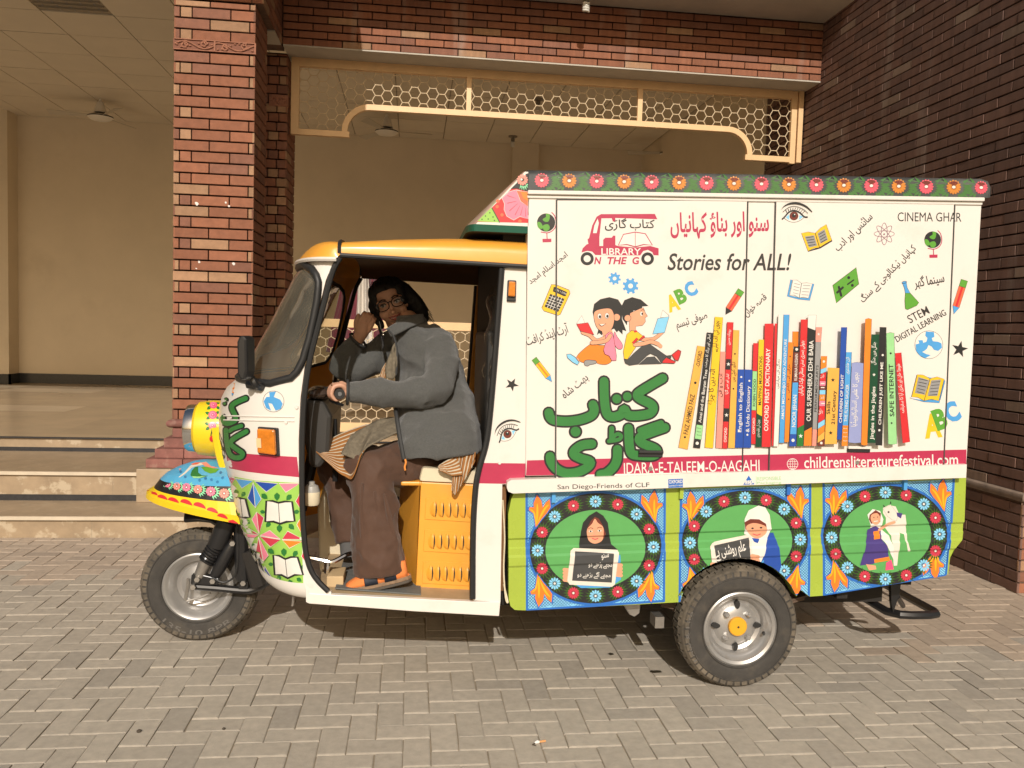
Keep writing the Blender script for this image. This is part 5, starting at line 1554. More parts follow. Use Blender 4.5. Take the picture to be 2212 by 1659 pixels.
# globes
def globe(fr, c, r, s=1.0):
    use(BOXS, fr); X = lambda pts: [(c[0] + r * x, c[1] + r * y) for x, y in pts]
    stroke('mag', X([(.62, -1.1), (.95, -.7), (1.1, .05), (.88, .72), (.25, 1.12), (-.55, 1.05)]), .1 * r)
    stroke('mag', X([(.08, 1.15), (.11, 1.78)]), .1 * r, smooth=False); poly('mag', X([(-.4, 1.8), (.58, 1.78), (.57, 2.15), (-.38, 2.17)]))
    disc('black', c, r, n=28)
    poly('green', X([(-.02, -.95), (.35, -.92), (.4, -.5), (.22, -.1), (-.15, -.1), (-.38, -.35), (-.02, -.62)]), smooth=True)
    poly('green', X([(-.92, -.05), (-.55, .05), (-.35, .6), (-.7, .7), (-.95, .35)]), smooth=True)
    poly('green', X([(-.35, .35), (.18, .2), (.4, .6), (.1, .95), (-.25, .85)]), smooth=True)
globe(zA, (302, 475), 72); globe(zB, (1503, 595), 64)
# the red title, pen strokes
use(BOXS, zA)
urdu('mag', 'سنو اور بناؤ کہانیاں', (1285, 612), (2068, 600), 215, .022)
# the little book-van emblem
poly('mag', [(700, 430), (735, 410), (1160, 408), (1180, 450), (848, 440), (845, 468), (828, 468), (820, 442), (738, 443), (722, 590), (722, 662), (752, 662), (752, 612), (770, 596), (820, 596), (830, 580), (848, 580), (848, 655), (872, 662), (1000, 674), (1125, 662), (1190, 680), (1190, 736), (1150, 734), (1140, 710), (1105, 692), (1068, 702), (1045, 736), (690, 733), (665, 706), (625, 700), (580, 713), (590, 680), (620, 650), (635, 645), (628, 610), (640, 600), (665, 500)])
poly('white', [(708, 445), (717, 480), (700, 560), (671, 560), (682, 500)])
poly('white', [(872, 655), (912, 570), (1005, 552), (1085, 565), (1140, 655), (1070, 650), (1005, 668), (940, 650)], 'mag', 2.0)
stroke('mag', [(1005, 552), (1005, 668)], 4, smooth=False)
urdu('black', 'کتاب گاڑی', (765, 542), (1158, 542), 100, .012)
text('white', 'LIBRARY', (737, 731), (1050, 731), 52, .014)
text('mag', 'N', (680, 804), (738, 804), 54, .03, .2); text('mag', 'THE', (785, 804), (940, 804), 54, .03, .2); text('mag', 'G', (982, 804), (1036, 804), 54, .03, .1)
ring('black', (625, 762), 40, 24); ring('black', (1103, 762), 38, 24)
use(BOXS, zP)
text('ink', 'Stories for ALL!', (1441, 583), (1708, 583.5), 35.5, .014, .22)
use(BOXS, zA)
urdu('ink', 'امجد اسلام امجد', (195, 985), (490, 760), 72)
urdu('ink', 'آرٹ اینڈ کرافٹ', (160, 1470), (490, 1365), 105)
urdu('ink', 'صوفی تبسم', (1345, 1345), (1590, 1265), 95)
urdu('ink', 'قصہ خواں', (1900, 1235), (2065, 1085), 70)
poly('yellow', [(345, 965), (375, 967), (482, 1010), (490, 1035), (412, 1203), (395, 1210), (285, 1176), (268, 1150)], 'ink', 1)
poly('black', [(362, 985), (374, 986), (466, 1026), (455, 1060), (440, 1058), (355, 1020)])
text('white', '80% 1 2754', (372, 1012), (455, 1048), 14)
poly('black', [(335, 1040), (445, 1080), (396, 1183), (290, 1140)])
for k in range(1, 5): stroke('white', [(335 + 22 * k, 1040 + 8 * k), (290 + 21 * k, 1140 + 8.6 * k)], 4, smooth=False)
for k in range(1, 5): stroke('white', [(335 - 9 * k, 1040 + 20 * k), (445 - 10 * k, 1080 + 20.6 * k)], 4, smooth=False)
def gear(c, r, n, ph):
    pts = []
    for k in range(n):
        for (da, rr) in ((-.5, .74), (-.27, .74), (-.2, 1), (.2, 1), (.27, .74)):
            a = 2 * math.pi * (k + da) / n + ph; pts.append((c[0] + r * rr * math.cos(a), c[1] + r * rr * math.sin(a)))
    poly('sky', pts); disc('white', c, r * .3, n=16)
gear((842, 919), 50, 8, .2); gear((968, 978), 64, 8, .35)
def letter(col, ch, c, h, ang, bold=.05, wf=.8):
    a = math.radians(ang); w = h * wf; ux, uy = math.cos(a), math.sin(a)
    p0 = (c[0] - ux * w / 2 - uy * h / 2 * -1, c[1] - uy * w / 2 + ux * h / 2); text(col, ch, p0, (p0[0] + ux * w, p0[1] + uy * w), h, bold)
letter('yellow', 'A', (1338, 1110), 122, -18); letter('green', 'B', (1408, 1056), 108, -24, wf=.72); letter('sky', 'C', (1494, 1002), 104, -30, wf=.85)
def pencil(p0, p1, w, body, stripe, tip, end='green'):
    d = np.array(p1, float) - np.array(p0); l = np.linalg.norm(d); u = d / l; v = np.array((-u[1], u[0])) * w / 2; p0 = np.array(p0, float)
    at = lambda s, k: tuple(p0 + d * s + v * k)
    poly(body, [at(.2, -1), at(.2, 1), at(.78, 1), at(.78, -1)], 'ink', .7)
    poly(stripe, [at(.2, -.35), at(.2, .25), at(.78, .25), at(.78, -.35)])
    poly(end, [at(0, -1), at(0, 1), at(.2, 1), at(.2, -1)], 'ink', .7); poly(tip, [at(.78, -1), at(.78, 1), at(1, 0)], 'ink', .7)
pencil((1842, 1012), (1718, 1204), 56, 'coral', 'red', 'black')
# the two reading children
skin, ol = 'skin', 'ink'
poly('black', [(895, 1140), (920, 1090), (980, 1066), (1050, 1085), (1110, 1136), (1062, 1140), (1052, 1172), (990, 1172), (985, 1215), (945, 1215), (940, 1290), (905, 1240)], smooth=False)
poly('black', [(668, 1185), (680, 1120), (730, 1082), (800, 1066), (870, 1085), (905, 1140), (900, 1240), (935, 1335), (905, 1325), (905, 1362), (872, 1330), (860, 1345), (838, 1315), (800, 1330), (750, 1345), (742, 1368), (720, 1350), (702, 1366), (712, 1325), (690, 1280)])
poly(skin, [(965, 1192), (1040, 1158), (1070, 1150), (1085, 1190), (1102, 1216), (1082, 1230), (1086, 1260), (1062, 1290), (1010, 1296), (1008, 1330), (960, 1335), (955, 1240)], ol, .8)
disc(skin, (945, 1232), 26, ol=ol, ow=3); disc('white', (1055, 1198), 11, 16); disc('black', (1060, 1198), 7, 10, n=10); stroke('ink', [(1050, 1172), (1065, 1165), (1078, 1172)], 4)
disc(skin, (858, 1225), 28, ol=ol, ow=3)
poly(skin, [(678, 1195), (715, 1165), (800, 1155), (832, 1190), (838, 1250), (822, 1310), (785, 1345), (720, 1325), (688, 1275)], ol, .8, smooth=True)
for c in ((722, 1217), (781, 1213)): disc('white', c, 16, 23, n=14, ol=ol, ow=2); disc('black', (c[0] + 3, c[1] + 4), 9, 12, n=10)
stroke('ink', [(716, 1278), (738, 1296), (772, 1276)], 4); poly('white', [(720, 1281), (768, 1278), (740, 1293)])
poly(skin, [(740, 1325), (820, 1325), (830, 1360), (750, 1372)])
stroke('ink', [(590, 1345), (640, 1365), (700, 1410), (770, 1385)], 34); stroke(skin, [(590, 1345), (640, 1365), (700, 1410), (770, 1385)], 29)
poly('white', [(540, 1276), (582, 1212), (610, 1280)], ol, .8); poly('red', [(540, 1280), (630, 1268), (678, 1363), (572, 1336)], ol, .9)
poly('white', [(1205, 1228), (1222, 1168), (1272, 1212), (1266, 1226)], ol, .8)
stroke('ink', [(1060, 1400), (1150, 1395), (1215, 1345), (1225, 1325)], 30); stroke(skin, [(1060, 1400), (1150, 1395), (1215, 1345), (1225, 1325)], 25)
poly('lsky', [(1182, 1236), (1272, 1220), (1236, 1346), (1142, 1358)], ol, .9)
use(BOXS, zC)
poly('orange', [(780, 125), (850, 140), (905, 145), (890, 190), (905, 225), (955, 240), (962, 290), (915, 320), (850, 316), (800, 297), (720, 305), (668, 290), (640, 250), (690, 190)], ol, .9, smooth=True)
poly('pink', [(990, 15), (1015, 60), (1060, 125), (1062, 168), (1030, 176), (1000, 150), (985, 100)], ol, .8, smooth=True)
poly('pink', [(905, 45), (945, 15), (975, 30), (992, 130), (1008, 240), (1005, 282), (965, 284), (940, 240), (900, 222), (888, 182), (905, 130)], ol, .9)
stroke('ink', [(780, 118), (850, 112), (915, 95), (950, 50)], 40); stroke(skin, [(780, 118), (850, 112), (915, 95), (950, 50)], 34)
poly(skin, [(635, 248), (668, 272), (655, 296), (630, 280)], ol, .7)
poly('lsky', [(545, 225), (580, 222), (625, 252), (662, 300), (645, 325), (600, 300), (552, 258)], ol, 1.2); poly('grey', [(710, 292), (740, 277), (816, 285), (816, 310), (765, 322), (740, 335), (712, 325)], ol, 1.0, smooth=True)
poly('yellow', [(1105, 40), (1150, 2), (1200, 12), (1265, 62), (1225, 92), (1172, 125), (1188, 160), (1150, 215), (1112, 272), (1080, 266), (1072, 200)], ol, .9)
poly('dgrey', [(1078, 268), (1112, 276), (1170, 215), (1250, 145), (1320, 130), (1390, 180), (1476, 240), (1430, 312), (1385, 245), (1325, 218), (1290, 240), (1210, 316), (1130, 328), (1090, 308)], ol, .9)
poly('dgrey', [(1215, 318), (1292, 252), (1362, 246), (1425, 312)], ol, .8)
stroke('ink', [(1180, 135), (1260, 125), (1330, 108), (1395, 130)], 40); stroke(skin, [(1180, 135), (1260, 125), (1330, 108), (1395, 130), (1420, 150)], 34)
poly('red', [(1152, 116), (1195, 70), (1212, 82), (1172, 127)], ol, .7); poly('red', [(1215, 90), (1262, 48), (1274, 62), (1228, 96)], ol, .7); poly('red', [(1170, 10), (1196, 0), (1205, 14), (1178, 24)])
poly('red', [(1470, 255), (1500, 266), (1562, 295), (1545, 310), (1435, 306), (1442, 282)], ol, 1.4); poly('red', [(1522, 230), (1582, 182), (1608, 195), (1602, 232), (1582, 285), (1552, 278)], ol, 1.4)
poly('dgrey', [(1472, 238), (1520, 232), (1515, 262), (1480, 258)], ol, .7)
pencil((243, 266), (410, 482), 52, 'yellow', 'orange', 'sky')
urdu('ink', 'بھٹ شاہ', (540, 655), (765, 470), 92)
# big green lettering with black outline
G1 = [(1440, 448), (1330, 512), (1225, 578), (1203, 608), (1235, 640), (1330, 690), (1352, 730), (1320, 775), (1230, 795), (1150, 797), (1110, 782), (1080, 735), (1055, 782), (985, 808), (930, 790), (905, 720), (895, 600), (893, 478)]
G2 = [(790, 695), (802, 740), (780, 790), (690, 830), (560, 850), (440, 842), (395, 815), (381, 770)]
G3 = [(1460, 908), (1340, 950), (1240, 990), (1220, 1020), (1260, 1058), (1370, 1105), (1385, 1145), (1340, 1170), (1220, 1167), (1152, 1150), (1130, 1080), (1122, 915)]
G4 = [(1018, 1112), (1015, 1200), (985, 1270), (920, 1330), (862, 1345)]
G5 = [(780, 1060), (690, 1072), (620, 1120), (615, 1160), (680, 1195), (765, 1225), (740, 1275), (650, 1322), (540, 1332), (450, 1292), (402, 1230), (393, 1178)]
G6 = [(1425, 865), (1320, 900), (1228, 934)]; G7 = [(965, 915), (963, 1022)]; G8 = [(963, 1012), (1015, 968), (1052, 985), (1030, 1018), (938, 1034)]
for g_, w in ((G2, 84), (G1, 84), (G4, 84), (G5, 84), (G3, 84), (G6, 52), (G7, 46), (G8, 36)): stroke('black', g_, w + 34)
for c, r in (((1012, 640), 42), ((1110, 618), 40), ((628, 945), 46)): disc('black', c, r + 18, n=24)
for g_, w in ((G2, 84), (G1, 84), (G4, 84), (G5, 84), (G3, 84), (G6, 52), (G7, 46), (G8, 36)): stroke('gbig', g_, w)
for c, r in (((1012, 640), 42), ((1110, 618), 40), ((628, 945), 46)): disc('gbig', c, r, n=24)
# painted row of books
def book(fr, pts, col, txt=None, tcol='black', t0=.1, t1=.9, hk=.5, bold=.01):
    use(BOXS, fr); poly(col, pts, 'ink', .55)
    if txt: btext(fr, pts, txt, tcol, t0, t1, hk, bold)
def btext(fr, pts, txt, tcol, t0, t1, hk=.5, bold=.012, shift=0.0):
    """lettering that runs up the spine; t measured from the bottom"""
    use(BOXS, fr); tl, tr, br, bl = [np.array(p, float) for p in pts[:2]] + [np.array(p, float) for p in pts[-2:]]
    w = np.linalg.norm(br - bl); mb_ = (br + bl) / 2; mt = (tl + tr) / 2; u = (mt - mb_) / np.linalg.norm(mt - mb_); v = np.array((-u[1], u[0])); h = w * hk
    off = v * (h / 2 + shift * w); a, c = mb_ + (mt - mb_) * t0 + off, mb_ + (mt - mb_) * t1 + off
    if txt and ord(max(txt)) > 0x500: urdu(tcol, txt, tuple(a), tuple(c), h * 1.5, .008)
    else: text(tcol, txt, tuple(a), tuple(c), h, bold)
B = [(338, 381), (412, 392), (247, 1348), (163, 1328)]; book(zD, B, 'tan', 'FAIZ AHMED FAIZ', 'black', .14, .53); btext(zD, B, 'OXFORD', 'black', .81, .955, .42); disc('black', (222, 1233), 10); disc('black', (319, 727), 12); disc('black', (349, 577), 4)
B = [(427, 258), (488, 264), (362, 1337), (300, 1330)]; book(zD, B, 'black', 'Amai and the Banyan Tree', 'white', .22, .68, .45); btext(zD, B, 'امائی اور برگد کا درخت', 'white', .70, .985, .4); poly('lgreen', [(330, 1115), (392, 1125), (375, 1255), (312, 1245)], 'ink', .5); disc('white', (336, 1289), 15)
for k in range(3): text('ink', 'عہدہ'[0:0] + 'lloo', (332, 1150 + k * 32), (372, 1156 + k * 32), 9)
B = [(500, 112), (575, 118), (483, 1335), (407, 1328)]; book(zD, B, 'yellow', 'الہ دین کا چراغ', 'black', .33, .60, .6); btext(zD, B, 'بچوں کی الف لیلی', 'black', .75, .97, .55); disc('black', (519, 431), 8)
book(zD, [(550, 437), (600, 437), (565, 1338), (507, 1330)], 'salmon', 'ادب و فن', 'black', .53, .77, .55)
B = [(612, 162), (671, 164), (615, 1338), (567, 1336)]; book(zD, B, 'red', 'OXFORD', 'white', .05, .165, .5); btext(zD, B, 'رومانہ حسین', 'white', .82, .94, .5); btext(zD, B, 'لیلی اور منی گڑیا', 'white', .43, .59, .5)
poly('black', [(603, 505), (648, 507), (643, 605), (597, 603)]); poly('black', [(580, 962), (632, 965), (627, 1088), (577, 1086)]); star('white', (624, 553), 20); star('white', (606, 1026), 20)
book(zD, [(668, 235), (724, 238), (683, 1333), (620, 1331)], 'tan', 'انگور کھٹے ہیں', 'black', .56, .73, .55); disc('black', (684, 457), 8); disc('black', (670, 782), 8)
book(zD, [(711, 602), (776, 602), (758, 1330), (683, 1330)], 'blue', 'English to English', 'white', .2, .83, .42); disc('white', (720, 1170), 9); disc('white', (742, 672), 9)
book(zD, [(778, 602), (852, 606), (837, 1332), (763, 1330)], 'blue', '& Urdu Dictionary', 'white', .2, .79, .42); disc('white', (803, 1210), 9); disc('white', (821, 708), 9)
book(zD, [(857, 358), (905, 358), (895, 618), (850, 615)], 'red'); book(zD, [(850, 618), (893, 620), (884, 982), (841, 980)], 'lgreen', 'ROBIN HOOD', 'black', .1, .8, .55); book(zD, [(841, 983), (885, 985), (878, 1297), (836, 1295)], 'red', 'OXFORD', 'white', .3, .78, .5)
book(zD, [(906, 325), (957, 325), (938, 1040), (888, 1010)], 'yellow', 'MAPPING MIGRATIONS', 'black', .13, .78, .5); book(zD, [(888, 1010), (938, 1040), (930, 1322), (878, 1322)], 'deep', 'ہجرت کی نقشہ بندی', 'white', .3, .85, .5)
B = [(961, 177), (1075, 175), (1040, 1305), (1005, 1325), (933, 1322)]; book(zD, B, 'red'); btext(zD, [(961, 177), (1037, 175), (1005, 1325), (933, 1322)], 'OXFORD FIRST DICTIONARY', 'white', .13, .80, .52, .02)
book(zD, [(1082, 93), (1131, 93), (1083, 1316), (1038, 1316)], 'white', 'زندگی کی مہارتیں', 'black', .44, .66, .5)
book(zD, [(1131, 93), (1184, 93), (1135, 1282), (1088, 1282)], 'sky', "AMAI'S MOHENJO DARO ADVENTURE", 'white', .18, .81, .5)
book(zD, [(1172, 348), (1222, 350), (1178, 1275), (1136, 1275)], 'orange', 'خزانے کی تلاش', 'black', .49, .78, .5); star('black', (1190, 480), 11); star('black', (1177, 877), 11)
book(zD, [(1228, 250), (1284, 250), (1280, 390), (1225, 388)], 'orange'); book(zD, [(1224, 390), (1280, 390), (1276, 443), (1220, 443)], 'black'); disc('white', (1250, 415), 13)
book(zD, [(1220, 443), (1276, 443), (1266, 722), (1212, 722)], 'brown', 'RUMANA HUSSAIN', 'white', .06, .95, .5); book(zD, [(1210, 722), (1264, 722), (1248, 1202), (1188, 1202)], 'sky', 'NOOR JEHAN', 'white', .14, .76, .55); book(zD, [(1188, 1202), (1248, 1202), (1243, 1314), (1178, 1314)], 'blue'); disc('white', (1215, 1258), 15)
book(zD, [(1287, 138), (1352, 138), (1318, 1112), (1255, 1145)], 'red', 'بھولی بسری سنی سنائی لوک کہانیاں', 'white', .29, .80, .5); book(zD, [(1255, 1145), (1318, 1112), (1308, 1312), (1250, 1312)], 'dgreen'); star('white', (1285, 1218), 22)
book(zE, [(168, 97), (246, 97), (235, 240), (165, 212)], 'white'); B = [(165, 212), (237, 240), (205, 1135), (133, 1172)]; book(zE, B, 'black', 'OUR SUPERHERO EDHI BABA', 'white', .08, .885, .5, .012); book(zE, [(133, 1172), (203, 1135), (200, 1308), (127, 1308)], 'orange')
book(zE, [(240, 210), (296, 210), (286, 345), (236, 345)], 'salmon'); star('white', (265, 274), 16); book(zE, [(236, 345), (286, 347), (250, 1158), (208, 1155)], 'grey', 'PERFORMING ARTS', 'black', .2, .735, .52); book(zE, [(208, 1155), (250, 1158), (243, 1308), (203, 1308)], 'salmon')
for q, c in (([(286, 478), (342, 478), (336, 580), (282, 600)], 'orange'), ([(282, 600), (336, 580), (333, 622), (280, 642)], 'lsky'), ([(280, 642), (333, 624), (328, 708), (272, 708)], 'red'), ([(272, 708), (328, 708), (326, 752), (271, 752)], 'pink'), ([(271, 752), (326, 752), (325, 790), (270, 790)], 'brown'), ([(270, 790), (325, 790), (323, 832), (268, 832)], 'lsky'), ([(268, 832), (323, 832), (320, 890), (266, 890)], 'orange'), ([(266, 890), (320, 890), (319, 940), (265, 940)], 'pink'), ([(265, 940), (319, 940), (316, 1060), (253, 1098)], 'red'), ([(253, 1098), (316, 1060), (315, 1110), (252, 1150)], 'lsky'), ([(252, 1150), (315, 1110), (313, 1170), (250, 1220)], 'orange'), ([(250, 1220), (313, 1170), (311, 1240), (247, 1280)], 'tan'), ([(247, 1280), (311, 1240), (310, 1308), (246, 1308)], 'brown')): book(zE, q, c)
disc('white', (312, 527), 11); disc('white', (281, 1280), 12); urdu('white', 'آرٹ', (285, 690), (322, 670), 40); urdu('white', 'اینڈ', (280, 878), (312, 872), 34); urdu('white', 'کرافٹ', (270, 1030), (308, 1000), 50)
for y in (730, 768, 915): stroke('white', [(285, y), (312, y)], 9, smooth=False)
B = [(341, 583), (449, 588), (426, 1290), (312, 1290)]; book(zE, B, 'tan'); btext(zE, B, '21st Century', 'black', .26, .70, .27, .015, .12); btext(zE, B, 'Skills', 'black', .39, .56, .27, .015, -.3); star('black', (388, 697), 20); star('black', (368, 1186), 20)
book(zE, [(463, 210), (518, 210), (475, 1248), (425, 1248)], 'blue', 'CHILDREN OF LIGHT', 'white', .15, .58, .5, .02)
book(zE, [(507, 440), (560, 440), (528, 1117), (475, 1117)], 'sky', 'THE FLYING SAUCER', 'white', .05, .56, .5); btext(zE, [(507, 440), (560, 440), (528, 1117), (475, 1117)], 'اڑن طشتری', 'white', .7, .93, .5); book(zE, [(475, 1117), (528, 1117), (522, 1307), (465, 1307)], 'orange')
for k in range(4): text('white', 'lloo', (482, 1150 + k * 38), (518, 1148 + k * 38), 12)
book(zE, [(558, 540), (612, 532), (668, 543), (645, 1275), (585, 1281), (527, 1272)], 'lav'); btext(zE, [(558, 540), (668, 543), (645, 1275), (527, 1272)], 'بچوں کا علمی انسائیکلوپیڈیا', 'white', .2, .88, .42)
book(zE, [(683, 135), (712, 127), (742, 135), (703, 1298), (672, 1302), (645, 1293)], 'orange')
B = [(740, 275), (812, 278), (778, 1278), (702, 1278)]; book(zE, B, 'deep', 'Jingles in the Jingles', 'white', .03, .52, .42, .015); btext(zE, B, 'جنگل میں منگل', 'white', .72, .93, .5); star('white', (763, 648), 17)
book(zE, [(815, 208), (876, 210), (837, 1303), (778, 1298)], 'black', 'CHILDREN JUST LIKE ME', 'white', .175, .705, .42, .02); disc('white', (842, 467), 10); disc('white', (811, 1160), 10)
book(zE, [(875, 266), (911, 258), (947, 263), (973, 1285), (933, 1293), (893, 1288)], 'lgreen'); btext(zE, [(875, 265), (947, 262), (973, 1288), (893, 1290)], 'SAFE INTERNET', 'black', .25, .72, .5, .015); disc('black', (915, 450), 9); disc('black', (924, 1094), 8)
book(zE, [(953, 450), (1012, 443), (1093, 1268), (1025, 1280)], 'red', 'طوطا خان اور بکری آرا کا سفرنامہ', 'white', .33, .88, .5)
# right-hand motifs
use(BOXS, zE)
disc('white', (1313, 373), 130, n=36, ol='ink', ow=3)
poly('sky', [(1285, 250), (1360, 255), (1365, 300), (1340, 310), (1350, 340), (1400, 345), (1430, 360), (1435, 400), (1400, 430), (1360, 420), (1340, 390), (1310, 375), (1295, 410), (1270, 430), (1250, 440), (1290, 460), (1330, 470), (1280, 498), (1230, 475), (1195, 430), (1190, 370), (1225, 360), (1215, 330), (1255, 330), (1260, 355), (1290, 345), (1300, 310), (1280, 290)])
star('black', (1608, 415), 80, -78)
poly('sky', [(1150, 860), (1200, 655), (1215, 660), (1268, 890), (1420, 885), (1465, 710), (1455, 700), (1410, 915), (1265, 905), (1135, 870)], 'ink', .6)
poly('yellow', [(1205, 650), (1260, 655), (1323, 688), (1390, 672), (1455, 692), (1405, 895), (1335, 880), (1268, 895), (1210, 862), (1152, 858)], 'ink', .7)
poly('grey', [(1215, 672), (1318, 705), (1275, 840), (1182, 822)]); poly('grey', [(1335, 705), (1425, 695), (1392, 850), (1300, 850)])
stroke('ink', [(1323, 688), (1268, 895)], 4, smooth=False)
for k in range(5): stroke('ink', [(1222 - 5 * k, 690 + 30 * k), (1298 - 8 * k, 706 + 30 * k)], 5, smooth=False); stroke('ink', [(1340 - 6 * k, 722 + 30 * k), (1415 - 7 * k, 716 + 30 * k)], 5, smooth=False)
letter('yellow', 'A', (1370, 1125), 205, -6); letter('green', 'B', (1480, 1062), 180, -20, wf=.68); letter('sky', 'C', (1604, 998), 170, -24, wf=.78)
text('ink', 'STEM', (1140, 175), (1325, 78), 78, .004); text('ink', 'DIGITAL LEARNING', (1020, 350), (1480, 92), 58, .004)
use(BOXS, zD)
ring('white', (1228, 1484), 50, 5)
ring('white', (1228, 1484), 22, 4, ry=50)
for d in (-24, 0, 24): stroke('white', [(1228 - math.sqrt(2500 - d * d), 1484 + d), (1228 + math.sqrt(2500 - d * d), 1484 + d)], 4, smooth=False)
stroke('white', [(1228, 1434), (1228, 1534)], 4, smooth=False)
use(BOXS, zP)
text('white', 'IDARA-E-TALEEM-O-AAGAHI', (1347, 1022.6), (1640.5, 1016), 23.5, .004)
text('white', 'childrensliteraturefestival.com', (1736, 1010.4), (2069.5, 1004), 24.5, .008)
use(BOXS, zB)
text('ink', 'CINEMA GHAR', (1234, 453), (1730, 455), 70, .0)
urdu('ink', 'سائنس اور ادب', (790, 700), (1060, 440), 82); urdu('ink', 'کہانیاں ٹیکنالوجی کے سنگ', (985, 1095), (1395, 680), 82); urdu('ink', 'سینما گھر', (1370, 985), (1600, 940), 105)
def eye(fr, F, iris):
    use(F[0], fr); c = F[1]; s = F[2]; m_ = F[3]; X = lambda pts: [(c[0] + s * (x * m_[0] + y * m_[1]), c[1] + s * (x * m_[2] + y * m_[3])) for x, y in pts]
    poly('white', X([(-.95, .15), (-.5, -.35), (0, -.5), (.55, -.3), (1.0, .1), (.5, .5), (0, .62), (-.5, .52)]), 'ink', .8, smooth=True)
    poly('lsky', X([(-.8, .15), (-.5, -.15), (-.45, .4)])); poly('lsky', X([(.55, -.1), (.9, .1), (.5, .4)]))
    disc(iris, X([(0, .0)])[0], .42 * s, n=20, ol='ink', ow=2); disc('black', X([(0, -.05)])[0], .2 * s, n=14); disc('white', X([(.06, -.14)])[0], .06 * s, n=8)
    stroke('black', X([(-1.15, .3), (-.95, .12), (-.5, -.36), (0, -.52), (.55, -.32), (1.0, .08), (1.3, .12)]), .14 * s)
    for k in range(9):
        x = -.7 + k * .19; y = -.52 + .4 * (x * x); stroke('black', X([(x, y), (x * 1.25 + .06, y - .26)]), .05 * s, smooth=False)
    stroke('black', X([(-1.25, -.65), (-.9, -1.0), (-.3, -1.22), (.5, -1.2), (1.2, -.9), (1.75, -.4)]), .2 * s, taper=True)
    stroke('ink', X([(-1.1, -.4), (-.5, -.85), (.2, -.92), (.9, -.65), (1.35, -.25)]), .05 * s)
eye(zB, (BOXS, (437, 412), 78, (1, 0, 0, 1)), 'brown')
use(BOXS, zB)
poly('black', [(510, 560), (545, 688), (640, 662), (733, 606), (728, 594), (635, 650), (548, 680)])
poly('yellow', [(494, 545), (545, 535), (600, 545), (640, 505), (685, 477), (728, 598), (680, 625), (633, 655), (590, 660), (545, 682)], 'ink', .7); poly('grey', [(520, 570), (592, 560), (615, 640), (553, 655)]); poly('grey', [(618, 545), (672, 512), (698, 595), (640, 625)])
for k in range(4): stroke('ink', [(530 + 6 * k, 580 + 20 * k), (585 + 5 * k, 572 + 20 * k)], 5, smooth=False); stroke('ink', [(628 + 6 * k, 555 + 20 * k), (668 + 6 * k, 532 + 20 * k)], 5, smooth=False)
stroke('ink', [(600, 545), (633, 655)], 4, smooth=False)
for a in (0, 45, 90, 135):
    ca, sa = math.cos(math.radians(a)), math.sin(math.radians(a))
    stroke('lilac', [(1131 + (88 if a in (90,) else 78) * math.cos(q) * ca - 24 * math.sin(q) * sa, 550 + 84 * math.cos(q) * sa + 24 * math.sin(q) * ca) for q in np.linspace(0, 2 * math.pi, 30, endpoint=False)], 4.2, closed=True, smooth=False)
disc('lilac', (1130, 552), 7, n=8)
pencil((1752, 905), (1670, 1166), 52, 'coral', 'red', 'sky')
poly('green', [(735, 945), (916, 808), (936, 935), (762, 1081)], 'ink', 1.0)
stroke('black', [(770, 1000), (812, 962)], 17, smooth=False); stroke('black', [(782, 958), (800, 1024)], 17, smooth=False); stroke('black', [(850, 937), (895, 905)], 11, smooth=False); disc('black', (858, 886), 11); disc('black', (885, 945), 11)
poly('sky', [(1268, 925), (1300, 920), (1308, 965), (1330, 1005), (1292, 1005), (1285, 965)], 'ink', .6); disc('sky', (1284, 922), 18, 8, -.2, ol='ink', ow=3)
poly('green', [(1292, 1005), (1330, 1005), (1396, 1078), (1380, 1100), (1310, 1132), (1292, 1125), (1288, 1060)], 'ink', .6)
poly('sky', [(412, 900), (385, 1030), (470, 1052), (558, 1062), (592, 935), (575, 932), (545, 1045), (478, 1040), (400, 1022), (425, 905)], 'ink', .5)
poly('white', [(428, 905), (460, 905), (495, 930), (535, 925), (578, 935), (548, 1045), (510, 1036), (477, 1042), (440, 1020), (405, 1020)], 'ink', .6); stroke('ink', [(495, 930), (477, 1042)], 4, smooth=False)
for k in range(4): stroke('grey', [(440 - 3 * k, 930 + 24 * k), (482 - 4 * k, 940 + 24 * k)], 4, smooth=False); stroke('grey', [(508 - 4 * k, 945 + 24 * k), (560 - 5 * k, 948 + 24 * k)], 4, smooth=False)
box_o = box_.build('library_box', van, weld=False)
for mbd, q, hx in ((door1, Q1, zC((1325, 1145))), (door2, Q2, zE((655, 1340)))):
    d_o = mbd.build('box_door', van, weld=False)
    sl_ = MB()
    for i in range(4):
        a, c = q[i], q[(i + 1) % 4]; d = np.array((c[0] - a[0], c[1] - a[1])); d = d / np.linalg.norm(d); n_ = np.array((-d[1], d[0])) * .0038
        sl_.prism([(a[0] + n_[0], YS - .0065, a[1] + n_[1]), (c[0] + n_[0], YS - .0065, c[1] + n_[1]), (c[0] - n_[0] * .3, YS - .0065, c[1] - n_[1] * .3), (a[0] - n_[0] * .3, YS - .0065, a[1] - n_[1] * .3)], (0, .008, 0), mat('door_gap_dark', (.06, .055, .05), .7))
    sl_.build('door_gap_shade', d_o)  # dark strips round the door stand for the shade in its gaps
    hb = MB(); p = onY(*hx, YS); hb.box((p[0] - .052, YS - .022, p[2] - .0), (p[0] + .052, YS - .004, p[2] + .012), M_dark if mbd is door1 else M_vw); hb.box((p[0] - .052, YS - .012, p[2] - .016), (p[0] + .052, YS - .008, p[2]), M_dark); hb.build('handle', d_o, bevel=.002)
    lk = MB(); pl = onY(*(zC((1325, 1290)) if mbd is door1 else zE((645, 1470))), YS); lk.tube([(pl[0], YS - .005, pl[2]), (pl[0], YS - .010, pl[2])], .009, M_stl, 10); lk.build('lock', d_o)

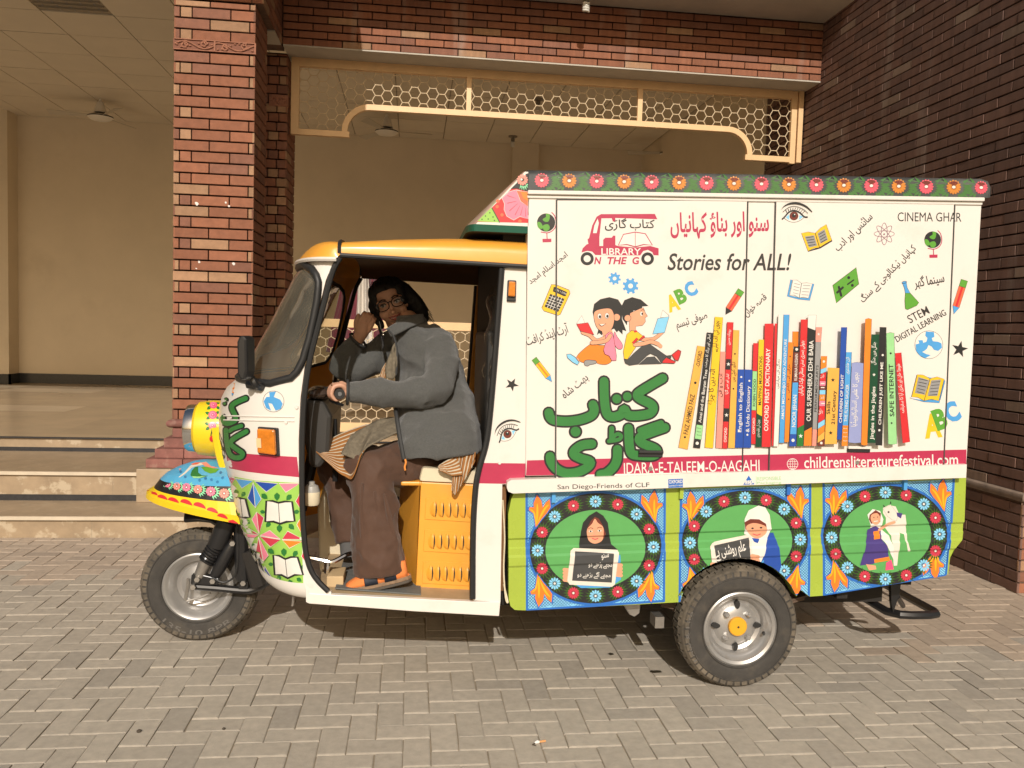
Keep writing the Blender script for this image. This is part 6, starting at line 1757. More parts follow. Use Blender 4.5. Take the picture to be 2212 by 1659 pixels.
# ---------------------------------------------------------------- sill lettering
SILL = PlaneSurf(lambda x, z: YS - .022, [(sl, [], 0)], Y0=YS - .022)
use(SILL, zF); text('ink', 'San Diego-Friends of CLF', (625, 195), (1550, 172), 46, .004)
poly('mblue', [(1738, 95), (1885, 88), (1886, 175), (1740, 181)]); text('white', 'OXFORD', (1745, 138), (1882, 132), 34, .02); text('white', 'UNIVERSITY PRESS', (1743, 168), (1882, 162), 14, .01)
use(SILL, zG); poly('mblue', [(592, 38), (555, 100), (630, 97)]); text('white', 'ssp', (566, 92), (622, 90), 30, .04)
stroke('lgreen', [(642, 45), (643, 97)], 3, smooth=False); text('lgreen', 'RESPONSIBLE', (650, 72), (808, 67), 24); text('lgreen', 'Packaging', (650, 95), (810, 91), 16)
sl.build('sill_rail', van, weld=False)

# ---------------------------------------------------------------- roof border of flowers
CAPS = PlaneSurf(cap_y, [(cap, [], 0)], Y0=YS)
use(CAPS, zP)
for k in range(17):
    x = 1170.3 + k * 59.3; y = 389.6 + (x - 1170) * .0165
    if k < 16:
        fan_leaf('capleaf', (x + 6, y + 1), 38, math.radians(18), math.radians(105), 8, .10, .4); fan_leaf('capleaf', (x + 54, y + 2), 34, math.radians(180 - 6), math.radians(110), 7, .10, .4)
    pk_ = k % 2 == 0; fl_s = 1.0 if k < 16 else .9
    disc('brown', (x, y + 1), 14 * fl_s, n=16); petals('petal' if pk_ else 'opet', (x, y), 16.2 * fl_s, 15, .2, .13); disc('white', (x, y), 3.9, 3.2, n=10)
cap.build('roof_cap', van, weld=False, sharp=50)

# ---------------------------------------------------------------- front peak
PKS = PlaneSurf(lambda x, z: YS + .0, [(pk, [], 0)], Y0=YS)
use(PKS, zL)
poly('red', [(1618, 1610), (1985, 1258), (1990, 1258), (1990, 1618)])
poly('llime', [(1620, 1606), (1725, 1506), (1780, 1614)]); stroke('deep', [(1727, 1510), (1782, 1612)], 7, smooth=False)
for c in ((1655, 1592), (1680, 1568), (1700, 1590), (1712, 1545), (1735, 1575), (1745, 1600)): disc('deep', c, 5, n=8)
poly('pink', [(1800, 1440), (1850, 1392), (1905, 1378), (1990, 1398), (1990, 1590), (1930, 1572), (1885, 1598), (1835, 1570), (1815, 1520), (1818, 1478)], 'white', .9)
poly('coral', [(1905, 1384), (1990, 1392), (1990, 1500), (1935, 1462)], 'white', .8); poly('orange', [(1935, 1392), (1990, 1396), (1990, 1462), (1955, 1440)])
for q in ([(1900, 1440), (1840, 1420)], [(1905, 1460), (1840, 1475)], [(1912, 1478), (1855, 1530)], [(1930, 1492), (1895, 1560)], [(1950, 1500), (1935, 1560)], [(1970, 1508), (1972, 1570)], [(1985, 1512), (1990, 1560)]): stroke('red', q, 10, smooth=False, taper=True)
for c in ((1765, 1500), (1800, 1560), (1930, 1605), (1770, 1460)): disc('coral', c, 13, n=10)
poly('black', [(1862, 1372), (1975, 1263), (1990, 1258), (1990, 1390), (1905, 1368)])
petals('salmon', (1948, 1306), 42, 13, .2, .14); disc('white', (1942, 1303), 8, n=8); fan_leaf('mint', (1950, 1312), 78, math.radians(75), math.radians(70), 6, .07, .5)
pk.build('box_peak', van, weld=False)

# ---------------------------------------------------------------- lower body panels
low.prism([(x, YS + .09, z) for x, z in low_xz], (0, YF - YS - .18, 0), M_und)
LOWS = PlaneSurf(low_y, [(low, [], 0)], low_lines, YS + .03, step=.00022)
# lime skin: cut the outline into triangles and lay it on the pressed profile
def skin(T, mb, surf, m):
    for t in T:
        P = [(x, z - TILT * (x - .42)) for x, z in t]; rest = [P]; pieces = []
        for zc in surf.zl:
            nr = []
            for q in rest:
                lo = clip_half(q, 0, -1, zc); hi = clip_half(q, 0, 1, -zc)
                if len(lo) > 2: pieces.append(lo)
                if len(hi) > 2: nr.append(hi)
            rest = nr
        for q in pieces + rest:
            q = [(x, z + TILT * (x - .42)) for x, z in q]; xc = sum(p[0] for p in q) / len(q); zc = sum(p[1] for p in q) / len(q)
            mb.face([(x, low_y(xc + (x - xc) * .9999, zc + (z - zc) * .9999), z) for x, z in q], m)
skin(tess(low_xz), low, LOWS, M_lime)
for i in range(len(low_xz)):
    a, c = low_xz[i], low_xz[(i + 1) % len(low_xz)]
    low.face([(a[0], low_y(*a), a[1]), (c[0], low_y(*c), c[1]), (c[0], YS + .09, c[1]), (a[0], YS + .09, a[1])], M_lime)
in_low = None
def inside_low(p):
    x, z = LOWS.xz(p); c = False; n = len(low_xz)
    for i in range(n):
        (x0, z0), (x1, z1) = low_xz[i], low_xz[i - 1]
        if (z0 > z) != (z1 > z) and x < (x1 - x0) * (z - z0) / (z1 - z0) + x0: c = not c
    return c
class LowClip(Surf):
    """draws on the lower body but drops what would fall in the wheel arch or off the edge"""
    def __init__(s): super().__init__(.00022); s.boxes = LOWS.boxes
    def tri(s, t, m, off):
        st = [t]
        while st:
            t = st.pop(); ins_ = [inside_low(p) for p in t]
            L = max(math.dist(t[i], t[i - 1]) for i in range(3))
            near = max(p[0] for p in t) > 1440 and min(p[0] for p in t) < 1790 and max(p[1] for p in t) > 1200
            if all(ins_) and (not near or L < 9): LOWS.tri(t, m, off); continue
            if not any(ins_) and L < 12: continue
            if L < 2.0: continue
            a, b_, c = t; mid = lambda p, q: ((p[0] + q[0]) / 2, (p[1] + q[1]) / 2); ab, bc, ca = mid(a, b_), mid(b_, c), mid(c, a)
            st += [(a, ab, ca), (ab, b_, bc), (ca, bc, c), (ab, bc, ca)]
LC = LowClip()
def medallion(rect, oc, orx, ory, ic, irx, iry, tilt):
    """rect: picture quad of the blue field; o/i: outer and inner ovals"""
    use(LC, zP)
    poly('lsky', rect)
    (xl, yl), (xr, yr), (xrb, yrb), (xlb, ylb) = rect
    lerp = lambda p, q, t: (p[0] + (q[0] - p[0]) * t, p[1] + (q[1] - p[1]) * t)
    def uv(u, v): return lerp(lerp(rect[0], rect[1], u), lerp(rect[3], rect[2], u), v)
    asp = (yl - ylb) / (xl - xr); T = []
    nl = 40
    def inoval(p, k=1.0):
        return ((p[0] - oc[0]) / (orx * k)) ** 2 + ((p[1] - oc[1] - tilt * (p[0] - oc[0])) / (ory * k)) ** 2 < 1
    for sgn in (1, -1):
        for k in range(-nl, nl * 2):
            c = k / nl * 1.0; seg_ = []
            for q in range(0, 41):
                u = q / 40; v = (c + sgn * u * 1.15) if sgn > 0 else (c - u * 1.15 + .0)
                if 0 <= v <= 1:
                    p = uv(u, v)
                    seg_.append(p if not inoval(p, .96) else None)
                else: seg_.append(None)
            run = []
            for p in seg_ + [None]:
                if p is None:
                    if len(run) > 1:
                        a, b_ = run[0], run[-1]; dx, dy = b_[0] - a[0], b_[1] - a[1]; l = math.hypot(dx, dy); nx_, ny_ = -dy / l * .45, dx / l * .45
                        A_, B_, C_, D_ = (a[0] + nx_, a[1] + ny_), (b_[0] + nx_, b_[1] + ny_), (b_[0] - nx_, b_[1] - ny_), (a[0] - nx_, a[1] - ny_)
                        T += [(A_, B_, C_), (A_, C_, D_)]
                    run = []
                else: run.append(p)
    LC.emit(T, 'navy')
    for (a, b_) in ((rect[0], rect[3]), (rect[1], rect[2]), (rect[3], rect[2])): stroke('mblue', [a, b_], 5, smooth=False)
    ov = lambda q, rx, ry, c: (c[0] + rx * math.cos(q), c[1] + ry * math.sin(q) + tilt * rx * math.cos(q))
    oval = lambda rx, ry, c, n=56: [ov(q, rx, ry, c) for q in np.linspace(0, 2 * math.pi, n, endpoint=False)]
    poly('mblue', oval(orx + 5, ory + 5, oc)); 
    poly('black', oval(orx, ory, oc)); poly('oval', oval(irx, iry, ic))
    # corner tulips, their tips lying over the black ring
    for (u, v, ax, ay) in ((.09, .16, 1, 1), (.91, .15, -1, 1), (.10, .845, 1, -1), (.89, .86, -1, -1)):
        c = uv(u, v); s = 34.0
        def X(pts): return [(c[0] + ax * s * x, c[1] + ay * s * y) for x, y in pts]
        for colr, gr in (('mblue', 1.14), ('flame', 1.0)):
            g_ = lambda pts: X([(x * gr, y * gr) for x, y in pts])
            poly(colr, g_([(-.22, 1.1), (-.28, .6), (-.36, .2), (-.66, -.02), (-.62, -.2), (-.32, -.2), (-.15, .05), (-.1, .5)]))
            poly(colr, g_([(-.2, 1.05), (-.3, .1), (-.36, -.45), (-.14, -1.0), (.14, -.62), (.22, -.2), (.05, .4)]))
            poly(colr, g_([(-.18, 1.05), (.0, .4), (.14, -.05), (.42, -.5), (.68, -.72), (.72, -.2), (.5, .15), (.15, .55)]))
        stroke('gold', X([(-.2, .9), (-.26, .4), (-.36, .1), (-.55, -.06)]), s * .1, taper=True); stroke('gold', X([(-.18, .95), (-.12, .3), (-.12, -.4)]), s * .13, taper=True); stroke('gold', X([(-.14, .9), (.1, .35), (.35, -.1), (.58, -.35)]), s * .13, taper=True)
    mx, my = (orx + irx) / 2, (ory + iry) / 2; mc = ((oc[0] + ic[0]) / 2, (oc[1] + ic[1]) / 2)
    for k in range(16):
        q = 2 * math.pi * k / 16 - math.pi / 2; p = ov(q, mx, my, mc); d = math.atan2(my * math.cos(q), -mx * math.sin(q))
        fan_leaf('vein', p, 24, d, math.radians(110), 7, .09, .45); fan_leaf('vein', p, 24, d + math.pi, math.radians(110), 7, .09, .45)
    for k in range(16):
        q = 2 * math.pi * k / 16 - math.pi / 2; p = ov(q, mx, my, mc)
        if k % 2 == 0: petals('lsky', p, 13.6, 12, .25, .14)
        else: disc('brown', p, 10, n=12); petals('rose', p, 13, 14, .2, .13)
        disc('white', p, 2.6, n=8)
medallion([(1137.5, 1062), (1436, 1056), (1434, 1298), (1138.5, 1318)], (1286.5, 1184), 142, 119, (1286, 1186), 108, 85, -.03)
medallion([(1471, 1057), (1750, 1047), (1747, 1289), (1468, 1299)], (1609, 1167), 136, 108, (1609, 1170), 102, 80, -.03)
medallion([(1779, 1046), (2060, 1036), (2043, 1243), (1780, 1286)], (1912, 1156), 134, 107, (1912, 1158), 99, 80, -.03)
# girl in black scarf with slate
use(LC, zF)
poly('sky', [(700, 1090), (1255, 850), (1262, 1100), (1150, 1180), (860, 1185)])
poly('black', [(1015, 415), (1085, 460), (1130, 530), (1145, 640), (1165, 745), (1230, 800), (1220, 830), (840, 830), (842, 740), (860, 620), (880, 530), (940, 460)], smooth=False)
poly('brown', [(1000, 470), (1040, 490), (1080, 560), (1110, 640), (1090, 690), (925, 640), (925, 580), (960, 510)])
poly('skin', [(1000, 490), (1030, 530), (1080, 570), (1088, 640), (1070, 710), (1000, 740), (940, 710), (920, 640), (925, 590), (970, 540)], smooth=True)
for c in ((957, 616), (1046, 610)): disc('white', c, 19, 10, n=12); disc('black', c, 9, n=8); stroke('brown', [(c[0] - 22, c[1] - 26), (c[0], c[1] - 36), (c[0] + 24, c[1] - 28)], 6)
stroke('salmon', [(1003, 620), (990, 662), (1012, 672)], 6); stroke('rose', [(975, 686), (1003, 696), (1030, 686)], 9)
for x0, y0 in ((715, 1000), (1240, 950)):
    for k in range(4): stroke('skin', [(x0 - 22, y0 + k * 34), (x0 + 22, y0 + 6 + k * 34)], 36, smooth=False)
poly('pale', [(785, 782), (1225, 800), (1240, 830), (1200, 1150), (1170, 1172), (745, 1150), (722, 1110), (755, 810)]); poly('dgrey', [(800, 815), (1190, 838), (1168, 1130), (770, 1110)])
urdu('white', 'سنو', (1070, 905), (1145, 890), 60); urdu('white', 'مجھے پڑھنے دو', (935, 985), (1172, 990), 64); urdu('white', 'مجھے آگے بڑھنے دو', (822, 1085), (1155, 1092), 66)
# girl in white scarf with slate
use(LC, zG)
poly('blue', [(700, 420), (755, 420), (795, 520), (808, 640), (790, 700), (650, 680), (640, 540)])
poly('white', [(655, 238), (700, 250), (730, 300), (742, 400), (712, 470), (700, 560), (660, 640), (612, 560), (600, 440), (560, 430), (562, 330), (590, 270)])
poly('brown', [(568, 400), (562, 350), (600, 328), (660, 330), (705, 360), (712, 400)]); poly('skin', [(572, 380), (620, 355), (690, 370), (712, 395), (700, 430), (645, 460), (595, 430)], smooth=True)
for c in ((615, 390), (672, 386)): disc('black', c, 9, 6, n=8)
stroke('rose', [(618, 428), (645, 436), (668, 428)], 6); poly('blue', [(610, 455), (660, 460), (650, 490), (625, 480)])
poly('pale', [(345, 490), (360, 480), (585, 432), (605, 445), (622, 640), (600, 655), (370, 700), (350, 680), (332, 510)]); poly('dgrey', [(358, 505), (590, 452), (606, 628), (385, 675)])
urdu('white', 'علم روشنی ہے', (375, 622), (582, 575), 110, .012)
for x0, y0, n_ in ((628, 575, 3), (360, 630, 3)):
    for k in range(n_): stroke('skin', [(x0 - 16, y0 + k * 24), (x0 + 22, y0 + 6 + k * 24)], 26, smooth=False)
poly('sky', [(640, 640), (690, 600), (685, 660)])
# girl hugging a white calf
poly('pale', [(1490, 255), (1530, 235), (1575, 245), (1600, 300), (1640, 300), (1645, 400), (1655, 480), (1672, 545), (1655, 545), (1630, 430), (1600, 420), (1595, 550), (1585, 640), (1562, 642), (1560, 540), (1545, 440), (1500, 380), (1510, 320), (1490, 290)])
poly('pale', [(1490, 262), (1540, 232), (1592, 300), (1580, 340), (1552, 335), (1520, 310)], 'grey', .6); poly('black', [(1488, 232), (1505, 245), (1495, 250)]); poly('black', [(1540, 208), (1548, 225), (1536, 228)]); disc('black', (1527, 282), 7, n=8); poly('violet', [(1580, 285), (1620, 290), (1610, 325), (1585, 310)])
poly('white', [(1385, 300), (1420, 262), (1470, 275), (1492, 330), (1470, 390), (1530, 440), (1562, 520), (1560, 600), (1500, 480), (1410, 400)])
poly('brown', [(1400, 300), (1440, 268), (1475, 290), (1470, 350), (1410, 360), (1395, 330)]); poly('skin', [(1412, 300), (1450, 290), (1470, 320), (1460, 360), (1430, 365), (1408, 335)], smooth=True)
disc('black', (1428, 318), 4, n=6); disc('black', (1453, 315), 4, n=6); stroke('white', [(1430, 345), (1452, 341)], 6, smooth=False)
poly('violet', [(1385, 400), (1440, 375), (1475, 395), (1478, 460), (1520, 510), (1530, 590), (1420, 630), (1335, 640), (1370, 540), (1378, 460)]); poly('orange', [(1425, 412), (1465, 405), (1470, 460), (1428, 466)]); poly('orange', [(1430, 598), (1530, 580), (1535, 605), (1432, 622)])
stroke('skin', [(1465, 400), (1520, 365), (1565, 350)], 18); poly('skin', [(1375, 630), (1440, 640), (1445, 665), (1395, 672)]); poly('hot', [(1510, 620), (1545, 600), (1562, 665), (1505, 672)])
low_o = low.build('lower_body', van, weld=False, fixn=False)
hk = MB()
for x, y in ((1196, 1062), (1472, 1054), (1703, 1046), (1955, 1036)):
    p = onY(x, y, YS + .02); hk.box((p[0] - .008, YS + .012, p[2] - .045), (p[0] + .008, YS + .03, p[2] + .01), AM('sky') if x in (1196, 1955) else (M_lime if x == 1472 else AM('mblue')))
hk.build_each('side_hook', van)

# ---------------------------------------------------------------- cab rear post
POST = PlaneSurf(lambda x, z: YC, [(post, [], 0)], Y0=YC)
use(POST, zP); poly('mag', [(1039, 1000), (1135, 1001), (1133, 1043), (1085, 1045), (1029, 1044)])
use(POST, zJ); star('black', (1519, 1102), 46, -62)
eye(zJ, (POST, (1490, 1425), 62, (.86, .42, -.5, .95)), 'brown')
post.build('rear_post', van, weld=False)

# ---------------------------------------------------------------- cowl
COWL = ParamSurf(lambda u, v: LOFT(u, v), np.linspace(ZB0, ZW0 + .02, 26), np.linspace(.0, 1.32, 30), cowl, 11.0, step=.00045)
use(COWL, zH)
poly('mag', [(522, 500), (600, 530), (700, 538), (925, 552), (938, 662), (800, 650), (650, 632), (530, 608)])
poly('llime', [(548, 652), (700, 680), (942, 694), (982, 1270), (905, 1262), (850, 1245), (770, 1203), (700, 1118), (652, 1030), (620, 945), (600, 880), (575, 780)])
def tri_(col, *pts): poly(col, pts, 'pale', 1.6)
tri_('rose', (550, 657), (590, 668), (573, 700)); tri_('sky', (592, 668), (688, 682), (628, 722)); tri_('blue', (696, 684), (822, 696), (760, 742)); tri_('pink', (828, 696), (942, 696), (865, 744))
tri_('blue', (690, 690), (660, 775), (703, 828)); tri_('sky', (690, 690), (735, 780), (703, 828)); tri_('pink', (708, 850), (682, 890), (722, 970)); tri_('rose', (708, 850), (748, 882), (722, 970))
tri_('rose', (650, 930), (722, 972), (652, 962)); tri_('pink', (652, 968), (722, 975), (675, 1003)); tri_('pink', (780, 950), (838, 998), (728, 978)); tri_('rose', (728, 982), (838, 1000), (785, 1040))
tri_('rose', (875, 955), (960, 1000), (845, 1000)); tri_('orange', (848, 1003), (957, 1010), (885, 1048)); tri_('rose', (722, 985), (708, 1062), (748, 1118)); tri_('pink', (724, 985), (776, 1085), (750, 1118))
tri_('rose', (945, 745), (952, 845), (918, 792)); poly('orange', [(932, 905), (956, 865), (960, 985), (925, 920)], 'pale', 1.4); tri_('blue', (752, 1145), (748, 1168), (795, 1217)); tri_('rose', (968, 1040), (974, 1122), (950, 1092)); tri_('rose', (620, 925), (640, 950), (640, 985))
def bookp(pts, spine, lv):
    for c, l, a in lv: leaf('dgreen', c, l, a, .42)
    poly('white', pts, 'black', 4.2); stroke('ink', spine, 3, smooth=False)
bookp([(762, 790), (795, 790), (827, 800), (862, 793), (900, 795), (914, 900), (870, 903), (836, 914), (800, 902), (757, 902)], [(827, 800), (834, 912)], [((752, 765), 42, .7), ((818, 768), 46, 1.57), ((882, 772), 42, 2.3), ((742, 850), 30, .2), ((922, 850), 34, 2.9), ((770, 920), 38, 2.2), ((832, 940), 44, 1.57), ((896, 932), 42, .8)])
bookp([(800, 1085), (832, 1088), (864, 1106), (895, 1095), (930, 1096), (960, 1192), (915, 1192), (878, 1210), (845, 1192), (808, 1190)], [(864, 1106), (876, 1208)], [((790, 1062), 42, .7), ((856, 1070), 46, 1.5), ((916, 1078), 40, 2.2), ((786, 1135), 30, .1), ((958, 1150), 32, 2.8), ((828, 1212), 36, 1.9), ((890, 1238), 42, 1.3), ((938, 1220), 34, .6)])
bookp([(588, 770), (620, 775), (650, 780), (674, 878), (650, 880), (625, 884), (606, 870)], [(622, 776), (634, 882)], [((598, 748), 42, 1.2), ((635, 755), 34, 2.2), ((622, 905), 32, 1.5), ((660, 905), 30, .8)])
bookp([(676, 1050), (694, 1052), (722, 1100), (738, 1156), (716, 1150), (694, 1110)], [(694, 1052), (730, 1150)], [((660, 1030), 30, .9), ((688, 1034), 26, 1.8), ((735, 1165), 24, .9)])
for g_, w in (([(648, 233), (592, 258), (572, 282), (592, 330), (588, 356), (550, 370), (528, 360), (522, 335)], 26), ([(625, 382), (580, 398), (562, 410)], 22), ([(652, 413), (585, 452), (568, 480), (600, 508), (632, 532), (620, 553), (585, 553), (560, 530), (546, 470), (542, 405)], 26), ([(512, 470), (520, 520), (522, 550)], 10)):
    stroke('black', g_, w + 16); 
for c, r in (((541, 242), 9), ((534, 262), 8)): disc('black', c, r + 6, n=12)
for g_, w in (([(648, 233), (592, 258), (572, 282), (592, 330), (588, 356), (550, 370), (528, 360), (522, 335)], 26), ([(625, 382), (580, 398), (562, 410)], 22), ([(652, 413), (585, 452), (568, 480), (600, 508), (632, 532), (620, 553), (585, 553), (560, 530), (546, 470), (542, 405)], 26), ([(512, 470), (520, 520), (522, 550)], 10)):
    stroke('gbig', g_, w)
for c, r in (((541, 242), 9), ((534, 262), 8)): disc('gbig', c, r, n=12)
disc('white', (798, 250), 57, n=30, ol='ink', ow=2); poly('sky', [(775, 200), (812, 196), (800, 225), (835, 240), (848, 262), (838, 290), (810, 300), (790, 262), (770, 258), (785, 300), (758, 285), (745, 250), (760, 225), (778, 225)])
poly('orange', [(578, 150), (588, 150), (582, 205), (572, 205)]); poly('sky', [(572, 205), (582, 205), (574, 222)])
cowl.build('cowl', van, weld=True, sharp=60, fixn=False)

# ---------------------------------------------------------------- fender and lamp bucket
def FEN(u, t):
    i = min(max(int(u), 0), len(FR_) - 2); f = u - i; k = t * 30; j = min(max(int(k), 0), 29); g_ = k - j
    a = FR_[i][j] * (1 - g_) + FR_[i][j + 1] * g_; b_ = FR_[i + 1][j] * (1 - g_) + FR_[i + 1][j + 1] * g_
    return a * (1 - f) + b_ * f
FENS = ParamSurf(FEN, np.linspace(0, 6.99, 36), np.linspace(0.0, .62, 30), fen, 7.0, step=.0004)
use(FENS, zI)
for k, c in enumerate(((212, 1112), (278, 1125), (378, 1147), (483, 1158), (607, 1180), (748, 1203), (893, 1225))):
    r = (33, 37, 43, 48, 50, 55, 57)[k]
    fan_leaf('mint', c, r * 2.1, .25, 1.9, 7, .1, .5)
    petals('pink' if k % 2 else 'salmon', c, r, 11, .2, .17); disc('white', c, r * .2, n=8)
for k in range(8):
    c = [(72, 1195), (125, 1222), (222, 1268), (340, 1300), (480, 1325), (625, 1360), (765, 1412), (875, 1475)][k]
    r = (30, 45, 55, 60, 66, 68, 62, 58)[k]
    poly('red', [(c[0] + r * math.cos(q), c[1] + (.30 + .012 * k) * (c[0] - 300) * 0 + 14 + r * .75 * math.sin(q) * -1 + r * .3 * math.cos(q)) for q in np.linspace(0, math.pi, 12)])
poly('red', [(935, 1520), (990, 1510), (1040, 1545), (1062, 1588), (1000, 1570), (940, 1535)])
poly('pale', [(520, 925), (560, 905), (640, 890), (700, 880), (690, 910), (600, 925), (540, 945), (470, 1010), (410, 1050), (395, 1048), (460, 995), (500, 950)]); poly('salmon', [(640, 890), (700, 885), (750, 930), (830, 945), (760, 955), (680, 930)])
poly('green', [(640, 940), (700, 935), (780, 955), (840, 960), (800, 1000), (740, 1010), (680, 985)]); poly('dgreen', [(575, 940), (610, 935), (610, 1000), (650, 1030), (715, 1035), (640, 1060), (560, 1060), (525, 1030), (540, 980)]); poly('lgreen', [(540, 1040), (600, 1045), (700, 1038), (620, 1062), (560, 1060)])
poly('coral', [(530, 905), (580, 890), (640, 885), (600, 910), (550, 915)]); poly('salmon', [(330, 1000), (380, 985), (400, 960), (430, 950), (390, 1000), (340, 1008)])
for c in ((625, 1082), (755, 1075), (875, 1055), (855, 1000), (470, 1045), (420, 990), (690, 1065), (820, 1100)): petals('navy', c, 18, 7, .05, .12)
fen.build('front_fender', van, weld=False, sharp=60)
def BUC(u, t): 
    r = np.interp(u, [-.03, -.015, .05, .12, .25], [.106, .125, .132, .128, .12]); return np.array((hl[0] - .03 + u, YCEN - r * math.cos(t), hl[2] + r * math.sin(t)))
bka = MB(); BUCS = ParamSurf(BUC, np.linspace(-.03, .16, 20), np.linspace(-1.3, 1.3, 26), bka, 8.0, step=.0004)
use(BUCS, zI)
for c, r in (((775, 262), 42), ((768, 370), 48), ((763, 485), 42)):
    for a, l in ((2.5, 55), (3.5, 55), (.6, 50), (-.5, 48)): leaf('dgreen', (c[0] + 62 * math.cos(a), c[1] + 55 * math.sin(a)), l, a, .4)
    disc('hot', c, r, r * .95, n=18); disc('pink', (c[0] - 4, c[1] - 4), r * .72, n=14); disc('hot', (c[0] + 3, c[1] + 2), r * .4, n=12); disc('white', c, r * .12, n=8)
for a in (1.2, 1.57, 1.95): stroke('deep', [(760, 525), (760 + 40 * math.cos(a), 525 + 75 * math.sin(a))], 7, smooth=False)
disc('red', (758, 628), 26, 33, n=14)
bka.build('painted_roses', bucket, weld=False)
# worn moulded lettering on the tyres
def tyre_text(s, c, r, a0, a1, y, h, name):
    T = glyph_tris(s, .01); xs = [p[0] for t in T for p in t]; xa_, xb_ = min(xs), max(xs); b = MB()
    for t in T:
        P = []
        for p in t:
            a = a0 + (a1 - a0) * (p[0] - xa_) / (xb_ - xa_); rr = r + h * (p[1] / .7) * (1 if a1 < a0 else -1); P.append((c[0] + rr * math.cos(a), y, c[1] + rr * math.sin(a)))
        b.face(P, mat('raised_rubber', (.12, .11, .098), .75))
    b.build('sidewall_lettering', name, weld=False)
tyre_text('135-10 8PR', (FWH[0], .262), .229, math.radians(225), math.radians(315), YCEN - .0635, .026, front_w)
tyre_text('Low & Lite', (HUBR[0] + .01, .262), .222, math.radians(215), math.radians(160), WY - .0685, .022, rear_w)
# ================================================================ THE DRIVER
zT = FRM(1100, 1600, 1.8433)
def J(p, Y, fr=None): q = (fr or zJ)(p); return np.array(onY(q[0], q[1], Y))
TY = 3.92
pz = J((1040, 1560), TY)
per = thing('person', (pz[0], TY, pz[2]), 'woman in grey fleece jacket and glasses sitting at the van handlebar, hand to her head', 'person')
def organic(mb, name, voxel=.008, smooth=4, folds=0.0, fscale=.12, parent=per, fac=.5):
    o = mb.build(name, parent, weld=False)
    r = o.modifiers.new('remesh', 'REMESH'); r.mode = 'VOXEL'; r.voxel_size = voxel; r.use_smooth_shade = True
    if smooth: s_ = o.modifiers.new('smooth', 'SMOOTH'); s_.factor = fac; s_.iterations = smooth
    if folds:
        t = bpy.data.textures.new(name + '_folds', 'CLOUDS'); t.noise_scale = fscale; t.noise_depth = 2
        t2 = bpy.data.textures.new(name + '_creases', 'MUSGRAVE'); t2.musgrave_type = 'RIDGED_MULTIFRACTAL'; t2.noise_scale = fscale * 1.5; t2.octaves = 2
        d2 = o.modifiers.new('creases', 'DISPLACE'); d2.texture = t2; d2.strength = folds * .45; d2.mid_level = .5; d2.texture_coords = 'LOCAL'
        d = o.modifiers.new('folds', 'DISPLACE'); d.texture = t; d.strength = folds; d.mid_level = .5; d.texture_coords = 'LOCAL'
    return o
def limb(mb, pts, rr, m, n=16):
    P = catmull(pts, 5); k = len(P); R_ = np.interp(np.linspace(0, len(pts) - 1, k), range(len(pts)), rr)
    mb.tube(P, list(R_), m, n); mb.sphere(P[0], R_[0], m, n, 8); mb.sphere(P[-1], R_[-1], m, n, 8)
M_skin = mat('skin', (.56, .31, .205), .5, vary=.08, scale=30, bump=.05, bscale=200)
M_fle = mat('grey_fleece', (.084, .086, .082), .95, vary=.22, scale=170, bump=.5, bscale=330, sheen=.25)
M_trs = mat('brown_trousers', (.078, .038, .022), .8, vary=.1, scale=9, bump=.15, bscale=260, sheen=.15)
M_hair = mat('black_hair', (.008, .0065, .006), .55, vary=.3, scale=40, bump=.8, bscale=150, stretch=(1, 1, .12))
M_hem = mat('fleece_binding', (.035, .036, .036), .7)
# --- head axes: face turned to the camera, head leaning on the raised hand
HC = J((724, 573), TY)
f_ = O - HC; f_ /= np.linalg.norm(f_)
def rotv(v, axis, a): return np.array(Matrix.Rotation(a, 3, Vector(axis)) @ Vector(v))
up_ = UP - f_ * (UP @ f_); up_ /= np.linalg.norm(up_)
up_ = rotv(up_, f_, math.radians(20)); rt_ = np.cross(up_, f_)
f_ = rotv(f_, up_, math.radians(-1)); f_ = rotv(f_, rt_, math.radians(-4)); rt_ = np.cross(up_, f_); rt_ /= np.linalg.norm(rt_); up_ = np.cross(f_, rt_)
HCc = HC - f_ * .075
def H(r, u, f): return HCc + rt_ * r + up_ * u + f_ * f
def ell(mb, c, rr, ru, rf, m, n=20):
    V = []; F = []; nv = 12
    for j in range(nv + 1):
        t = math.pi * j / nv
        for i in range(n):
            a = 2 * math.pi * i / n
            V.append(H(c[0] + rr * math.sin(t) * math.cos(a), c[1] + ru * math.cos(t), c[2] + rf * math.sin(t) * math.sin(a)))
    for j in range(nv):
        for i in range(n): F.append((j * n + i, (j + 1) * n + i, (j + 1) * n + (i + 1) % n, j * n + (i + 1) % n))
    mb.faces(V, F, m, True)
b = MB()
ell(b, (0, .022, -.018), .074, .094, .094, M_skin); ell(b, (0, -.03, .012), .064, .066, .068, M_skin); ell(b, (0, -.085, .035), .032, .024, .030, M_skin)
for s in (-1, 1):
    ell(b, (s * .040, -.036, .042), .026, .026, .024, M_skin); ell(b, (s * .071, -.008, -.005), .010, .028, .018, M_skin); ell(b, (s * .033, .020, .058), .030, .010, .020, M_skin)
    ell(b, (s * .013, -.046, .076), .011, .010, .012, M_skin)
ell(b, (0, -.018, .074), .010, .030, .016, M_skin); ell(b, (0, -.042, .086), .013, .012, .016, M_skin); ell(b, (0, -.068, .062), .032, .018, .022, M_skin); ell(b, (0, .05, .05), .05, .035, .03, M_skin)
nk = J((860, 700), TY + .03); ch_ = J((930, 1010), TY); pv = J((1050, 1480), TY - .04)
limb(b, [HCc - up_ * .03 - f_ * .02, HCc - up_ * .10 - f_ * .02, nk, ch_], [.05, .048, .05, .09], M_skin); limb(b, [ch_, (ch_ + pv) / 2, pv], [.11, .11, .12], M_skin)
